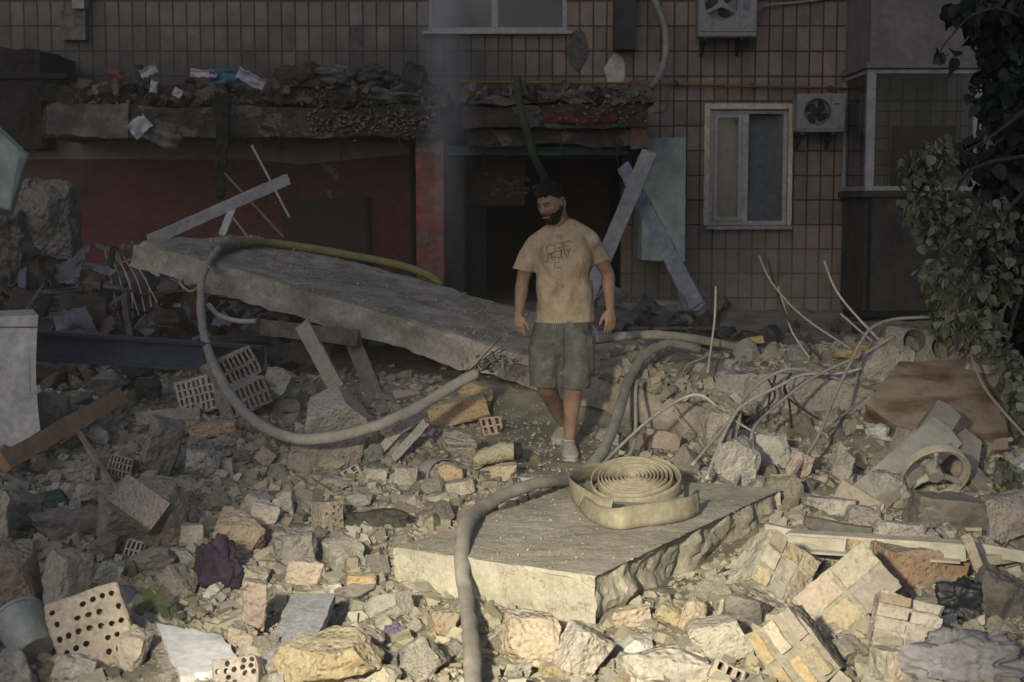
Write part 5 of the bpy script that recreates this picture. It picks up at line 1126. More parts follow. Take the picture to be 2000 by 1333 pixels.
for i,(nm,px,py,w,h,mi,an,lab,cat) in enumerate(JL):
    Y=11.9-.006*(py-520); rngj=random.Random(i)
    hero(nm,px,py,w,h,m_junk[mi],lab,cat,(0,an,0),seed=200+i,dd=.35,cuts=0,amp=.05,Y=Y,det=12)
for i in range(7):
    a=P(205+i*9,490+i*3,12.2); b=P(235+i*12,640-i*8,11.4); bm=bmesh.new(); tube(bm,[a,a.lerp(b,.5)+Vector((.03*(i%3),0,.02)),b],.006,n=6,sub=3)
    O("thin_steel_wire",bm,m_steel,label=["leftmost","second","third","fourth","fifth","sixth","rightmost"][i]+" of the seven thin bars bundled upright in the dark pile",cat="wire",group="bundle of thin bars in the dark pile",smooth=True)
# ---------------- the man ----------------
m_skin=mat("skin",(.30,.185,.138),(.235,.145,.108),ns=9,bump=.15,fine=120,rnd=0,rough=.55,spec=.35,speck=.12)
m_skin.node_tree.nodes["Principled BSDF"].inputs['Subsurface Weight'].default_value=.08
m_hair=mat("dark_hair",(.022,.017,.014),(.012,.01,.009),ns=40,bump=.9,fine=300,rnd=0,rough=.6)
m_sock=simple("grey_sock",(.45,.43,.40))
def stains(N, L, co, tc, col, mixc, mth, tn):
    mp=N.new("ShaderNodeMapping"); mp.inputs['Scale'].default_value=(1.6,1.6,.8); L.new(tc.outputs['Object'],mp.inputs[0])
    def n(s,lo,g):
        x=N.new("ShaderNodeTexNoise"); x.inputs['Scale'].default_value=s; x.inputs['Detail'].default_value=6; x.inputs['Roughness'].default_value=.65; L.new(mp.outputs[0],x.inputs['Vector'])
        return mth('MAXIMUM',0.0,mth('MINIMUM',1.0,mth('MULTIPLY',mth('SUBTRACT',x.outputs['Fac'],lo),g)))
    col=mixc('MIX',mth('MULTIPLY',n(6,.55,14.0),.6),col,(.185,.115,.07))
    col=mixc('MIX',mth('MULTIPLY',n(2.6,.55,12.0),.45),col,(.22,.14,.09))
    col=mixc('MIX',mth('MULTIPLY',n(20,.60,14.0),.6),col,(.17,.115,.08))
    return col,None
m_shirt=mat("beige_tshirt",(.385,.315,.23),(.33,.27,.20),ns=4,bump=.35,fine=180,rnd=0,rough=.9,extra=stains,speck=.15)
def dusty(N, L, co, tc, col, mixc, mth, tn):
    a=tn(9,8,.75).outputs['Fac']; k=mth('MAXIMUM',0.0,mth('MINIMUM',1.0,mth('MULTIPLY',mth('SUBTRACT',a,.50),5.0)))
    sx=N.new("ShaderNodeSeparateXYZ"); L.new(tc.outputs['Object'],sx.inputs[0])
    k2=mth('MAXIMUM',0.0,mth('SUBTRACT',1.0,mth('MULTIPLY',mth('ABSOLUTE',mth('ADD',sx.outputs[0],.04)),5.5)))
    return mixc('MIX',mth('MULTIPLY',mth('MULTIPLY',k,.6),mth('ADD',k2,.4)),col,(.27,.27,.235)),None
m_short=mat("charcoal_shorts",(.105,.112,.105),(.08,.086,.082),ns=6,bump=.4,fine=160,rnd=0,rough=.9,extra=dusty,speck=.2)
m_shoe=mat("grey_running_shoe",(.40,.39,.35),(.30,.29,.265),ns=25,bump=.4,fine=200,rnd=0,rough=.8)
YM=8.8
man=E("person",P(1105,902,YM),"bearded man in a stained beige t-shirt and dark shorts, walking over the rubble looking down","person")
J=lambda px,py,dy=0.0: P(px,py,YM+dy)
X_=(1,0,0)
neck=J(1092,432,.02); 
shL=J(1037,484,.02); elL=J(1021,548,.06); wrL=J(1013,615,-.04)
shR=J(1158,480,.04); elR=J(1187,535,.12); wrR=J(1192,603,.0)
hipL=J(1068,655); knL=J(1064,748,.0); ankL=P(1098,828,9.32)
hipR=J(1126,655); knR=J(1121,748,-.06); ankR=J(1112,858,.02)
body=bmesh.new()
tube(body,[J(1100,640,.02),J(1102,590,.03),J(1103,540,.03),J(1101,490,.04),J(1099,462,.04),J(1096,445,.03)],[.15,.14,.155,.175,.14,.075],[.105,.10,.11,.115,.095,.07],n=20,ref=X_,sub=3)
tube(body,[J(1097,452,.05),neck,J(1088,415,.0),J(1085,395,-.01)],[.075,.062,.058,.062],[.07,.062,.06,.062],n=16,ref=X_,sub=2)
for sh,el,wr in ((shL,elL,wrL),(shR,elR,wrR)):
    mid1=sh.lerp(el,.5); mid2=el.lerp(wr,.3)
    tube(body,[sh,mid1,el,mid2,el.lerp(wr,.7),wr],[.046,.047,.041,.043,.033,.027],n=14,sub=3)
    ball(body,sh+Vector((0,0,-.03)),.042,2)
for hp,kn,an,cf in ((hipL,knL,ankL,.03),(hipR,knR,ankR,.03)):
    tube(body,[hp,hp.lerp(kn,.5),kn,kn.lerp(an,.3)+Vector((0,cf,0)),kn.lerp(an,.65)+Vector((0,cf*.6,0)),an],[.095,.08,.056,.060,.043,.034],n=16,sub=3)
# hands
def hand(bm,wr,down,thumb,palm,curl=.5,L_=.185,spread=1.0):
    down=down.normalized(); thumb=(thumb-down*thumb.dot(down)).normalized(); pn=down.cross(thumb); 
    if pn.dot(palm)<0: pn=-pn
    kn=wr+down*L_*.47
    tube(bm,[wr,wr+down*L_*.16,wr+down*L_*.34,kn],[.026,.034,.041,.040],[.020,.018,.016,.013],n=14,ref=thumb,sub=2)
    for i,(off,ln,c) in enumerate(((.030,.42,.55),(.010,.47,.75),(-.010,.45,.95),(-.029,.36,1.15))):
        p=kn-down*.012+thumb*off; d=(down+thumb*off*2.2*spread).normalized(); pts=[p]; an=.10
        for s,fr in enumerate((.40,.33,.27)):
            an+=curl*c*(.35,.6,.4)[s]; dd=d*math.cos(an)+pn*math.sin(an); p=p+dd*(L_*ln*fr+.008*(s==0)); pts.append(p)
        tube(bm,pts,[.0095,.0088,.0080,.0066],n=9,sub=2)
    b=wr+down*L_*.13+thumb*.024+pn*.006; d1=(down*.75+thumb*.62+pn*.25).normalized(); d2=(down*.93+thumb*.25+pn*.35).normalized()
    tube(bm,[b,b+d1*.036,b+d1*.036+d2*.032,b+d1*.036+d2*.058],[.016,.0125,.0105,.008],n=9,sub=2)
hand(body,wrL,Vector((-.02,-.12,-1)),Vector((.75,-.6,.0)),Vector((.6,.6,0)),curl=.95,L_=.165)
hand(body,wrR,Vector((.03,-.06,-1)),Vector((-.85,-.45,0)),Vector((-.2,1,0)),curl=.45,L_=.18)
# head
HM=Matrix.Translation(J(1077,397,-.035))@Euler((0,0,R(-38))).to_matrix().to_4x4()@Euler((R(17),0,0)).to_matrix().to_4x4()@Euler((0,R(-3),0)).to_matrix().to_4x4()
def g(x,s): return math.exp(-(x/s)**2)
def headpt(d):
    x,y,z=d
    fy=max(0,-y)
    p=Vector((x*.078,y*.098,z*.118))
    s=min(1,max(0,-z*1.15)); s=s*s*(3-2*s)
    p.x*=1-.26*s; 
    if y>0: p.y*=1-.35*s; p.x*=1-.1*s
    else: p.y*=1+.02*s
    if z<-.5 : p.z*=1-.10*max(0,(-z-.5))
    if y<0:
        f=min(1,fy*1.4)
        p.y-=.007*g(p.z-.026,.012)*g(p.x,.05)*f
        for sx in (-1,1): p.y+=.013*g(p.z-.006,.014)*g(p.x-sx*.031,.017)*f; p.x+=sx*.004*g(p.z+.022,.02)*f; p.y-=.005*g(p.z+.024,.016)*g(p.x-sx*.043,.018)*f
        nose=max(0,min(1,(.022-p.z)/.055)) if p.z>-.036 else max(0,1-(-.036-p.z)/.010)
        p.y-=.027*nose*g(p.x,.0105+.006*nose)*f
        p.y-=.006*g(p.z+.060,.006)*g(p.x,.022)*f; p.y-=.006*g(p.z+.073,.006)*g(p.x,.019)*f; p.y+=.004*g(p.z+.066,.003)*g(p.x,.022)*f
        p.y-=.010*g(p.z+.100,.018)*g(p.x,.03)*f
    return p
tmp=bmesh.new(); bmesh.ops.create_icosphere(tmp,subdivisions=5,radius=1)
hd=[(v.co.copy(),headpt(v.co.normalized())) for v in tmp.verts]
hb=tmp.copy()
for v,(a_,p_) in zip(hb.verts,hd): v.co=HM@p_
me_=bpy.data.meshes.new("h"); hb.to_mesh(me_); hb.free(); body.from_mesh(me_); bpy.data.meshes.remove(me_)
for sx in (-1,1):
    # ear: a curled rim over a shallow plate
    c=Vector((sx*.076,.012,-.004))
    ball(body,HM@c,(.006,.019,.030),2,M=HM.to_3x3()@Euler((R(-10),0,R(sx*22))).to_matrix())
    tube(body,[HM@(c+Vector((sx*.007,.004+.019*math.cos(t),.030*math.sin(t)+.001))) for t in [R(-110+i*28) for i in range(10)]],.0042,n=7,sub=2)
body=remesh(body,.0055,2,.5)
O("body",body,m_skin,man,smooth=True)
def headshell(name,cond,off,m,seed,sm=0):
    b=tmp.copy()
    for v,(a_,p_) in zip(b.verts,hd): v.co=p_
    b.normal_update(); b.verts.ensure_lookup_table(); b.faces.ensure_lookup_table()
    kill=[f for f in b.faces if not cond(f.calc_center_median())]
    bmesh.ops.delete(b,geom=kill,context='FACES')
    bmesh.ops.subdivide_edges(b,edges=b.edges[:],cuts=1); bmesh.ops.triangulate(b,faces=b.faces[:])
    b.normal_update()
    bd={v for e in b.edges if len(e.link_faces)<2 for v in e.verts}
    new=[]
    for v in b.verts:
        o_=off(v.co)*(1+.22*noise.noise(v.co*70+Vector((seed,0,0)))+.22*noise.noise(v.co*260))
        if v in bd: o_=-.002
        new.append(v.co+v.normal*o_)
    for v,c in zip(b.verts,new): v.co=HM@c
    return O(name,b,m,man,smooth=True)
def hairc(p):
    if p.y<-.045: return p.z>.060+.012*nz(p.x*60,1)
    if p.y<.0: return p.z>.052-(p.y+.045)*.9*(-1)*-1 if False else p.z>.050-(p.y+.045)*.6
    if p.y<.03: return p.z>.034
    return p.z>-.030+.6*max(0,.07-p.y)
headshell("hair",hairc,lambda p:.004+.016*max(0,min(1,(p.z-.035)/.05))+(.004 if p.y<-.03 else 0),m_hair,3)
def beardc(p):
    if p.y>.018: return False
    if abs(p.x)<.024 and p.y<-.07 and -.078<p.z<-.0575: return p.z>-.0 
    top=-.036 if p.y>-.045 else (-.046 if abs(p.x)>.03 else -.0475)
    if p.y>-.02: top=-.012
    if p.y<-.055 and abs(p.x)<.028: top=-.0485
    return p.z<top
bm=bmesh.new(); rs=random.Random(4)
for _ in range(760):
    d=Vector((rs.gauss(0,1),rs.gauss(0,1),abs(rs.gauss(0,1))+.1)).normalized(); p=headpt(d)
    if not hairc(p): continue
    n_=Vector((p.x/.078**2,p.y/.098**2,p.z/.118**2)).normalized(); off=.004+.018*max(0,min(1,(p.z-.03)/.05)); ln=rs.uniform(.008,.018); fw=Vector((rs.gauss(0,.5),-.6+rs.gauss(0,.5),rs.gauss(0,.4)))
    q=p+n_*off; tube(bm,[HM@q,HM@(q+(n_*.7+fw*.5)*ln*.5),HM@(q+(n_*.5+fw)*ln)],[.0022,.0018,.0006],n=4)
for _ in range(260):
    d=Vector((rs.gauss(0,1),-abs(rs.gauss(0,1)),-abs(rs.gauss(0,1)))).normalized(); p=headpt(d)
    if p.y>.018 or p.z>-.05 or (abs(p.x)<.03 and p.z>-.085): continue
    n_=Vector((p.x/.078**2,p.y/.098**2,p.z/.118**2)).normalized(); q=p+n_*.012; tube(bm,[HM@q,HM@(q+(n_+Vector((rs.gauss(0,.5),rs.gauss(0,.4),-.8)))*.007)],[.0016,.0005],n=4)
O("hair_strands",bm,m_hair,man)
headshell("beard",beardc,lambda p:.006+.013*max(0,min(1,(-p.z-.06)/.04)),m_hair,7)
for sx in (-1,1):
    headshell("eyebrow",lambda p,sx=sx: p.y<-.05 and .012<sx*p.x<.052 and .0195-.1*abs(sx*p.x-.034)<p.z<.028-.14*abs(sx*p.x-.034),lambda p:.0035,m_hair,9)
    bm=bmesh.new(); yy=headpt(Vector((sx*.40,-.9,.03)).normalized()).y
    def eyp(t): 
        x=sx*.031+t*.015; d=Vector((x/.078,-.9,.0/.118)); return Vector((x,headpt(Vector((x/.078,-math.sqrt(max(.1,1-(x/.078)**2)),.02)).normalized()).y-.0012,.002-.004*(1-t*t)+.002))
    tube(bm,[HM@eyp(t/4) for t in range(-4,5)],.0022,n=6,sub=1); O("closed_eyelid_lash",bm,m_hair,man,smooth=True)
bm=bmesh.new(); tube(bm,[HM@Vector((x,headpt(Vector((x/.078,-math.sqrt(1-(x/.078)**2),-.56)).normalized()).y-.001,-.0665+.02*abs(x))) for x in (-.02,-.01,0,.01,.02)],[.002,.0048,.005,.0048,.002],[.002,.005,.0055,.005,.002],n=8,sub=2); O("lips",bm,simple("lips",(.34,.15,.12)),man,smooth=True)
tmp.free()
# t-shirt
sh=bmesh.new()
tube(sh,[J(1103,655,.02),J(1102,625,.02),J(1102,590,.02),J(1102,550,.03),J(1102,515,.03),J(1101,485,.03),J(1100,462,.04),J(1097,446,.04),J(1094,434,.03)],
     [.190,.188,.181,.177,.180,.180,.160,.112,.078],[.135,.135,.128,.125,.128,.130,.112,.088,.072],n=28,ref=X_,sub=3,power=.92)
tube(sh,[J(1098,447,.03),J(1070,462,.03),J(1048,481,.028)],[.062,.064,.064],[.07,.07,.07],n=16,sub=3)
tube(sh,[J(1092,443,.03),J(1128,453,.035),J(1153,472,.04)],[.062,.064,.066],[.07,.07,.07],n=16,sub=3)
def sleeve(a,b,e,r0,r1):
    tube(sh,[a,a.lerp(b,.5),b,e],[r0,(r0+r1)/2,r1,r1*1.02],n=18,sub=2)
slL=J(1020,528,.045); slR=J(1176,512,.09)
sleeve(J(1062,468,.03),J(1040,485,.03),slL,.068,.060); ball(sh,J(1046,484,.025),(.068,.075,.062),2); ball(sh,J(1153,474,.035),(.070,.075,.066),2)
tube(sh,[J(1047,482,.03),J(1036,503,.035),slL+(slL-J(1038,490,.03))*.3],[.066,.066,.064],[.07,.068,.062],n=18,sub=3)
tube(sh,[J(1148,472,.04),J(1163,492,.07),slR+(slR-J(1160,470,.05))*.3],[.068,.068,.068],[.072,.070,.066],n=18,sub=3)
sh=remesh(sh,.009,4,.6)
sub_=[v for v in sh.verts]
for v in sub_:
    c=v.co; q=Vector((c.x*9,c.y*9,c.z*3.2)); n_=v.normal
    fold=noise.noise(q)+.55*noise.noise(q*2.1+Vector((5,0,0)))
    low=max(0,min(1,(1.35-c.z)/.5)); arm=max(0,abs(c.x-.31)-.17)*6
    diag=math.sin((c.z*1.2+abs(c.x-.31)*1.6)*22+2*noise.noise(c*4))*max(0,1-abs(c.z-1.12)/.35)
    v.co=c+n_*(fold*(.008+.005*low+.005*min(1,arm))+.004*diag-.016*max(0,.28-abs(noise.noise(Vector((c.x*7+3,c.y*7,c.z*4)))))*(.5+low))
cutplane(sh,J(1100,629,0)+Vector((0,0,0)),Vector((.02,0,-1)),fill=False)
cutplane(sh,neck+Vector((-.005,-.02,.012)),Vector((-.05,-.55,1)).normalized(),fill=False)
def cutsleeve(bm_,pl,no,side):
    # cut only the sleeve: separate by bisecting geometry on that side
    geom=[f for f in bm_.faces if (f.calc_center_median().x-pl.x)*side>-.085 and f.calc_center_median().z>pl.z-.3]
    gs=set(geom); es={e for f in geom for e in f.edges}; vs_={v for f in geom for v in f.verts}
    bmesh.ops.bisect_plane(bm_,geom=list(vs_)+list(es)+geom,plane_co=pl,plane_no=no,clear_outer=False)
    kill=[f for f in bm_.faces if (f.calc_center_median()-pl).dot(no)>1e-5 and (f.calc_center_median().x-pl.x)*side>-.085 and f.calc_center_median().z>pl.z-.12]
    bmesh.ops.delete(bm_,geom=kill,context='FACES')
cutsleeve(sh,slL,Vector((-.22,0,-1)).normalized(),-1)
cutsleeve(sh,slR,Vector((.35,0,-1)).normalized(),1)
def solid(bm_,t):
    def st(o):
        m=o.modifiers.new("s",'SOLIDIFY'); m.thickness=t; m.offset=-1
    return evalmods(bm_,st)
bmesh.ops.delete(sh,geom=[v for v in sh.verts if not v.link_faces],context='VERTS')
tree_=BVHTree.FromBMesh(sh)
sh=solid(sh,.004)
shirt=O("t_shirt",sh,m_shirt,man,smooth=True)
# lettering: thin outline letters, three stacked rows overlapping
ST=[[(0,1),(-.35,1),(-.6,.6),(-.6,.35),(-.35,0),(0,0)],]  # C drawn below
def L2(px,py): return (px,py)
Z0=(1067,475); 
def T(x,y): return (1000+x/4.444, 320+y/4.444)   # from the enlarged crop
LET=[[(372,720),(330,700),(300,725),(293,760),(305,785),(335,790),(362,770)],
 [(372,690),(372,770)],[(372,690),(425,685),(435,705),(425,728),(372,732)],[(405,730),(437,765)],
 [(445,680),(445,755)],[(445,680),(512,670)],[(445,716),(498,712)],[(445,752),(512,742)],
 [(305,860),(328,765),(352,840)],[(312,820),(348,815)],
 [(372,770),(372,808)],[(340,778),(350,812),(372,812)],[(380,760),(430,758),(432,805)],
 [(432,740),(412,830)],[(452,760),(478,825),(510,728)],[(470,765),(500,765)],
 [(372,815),(368,908)],[(372,815),(430,808)],[(370,858),(420,855)],[(368,908),(430,900)],[(432,745),(430,835)],[(405,815),(405,850)]]
bm=bmesh.new()
for s in LET:
    Q=[]
    for a_,b_ in zip(s,s[1:]):
        for i in range(7 if b_ is not s[-1] else 8):
            t=i/7; px,py=T(a_[0]*(1-t)+b_[0]*t,a_[1]*(1-t)+b_[1]*t); d=ray(px,py).normalized(); h_=tree_.ray_cast(CAM,d)
            if h_[0] is not None: Q.append(h_[0]-d*.0015)
    Q=[q for i,q in enumerate(Q) if i==0 or (q-Q[i-1]).length>1e-4]
    if len(Q)>1: tube(bm,Q,.0018,.0012,n=5,ref=(0,1,0) if False else None)
O("chest_lettering",bm,simple("black_print",(.02,.018,.018)),shirt)
# shorts
so_=bmesh.new()
tube(so_,[J(1100,612,.02),J(1100,635,.02),J(1099,665,.02),J(1098,690,.02)],[.168,.178,.195,.185],[.118,.125,.135,.12],n=26,ref=X_,sub=3,power=.9)
tube(so_,[J(1070,660,.0),J(1066,700,-.01),J(1066,735,-.005),J(1066,775,.0)],[.105,.107,.104,.10],[.115,.11,.10,.095],n=22,ref=X_,sub=3)
tube(so_,[J(1128,660,.0),J(1128,700,-.04),J(1124,735,-.06),J(1122,775,-.06)],[.108,.106,.096,.09],[.115,.11,.10,.095],n=22,ref=X_,sub=3)
so_=remesh(so_,.009,3,.5)
for v in so_.verts:
    c=v.co; q=Vector((c.x*10,c.y*10,c.z*3.0)); v.co=c+v.normal*(.014*noise.noise(q)+.008*noise.noise(q*2.3)+.004*math.sin(c.z*40+8*noise.noise(c*5)))
cutplane(so_,J(1100,755,0),Vector((-.02,0,-1)),fill=False); cutplane(so_,J(1100,618,0),Vector((0,0,1)),fill=False)
bmesh.ops.delete(so_,geom=[v for v in so_.verts if not v.link_faces],context='VERTS')
so_=solid(so_,.004); so_o=O("shorts",so_,m_short,man,smooth=True)
bm=bmesh.new()
for x in (1080,1084):
    Q=[P(x+.4*i,631+4*i,YM-.135-.004*i) for i in range(4)]; tube(bm,Q,.002,n=5)
O("drawstring",bm,m_shoe,so_o)
# side and leg seams
for sx_,x0_,x1_ in ((1,1158,1150),(-1,1100,1098)):
    bm=bmesh.new(); tube(bm,[J(x0_,640,-.13 if sx_<0 else -.06),J((x0_+x1_)/2,690,-.15 if sx_<0 else -.09),J(x1_,715,-.13 if sx_<0 else -.1)],.0025,n=5,sub=3); O('seam',bm,m_short,so_o)
bm=bmesh.new(); tube(bm,[J(1158,637,-.055),J(1165,650,-.03),J(1168,668,.0)],.003,n=5,sub=3); O("pocket_seam",bm,m_shoe,so_o)
# shoes
def shoe(ank,toe_dir,drop,side):
    """upper, sole, laces, collar; toe_dir in the ground plane"""
    d=Vector(toe_dir).normalized(); s_=Vector((-d.y,d.x,0)); z0=ank.z-drop
    s=E("shoe",(0,0,0),None,None) if False else bpy.data.objects.new("shoe",None); 
    if s.name not in COL.objects: COL.objects.link(s)
    s.parent=man; s.location=(0,0,0)
    def pt(l,z,x=0): return Vector((ank.x,ank.y,z0))+d*l+s_*x+Vector((0,0,z))
    def loft(bm,st):
        st=[(l,w*1.14,a_,b_*1.08 if b_>.04 else b_) for l,w,a_,b_ in st]
        rings=[]
        for (l,w,zb_,zt_) in st:
            rr=[]
            for m in range(16):
                a=2*math.pi*m/16; c,sn=math.cos(a),math.sin(a); c=math.copysign(abs(c)**.75,c); sn=math.copysign(abs(sn)**.85,sn)
                rr.append(bm.verts.new(pt(l,(zb_+zt_)/2+(zt_-zb_)/2*sn,w*c*(1 if sn<0 else 1-.25*sn))))
            rings.append(rr)
        for A_,B_ in zip(rings,rings[1:]):
            for m in range(16): bm.faces.new((A_[m],A_[(m+1)%16],B_[(m+1)%16],B_[m]))
        bm.faces.new(rings[0][::-1]); bm.faces.new(rings[-1])
    def ot(n_,bm,m_): 
        bmesh.ops.recalc_face_normals(bm,faces=bm.faces); me=bpy.data.meshes.new(n_); bm.to_mesh(me); bm.free(); o=bpy.data.objects.new(n_,me); COL.objects.link(o); me.materials.append(m_); me.transform(Matrix.Translation(-Vector(man.location))); o.parent=s
        for f in me.polygons: f.use_smooth=True
        return o
    bm=bmesh.new(); loft(bm,[(-.075,.022,.022,.075),(-.068,.034,.02,.088),(-.03,.040,.02,.100),(.01,.042,.02,.098),(.05,.045,.02,.088),(.10,.049,.02,.070),(.145,.047,.02,.055),(.175,.036,.02,.045),(.188,.018,.022,.036)]); bm=remesh(bm,.006,2); ot("upper",bm,m_shoe)
    bm=bmesh.new(); loft(bm,[(-.088,.020,.0,.030),(-.078,.036,-.004,.034),(-.02,.041,-.004,.030),(.05,.045,-.004,.027),(.11,.052,-.004,.026),(.16,.048,-.003,.026),(.19,.034,.002,.028),(.202,.014,.008,.026)]); ot("sole",bm,simple("sole_grey",(.42,.41,.37)))
    bm=bmesh.new()
    for i in range(5):
        l=.045+.018*i; z=.094-.009*i-.0*i; tube(bm,[pt(l,z-.012,-.026),pt(l+.004,z,0),pt(l,z-.012,.026)],.003,n=6,sub=3)
    ot("laces",bm,simple("laces",(.55,.54,.50)))
    bm=bmesh.new()
    for q in (0,.022): tube(bm,[pt(.0+q,.03,.044*side),pt(.03+q,.055,.046*side),pt(.045+q,.078,.038*side)],.004,.003,n=6,sub=3)
    ot("side_stripe",bm,simple("navy_stripe",(.03,.03,.06)))
    bm=bmesh.new(); tube(bm,[Vector((ank.x,ank.y,z0+.085))-d*.02,Vector((ank.x,ank.y,z0+.125))-d*.022],[.037,.036],n=16); bm=remesh(bm,.006,1); ot("sock",bm,m_sock)
shoe(ankR,(0.02,-1,0),.115,1)
shoe(ankL,(-.22,-1,0),.115,1)
# ---------------- scattered rubble ----------------
LM=[("the white bucket",45,1235),("the round-holed brick block",182,1232),("the white laminate board",400,1270),("the purple cloth",430,1110),("the flat-faced masonry lump",275,1003),("the orange-brown timber beam",130,840),("the white metal box",50,740),("the slotted brick stack",450,740),("the tall lump under the leaning post",655,850),("the speckled grey board",590,1220),("the black rubber scrap",690,1162),("the bent metal strip",870,905),("the man's shoes",1100,880),("the hose roll",1240,950),("the near slab's left end",770,1120),("the near slab's front corner",1165,1190),("the block of nine brick ends",1508,1122),("the white window profile",1760,1068),("the spoked wheel",1826,930),("the steel channel",1740,920),("the grey cloth",1895,1300),("the stepped brick pile",1765,1232),("the hollow-core slab",1830,740),("the rebar fan",1500,850),("the far slab's buried end",1300,800),("the paired orange bricks",895,803),("the hose loop",560,860),("the dark carpet scrap",735,1016),("the cream mortar lump",640,1290),("the white oval stone",1405,1248),("the yellow ribbed block",1556,1278),("the concrete beam on the crest",1560,760),("the blue beam",300,700),("the tall slanting chunk",318,872),("the domed grey sheet",1850,1012),("the plaster roll",970,890),("the green plant",300,1180),("the smooth cream brick block",1652,1165),("the pinkish boulder",1962,1010),("the beige hose",1350,660)]
USED=set(o['label'] for o in COL.objects if 'label' in o)
def autolabel(px,py,size,colour,shape,kind):
    ds=sorted(LM,key=lambda l:(l[1]-px)**2+((l[2]-py)*1.3)**2)
    def rel(l):
        dx,dy=px-l[1],(py-l[2])*1.3; a=math.degrees(math.atan2(-dy,dx))%360
        return ["right of","behind and right of","behind","behind and left of","left of","in front and left of","in front of","in front and right of"][int(((a+22.5)%360)//45)]
    def near(l):
        d=math.hypot(l[1]-px,l[2]-py); return "close " if d<70 else ("" if d<130 else "some way ")
    c=[f"{size} {colour} {kind} {near(ds[0])}{rel(ds[0])} {ds[0][0]}", f"{size} {shape} {colour} {kind} {near(ds[0])}{rel(ds[0])} {ds[0][0]}",
       f"{size} {colour} {kind} between {ds[0][0]} and {ds[1][0]}", f"{size} {shape} {colour} {kind} between {ds[0][0]} and {ds[1][0]}", f"{size} {colour} {kind} {rel(ds[0])} {ds[0][0]}, towards {ds[1][0]}",f"{size} {shape} {kind} {near(ds[1])}{rel(ds[1])} {ds[1][0]}",f"{size} {colour} {kind} {rel(ds[1])} {ds[1][0]}, towards {ds[2][0]}",f"{size} {shape} {colour} {kind} {rel(ds[2])} {ds[2][0]}, towards {ds[0][0]}",f"{size} {shape} {colour} {kind} {rel(ds[1])} {ds[1][0]}, towards {ds[3][0]}"]
    for s in c:
        s=" ".join(s.split())
        if len(s.split())>16: continue
        if s not in USED: USED.add(s); return s
    return None
KINDS=[("rubble_chunk","chunk","concrete chunk",m_conc,"grey"),("rubble_chunk","chunk","concrete chunk",m_mortar,"rough grey-brown"),("plaster_chunk","plaster piece","plaster piece",m_plaster,"pale"),("brick_fragment","brick","brick fragment",m_cream,"cream"),("brick_fragment","brick","brick fragment",m_pink,"pinkish"),("brick_fragment","brick","brick fragment",m_orange,"orange"),("plaster_chunk","plaster piece","plaster piece",m_white,"whitish")]
KW=[30,28,18,10,9,2,2]
GRP={"rubble_chunk":"loose concrete chunks over the rubble field","brick_fragment":"loose brick fragments over the rubble field","plaster_chunk":"loose pale plaster pieces over the rubble field"}
rng=random.Random(77)
PROT={}
for ki,kk in enumerate(KINDS):
    PROT[ki]=[]
    for j in range(8):
        r=random.Random(ki*31+j)
        if "brick" in kk[2]: dm=(1,r.uniform(.45,.8),r.uniform(.3,.6)); ct=r.choice((2,3,4)); am=.025; dp=(.6,.92)
        else: dm=(1,r.uniform(.6,1),r.uniform(.35,.85)); ct=r.choice((7,9,11)); am=.05; dp=(.45,.88)
        b=chunkbm(r,dm,ct,am*1.5,10,dp,.018); me=bpy.data.meshes.new(kk[0]); bmesh.ops.recalc_face_normals(b,faces=b.faces)
        for e in b.edges:
            if len(e.link_faces)==2 and e.calc_face_angle(0)>R(34): e.smooth=False
        b.to_mesh(me); b.free(); me.materials.append(kk[3])
        for f in me.polygons: f.use_smooth=True
        PROT[ki].append((me,dm))
placed=[(a,b,max(c,d)*.5) for a,b,c,d in HPOS]+[(1105,880,60),(1826,930,60),(1830,780,110),(48,1238,48),(430,1110,40),(400,1270,60),(590,1210,60),(1895,1300,80),(910,1200,20),(905,1100,20),(735,1016,55),(1500,1040,20),(50,740,80)]
cnt={"rubble_chunk":0,"brick_fragment":0,"plaster_chunk":0}; tot=0
MX={"rubble_chunk":200,"brick_fragment":130,"plaster_chunk":90}
def crowd(px,py,r):
    for a,b,c in placed:
        if (a-px)**2+(b-py)**2 < (.78*(c+r))**2: return True
    return False
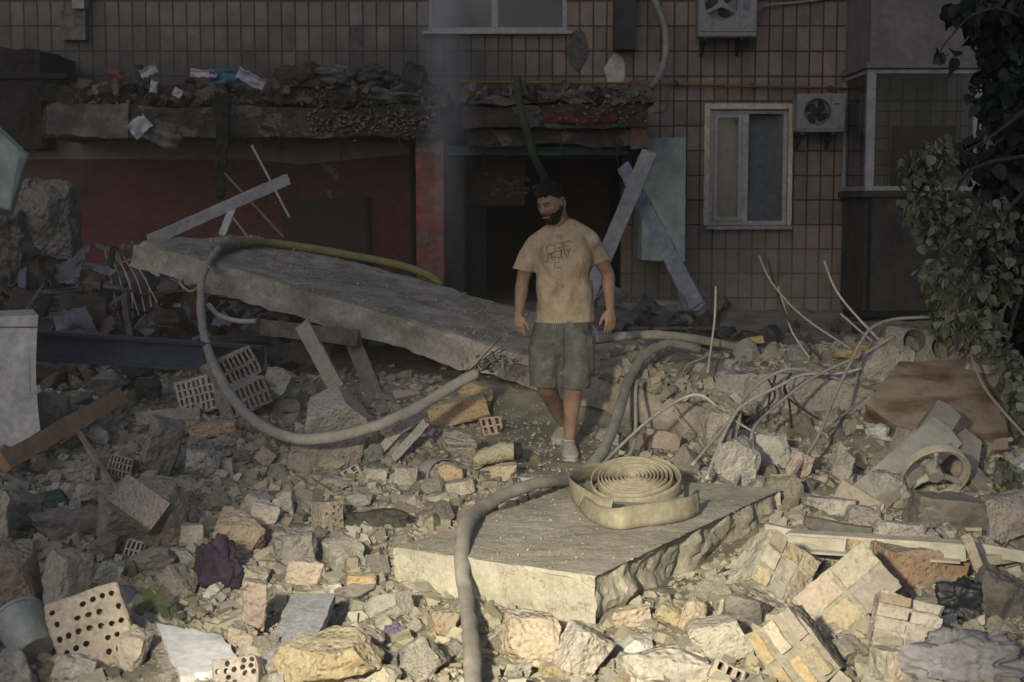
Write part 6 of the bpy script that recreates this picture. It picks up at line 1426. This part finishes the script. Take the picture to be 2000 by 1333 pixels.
for it in range(9000):
    if tot>=395: break
    stage=it/9000
    px=rng.uniform(-20,2020); py=rng.uniform(700,1345)
    if py<930 and 950<px<1180: continue
    if py<780 and px<1000: continue
    if (950<px<1350 and 740<py<860) or (230<px<480 and py>1180) or (880<px<945 and py>1170): continue
    if rng.random()<.35: px=rng.uniform(1000,2020) if rng.random()<.5 else rng.uniform(-20,850); py=rng.uniform(900,1345)
    ki=rng.choices(range(len(KINDS)),KW)[0]; nm=KINDS[ki][0]
    if cnt[nm]>=MX[nm]: continue
    p=gh(px,py)
    if p.y>11.3 or under(p) or slabtest(Vector((p.x,p.y,0)),Vector((BL_.x,BL_.y,0)),Vector(((BC-BL_).x,(BC-BL_).y,0)),Vector(((BR_-BC).x,(BR_-BC).y,0))*.93,.13): continue
    sz=((.22 if p.y<7 else .18) if stage<.15 else .14 if stage<.4 else .09)*rng.uniform(.75,1.3)
    rp=sz*F/p.y*.5
    if crowd(px,py-rp*.4,rp): continue
    me,dm=rng.choice(PROT[ki]); o=bpy.data.objects.new(nm,me); COL.objects.link(o)
    rot=Euler((rng.gauss(0,.45),rng.gauss(0,.45),rng.uniform(0,6.28))); o.rotation_euler=rot; o.scale=(sz,)*3
    o.location=(p.x,p.y,p.z+sz*dm[2]*.34); placed.append((px,py-rp*.4,rp)); cnt[nm]+=1; tot+=1
    size="big" if sz>.17 else "fist-sized" if sz<.10 else "middling"
    shp="flat" if dm[2]<.45 else ("blocky" if dm[1]>.8 else "longish")
    g_=GRP[nm]
    lb=autolabel(px,py-rp*.4,size,KINDS[ki][4],shp,KINDS[ki][2]) 
    if not lb:
        ds=sorted(LM,key=lambda l:(l[1]-px)**2+(l[2]-py)**2); lb=f"{size} {KINDS[ki][4]} {KINDS[ki][2]} in the litter round {ds[0][0]}"
    o['label']=lb; o['category']=KINDS[ki][1]; o['group']=g_
# tangled scraps in the dark pile at the left and by the doorway
LM+=[("the mint wall chunk",8,330),("the tall rough boulder",85,440),("the ribbed panel",215,560),("the raised end of the far slab",290,500),("the blue beam's left end",120,660),("the hanging hose",395,600),("the bundle of thin bars",235,560),("the foot of the leaning post",660,760),("the doorway boulders",1290,612)]
rj=random.Random(55); m_jl=[("charred",m_junk[0]),("grey",m_junk[1]),("brown",m_junk[2]),("bluish",m_junk[3])]
for i in range(58):
    px=rj.uniform(-10,560) if i<46 else rj.uniform(1180,1420); py=rj.uniform(500,640) if i<46 else rj.uniform(600,650)
    if i<46 and py<520+(px-260)*.25 and px>260: py=600+rj.uniform(0,40)
    Y=12.7-.009*(py-480) if i<46 else 14.5-.01*(py-560); k=Y/F; cn_,mm_=rj.choice(m_jl); c=P(px,py,Y)
    c.z=max(c.z,H(c.x,c.y)+.02)
    if i%2==0:
        l=rj.uniform(.25,.75); w_=rj.uniform(.02,.07); d=Vector((rj.gauss(0,1),rj.gauss(0,.5),rj.gauss(0,.6))).normalized()*l*.5
        nm_,ct_="scrap_lath","lath"; bm=gridbox(6,1,1,lambda u,v,w:Vector((u-.5,v-.5,w-.5))); q=d.to_track_quat('X','Z').to_matrix().to_4x4()
        for v in bm.verts: v.co=Vector((v.co.x*l,v.co.y*w_,v.co.z*w_*.5+.04*l*nz(v.co.x*3,i)))
        xf(bm,Matrix.Translation(c)@q); sh_="straight"
    else:
        l=rj.uniform(.15,.42); nm_,ct_="scrap_sheet","sheet"; cr=rj.uniform(.1,.35)
        bm=gridbox(9,1,8,lambda u,v,w:Vector(((u-.5)*l,(v-.5)*.012+cr*l*(nz(u*2+i,w*2,i)+.5*abs(nz(u*4,w*4,i))),(w-.5)*l*.8*(1-.4*abs(nz(u*3,i))))))
        xf(bm,TRS(c,(rj.uniform(-70,40),rj.uniform(-60,60),rj.uniform(-50,50)))); sh_="crumpled"
    lb=autolabel(px,py,"dim",cn_,sh_,"scrap "+ct_) or f"dim {cn_} scrap {ct_} in the tangle of the dark pile"
    O(nm_,bm,mm_,label=lb,cat=ct_,group="scrap "+("laths" if i%2==0 else "sheets")+" tangled in the dark pile",smooth='auto')
# fine debris as stuff: merged copies of small prototypes
import numpy as np
def protos(n,seed,det,sharp=True):
    out=[]
    for j in range(n):
        r=random.Random(seed+j); fl=r.random()
        dm=(1,r.uniform(.5,1),r.uniform(.12,.4) if fl<.55 else r.uniform(.45,.9))
        b=bmesh.new(); bmesh.ops.create_cube(b,size=1)
        for v in b.verts: v.co=Vector((v.co.x*dm[0],v.co.y*dm[1],v.co.z*dm[2]))
        for _ in range(r.choice((3,5,7))):
            n_=Vector((r.gauss(0,1),r.gauss(0,1),r.gauss(0,1))).normalized(); cutplane(b,n_*.5*(abs(n_.x)*dm[0]+abs(n_.y)*dm[1]+abs(n_.z)*dm[2])*r.uniform(.38,.8),n_)
        if det and j%3==0: rough(b,1,.06,.4,seed+j,iters=2)
        else: bmesh.ops.triangulate(b,faces=b.faces[:])
        vs_=np.array([v.co[:] for v in b.verts],dtype=np.float32); b.verts.index_update(); fs=np.array([[v.index for v in f.verts] for f in b.faces],dtype=np.int32); out.append((vs_,fs)); b.free()
    return out
def scatter(name,items,pr,m,label,cat):
    V_=[];F_=[];off=0; r=random.Random(5)
    for (x,y,z,s,tilt) in items:
        vs_,fs=r.choice(pr); q=np.array(Euler((r.gauss(0,tilt),r.gauss(0,tilt),r.uniform(0,6.28))).to_matrix(),dtype=np.float32)
        V_.append((vs_*s)@q.T+np.array((x,y,z),dtype=np.float32)); F_.append(fs+off); off+=len(vs_)
    V_=np.concatenate(V_); F_=np.concatenate(F_); me=bpy.data.meshes.new(name)
    me.vertices.add(len(V_)); me.vertices.foreach_set('co',V_.ravel()); me.loops.add(F_.size); me.loops.foreach_set('vertex_index',F_.ravel())
    me.polygons.add(len(F_)); me.polygons.foreach_set('loop_start',np.arange(0,F_.size,3,dtype=np.int32)); me.update(calc_edges=True); me.validate()
    me.polygons.foreach_set('use_smooth',np.zeros(len(me.polygons),dtype=bool)); me.materials.append(m); o=bpy.data.objects.new(name,me); COL.objects.link(o); tagp(o,label,cat,None,'stuff'); return o
items=[]; rr=random.Random(9)
n=0
while n<58000:
    y=4.3+ (rr.random()**1.15)*7.2; x=rr.uniform(-1,1)*(.40*y+.35)
    if under(Vector((x,y,0))) and rr.random()<.93: continue
    px,py=pxof(Vector((x,y,.1)))
    path=(980<px<1190 and 770<py<940)
    s=.0125*(1-rr.random())**(-.68)
    if s>.10: s=rr.uniform(.03,.10)
    if s>.025 and ((240<px<485 and 1190<py) or (490<px<670 and 1150<py) or (950<px<1350 and 745<py<870) or (880<px<940 and 1180<py) or (0<px<110 and 1180<py<1300)): continue
    if path and (s>.03 or rr.random()<.4): continue
    dens=noise.noise(Vector((x*1.3,y*1.3,4)))
    if dens<-.15 and rr.random()<.5: continue
    items.append((x,y,H(x,y)+s*rr.uniform(-.12,.2),s,.38)); n+=1
scatter("rubble_litter",items,protos(40,500,True),m_debris,"broken bits of brick, plaster and concrete littering the ground everywhere","rubble")
# grit on the slabs
items=[]
for _ in range(4200):
    u,v=rr.random(),rr.random(); p=AL.lerp(AR,u)+(ABL-AL)*v; c=noise.noise(p*2.2)
    if c<-.05 and rr.random()<.7: continue
    s=.005*(1-rr.random())**(-.6); s=min(s,.022 if u<.75 else .07)
    items.append((p.x,p.y,p.z+s*.12+.004,s,.4))
for _ in range(1500):
    u=rr.uniform(.78,1.05); v=rr.uniform(-.02,1.1); p=AL.lerp(AR,u)+(ABL-AL)*v; s=.03*(1-rr.random())**(-.5); s=min(s,.13); items.append((p.x,p.y,p.z+s*.15+rr.random()*.05*(u>.85),s,.5))
scatter("slab_grit",items,protos(25,900,False),m_debris,"grit and broken bits strewn over the far slab","rubble")
items=[]
for _ in range(1500):
    u,v=rr.random(),rr.random()*.93; p=BL_.lerp(BC,u)+(BR_-BC)*v; c=noise.noise(p*4)
    if c<.0 and rr.random()<.8: continue
    s=min(.013,.003*(1-rr.random())**(-.6)); items.append((p.x,p.y,p.z+s*.1,s,.4))
scatter("slab_grit",items,protos(25,950,False),m_debris,"fine grit lying on the brightly lit near slab","grit")
# canopy rubble
items=[]
for _ in range(2300):
    px=rr.uniform(140,860) if rr.random()<.7 else rr.uniform(900,1270)
    top=(62 if px<880 else 22)*(.55+.45*noise.noise(Vector((px*.02,0,1)))); py=(203 if px<880 else 190)-top*rr.random()**1.3
    Y=YC+rr.uniform(0,.9); p=P(px,py,Y); s=min(.22,.04*(1-rr.random())**(-.5)); items.append((p.x,p.y,p.z,s,1.0))
scatter("canopy_rubble",items,protos(30,1300,True),m_crub,"dark rubble heaped along the top of the broken canopy","rubble")
items=[]
for _ in range(900):
    px=rr.uniform(-30,560); Y=rr.uniform(11,13.2); 
    x=P(px,500,Y).x; s=min(.3,.05*(1-rr.random())**(-.5)); items.append((x,Y,H(x,Y)+s*.2+rr.random()*.12,s,1.0))
for _ in range(500):
    px=rr.uniform(500,1700); Y=rr.uniform(12,16.5); x=P(px,500,Y).x; s=min(.25,.05*(1-rr.random())**(-.5)); items.append((x,Y,H(x,Y)+s*.1,s,.7))
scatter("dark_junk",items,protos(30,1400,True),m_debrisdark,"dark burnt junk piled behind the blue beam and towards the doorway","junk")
# ---------------- foliage ----------------
m_leaf=mat("linden_leaf",(.155,.17,.125),(.10,.115,.082),ns=9,bump=.3,rnd=.4,isl=True,rough=.6,dust=.2,dcol=(.2,.2,.165),speck=.15)
m_bract=mat("linden_bract",(.15,.15,.105),(.10,.10,.07),ns=9,bump=.2,rnd=.3,isl=True,rough=.6,dust=.15)
m_leafd=mat("leaf_painted_shade",(.028,.04,.03),(.018,.026,.02),ns=9,bump=.3,rnd=.4,isl=True,rough=.55)  # dark copy of the linden leaf, with the crown's shade put into its colour
m_bark=mat("bark",(.08,.065,.05),(.04,.034,.028),ns=12,bump=.8,rnd=0)
def leafmesh(kind):
    if kind=='heart': o=[(0,0),(.30,.02),(.50,.30),(.42,.62),(.18,.86),(0,1.08),(-.18,.86),(-.42,.62),(-.50,.30),(-.30,.02)]
    elif kind=='bract': o=[(0,0),(.09,.2),(.12,.6),(.06,.95),(0,1.05),(-.06,.95),(-.12,.6),(-.09,.2)]
    elif kind=='lobe': o=[(0,0),(.16,.25),(.3,.5),(.24,.78),(.1,.9),(0,1.1),(-.1,.9),(-.24,.78),(-.3,.5),(-.16,.25)]
    else: o=[(0,0),(.16,.25),(.2,.6),(.1,.9),(0,1.05),(-.1,.9),(-.2,.6),(-.16,.25)]
    V_=[(x,y,.25*abs(x)-.22*y*y) for x,y in o]+[(0,.5,-.06)]; n=len(o); return np.array(V_,dtype=np.float32),np.array([[i,(i+1)%n,n] for i in range(n)],dtype=np.int32)
LEAF={k:leafmesh(k) for k in ('heart','bract','lance','lobe')}
def leaves(name,items,kind,m,parent,label=None):
    vs_,fs=LEAF[kind]; V_=[];F_=[];off=0
    for p,s,e in items:
        q=np.array(e.to_matrix(),dtype=np.float32); V_.append((vs_*s)@q.T+np.array(p,dtype=np.float32)); F_.append(fs+off); off+=len(vs_)
    V_=np.concatenate(V_); F_=np.concatenate(F_)
    if parent is not None: V_=V_-np.array(parent.location,dtype=np.float32)
    me=bpy.data.meshes.new(name); me.vertices.add(len(V_)); me.vertices.foreach_set('co',V_.ravel()); me.loops.add(F_.size); me.loops.foreach_set('vertex_index',F_.ravel()); me.polygons.add(len(F_)); me.polygons.foreach_set('loop_start',np.arange(0,F_.size,3,dtype=np.int32)); me.update(calc_edges=True)
    me.materials.append(m); o=bpy.data.objects.new(name,me); COL.objects.link(o)
    if parent is not None: o.parent=parent
    for f in me.polygons: f.use_smooth=True
    return o
def cluster(it,c,r,n,s,rr,down=.7):
    for _ in range(n):
        d=Vector((rr.gauss(0,1),rr.gauss(0,1),rr.gauss(0,1))); d=d.normalized()*(rr.random()**.5)
        p=Vector(c)+Vector((d.x*r[0],d.y*r[1],d.z*r[2]))
        e=Euler((rr.gauss(-1.3,.7),rr.gauss(0,.5),rr.uniform(0,6.28))); it.append((p,s*rr.uniform(.55,1.2),e))
rr=random.Random(21)
tr=E("linden_tree",P(2060,1000,9.5),"linden tree at the right edge with pale leafy branches hanging over the rubble","tree")
bm=bmesh.new(); tube(bm,[P(2075,1000,9.6),P(2065,700,9.7),P(2045,400,9.8),P(2040,100,9.9),P(2030,-200,10)],[.16,.14,.12,.11,.09],n=16,sub=5,wob=.02); O("trunk",bm,m_bark,tr,smooth=True)
BR=[[(2040,180,9.6),(1960,250,9.3),(1880,300,9.1),(1800,330,9.0),(1765,300,9.0)],[(2045,330,9.6),(1960,420,9.2),(1900,500,9.0),(1850,600,8.9),(1830,680,8.9)],[(2050,300,9.6),(1900,330,9.3),(1830,430,9.0),(1760,370,9.0),(1745,290,9.0)],[(2040,60,9.6),(1960,20,9.4),(1900,30,9.3),(1850,80,9.3),(1832,110,9.3)],[(2045,450,9.6),(1980,620,9.0),(1960,760,8.8),(1975,860,8.6)],[(2050,100,10.2),(1950,120,10),(1910,250,10),(1920,400,10)]]
for b_ in BR:
    bm=bmesh.new(); tube(bm,[P(*q) for q in b_],[.018,.012,.008,.006,.004][:len(b_)],n=8,sub=4); O("branch",bm,m_bark,tr,smooth=True)
lit=[];brc=[];dk=[]
for px,py,Y,rx,rz,n in [(1800,330,9.0,42,40,75),(1835,300,9.0,40,34,55),(1790,400,9.0,36,50,60),(1850,390,9.0,40,45,60),(1880,450,9.0,50,50,70),(1950,440,9.1,50,60,70),(1830,455,9.0,35,40,35),(1840,560,8.9,40,50,80),(1860,620,8.9,50,40,90),(1825,530,8.9,30,30,40),(1905,560,9.0,40,60,45),(1930,640,8.9,40,50,70),(1970,710,8.8,35,50,70),(1985,790,8.7,25,50,55),(1995,870,8.6,20,40,30),(1900,670,8.9,30,30,40),(1960,540,9.1,50,60,40),(1968,925,7.9,30,35,40)]:
    k=Y/F; cluster(lit,P(px,py,Y),(rx*k,.16,rz*k),int(n*1.0),.064,rr)
    if py<700: cluster(brc,P(px,py,Y-.03),(rx*k*1.15,.16,rz*k*1.15),int(n*1.4),.055,rr)
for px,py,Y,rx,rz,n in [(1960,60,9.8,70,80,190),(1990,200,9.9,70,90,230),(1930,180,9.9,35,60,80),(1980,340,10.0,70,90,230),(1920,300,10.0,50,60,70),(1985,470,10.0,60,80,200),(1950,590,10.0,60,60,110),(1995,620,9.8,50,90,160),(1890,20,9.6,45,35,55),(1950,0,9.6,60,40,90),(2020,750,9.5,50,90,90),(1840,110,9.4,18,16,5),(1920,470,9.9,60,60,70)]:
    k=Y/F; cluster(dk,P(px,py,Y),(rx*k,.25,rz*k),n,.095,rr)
leaves("leaf_crown",lit,'heart',m_leaf,tr); leaves("pale_bracts",brc,'bract',m_bract,tr); leaves("painted_shade_crown",dk,'heart',m_leafd,tr)
# big dark tree beyond
td=E("dark_tree",P(2000,620,12.5),"dark tree mass behind the linden at the right edge","tree")
bm=bmesh.new(); tube(bm,[P(2040,680,12.6),P(2030,300,12.7),P(2020,-100,12.7)],[.2,.17,.12],n=14,sub=4); O("trunk",bm,m_bark,td,smooth=True)
it=[]
for px,py,rx,rz,n in [(1990,50,75,90,300),(1995,200,65,90,300),(2000,350,65,90,300),(1995,500,70,80,300),(2000,620,80,60,220)]:
    k=12.5/F; cluster(it,P(px,py,12.5),(rx*k,.5,rz*k),n,.15,rr)
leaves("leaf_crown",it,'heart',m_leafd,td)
# sprig with twigs by the man's shorts
sp=E("leafy_sprig",P(960,735,9.1),"broken leafy sprig lying on the far slab's edge left of the man's shorts","sprig")
bm=bmesh.new()
for a in range(9):
    x=rr.uniform(-30,40); tube(bm,[P(905+rr.uniform(-5,15),735,9.1),P(950+x*.5,712+rr.uniform(-14,14),9.15),P(1000+x,685+rr.uniform(-25,35),9.2)],.004,n=5,sub=3)
O("twigs",bm,m_bark,sp)
it=[]
for px,py,n in ((960,700,16),(935,715,12),(985,695,10),(915,700,3)): cluster(it,P(px,py,9.1),(.1,.08,.05),n,.07,rr)
leaves("leaves",it,'lance',m_leaf,sp)
for nm,px,py,Y,n,s,lab in (("leaf_cluster",1285,1180,5.9,9,.055,"green leaves lying against the near slab's right face"),("leaf_cluster",1275,1225,5.6,8,.05,"small green leaves beside the bright white stone"),("leaf_cluster",1230,1320,5.0,6,.05,"leaf scraps at the bottom edge right of the brick corner"),("leaf_cluster",1965,930,7.4,30,.06,"bunch of grey-green leaves right of the spoked wheel")):
    it=[]; cluster(it,P(px,py,Y),(.06 if n<20 else .1,.04,.03 if n<20 else .1),n,s,rr); e_=E(nm,P(px,py+10,Y),lab,"leaves"); leaves("leaves",it,'heart',m_leaf,e_)
pt_=E("green_plant",P(308,1215,5.45),"young green plant with broad lobed leaves growing between the blocks","plant")
m_gl=mat("fresh_leaf",(.075,.09,.045),(.05,.06,.03),ns=9,bump=.3,rnd=.2,isl=True,rough=.6)
it=[]; c0=P(306,1182,5.4)
for i in range(6):
    a=R(-75+i*60+7*(i%2)); it.append((c0,.088 if i in(2,3) else .07,Euler((R(68),0,0)).to_matrix().to_euler() if False else (Euler((R(60+9*(i%3)),R(10*(i%2)),0)).to_matrix()@Euler((0,0,a)).to_matrix()).to_euler()))
for q,(px,py) in enumerate(((350,1218),(375,1225),(335,1205))):
    for i in range(4): it.append((P(px,py,5.35),.05,(Euler((R(60),0,0)).to_matrix()@Euler((0,0,R(i*80-90))).to_matrix()).to_euler()))
leaves("leaves",it,'lobe',m_gl,pt_)
bm=bmesh.new(); tube(bm,[P(310,1235,5.5),P(308,1205,5.45),c0],.004,n=6); O("stem",bm,m_leaf,pt_)
# ---------------- smoke ----------------
def smoke():
    m=bpy.data.materials.new("smoke"); m.use_nodes=True; t=m.node_tree; t.nodes.clear(); N=t.nodes; L=t.links
    o=N.new("ShaderNodeOutputMaterial"); v=N.new("ShaderNodeVolumePrincipled"); L.new(v.outputs[0],o.inputs['Volume']); v.inputs['Color'].default_value=(.75,.75,.8,1)
    tc=N.new("ShaderNodeTexCoord"); n=N.new("ShaderNodeTexNoise"); n.inputs['Scale'].default_value=2.2; n.inputs['Detail'].default_value=3; L.new(tc.outputs['Object'],n.inputs['Vector'])
    s=N.new("ShaderNodeSeparateXYZ"); L.new(tc.outputs['Object'],s.inputs[0])
    # radial falloff so the column has soft sides
    def mth(op,a,b=0.0):
        x=N.new("ShaderNodeMath"); x.operation=op
        for i,q in enumerate((a,b)):
            if isinstance(q,(int,float)): x.inputs[i].default_value=q
            else: L.new(q,x.inputs[i])
        return x.outputs[0]
    wob=mth('MULTIPLY',mth('SUBTRACT',n.outputs['Fac'],.5),.5)
    x2=mth('POWER',mth('ADD',s.outputs[0],wob),2.0); y2=mth('POWER',s.outputs[1],2.0); r=mth('SQRT',mth('ADD',x2,y2))
    f=mth('MAXIMUM',0.0,mth('SUBTRACT',1.0,mth('DIVIDE',r,.38))); f=mth('MULTIPLY',mth('MULTIPLY',f,f),mth('MINIMUM',1.0,mth('MAXIMUM',0.0,mth('MULTIPLY',s.outputs[2],.55)))); L.new(mth('MULTIPLY',mth('MULTIPLY',f,n.outputs['Fac']),SMOKE),v.inputs['Density'])
    bm=bmesh.new(); c=P(872,560,15.8); tube(bm,[Vector((0,0,0)),Vector((-.02,0,1.6)),Vector((-.02,0,3.2)),Vector((-.02,0,5))],[.42,.45,.5,.55],n=20,sub=3); xf(bm,Matrix.Translation(c))
    O("smoke",bm,m,label="thin grey column of smoke rising in front of the canopy gap",cat="smoke",kind='stuff',origin=c)
SMOKE=4.5
smoke()

# ---------------- haze: smoky dusty air round the whole scene ----------------
m=bpy.data.materials.new("haze_air"); m.use_nodes=True; t=m.node_tree; t.nodes.clear()
o_=t.nodes.new("ShaderNodeOutputMaterial"); v_=t.nodes.new("ShaderNodeVolumePrincipled"); t.links.new(v_.outputs[0],o_.inputs['Volume'])
v_.inputs['Color'].default_value=(.82,.83,.9,1); v_.inputs['Density'].default_value=.0012
bm=bmesh.new(); box(bm,(-75,-35,-1.6),(75,75,12)); O("haze",bm,m,label="faint smoky air",cat="haze",kind='stuff')
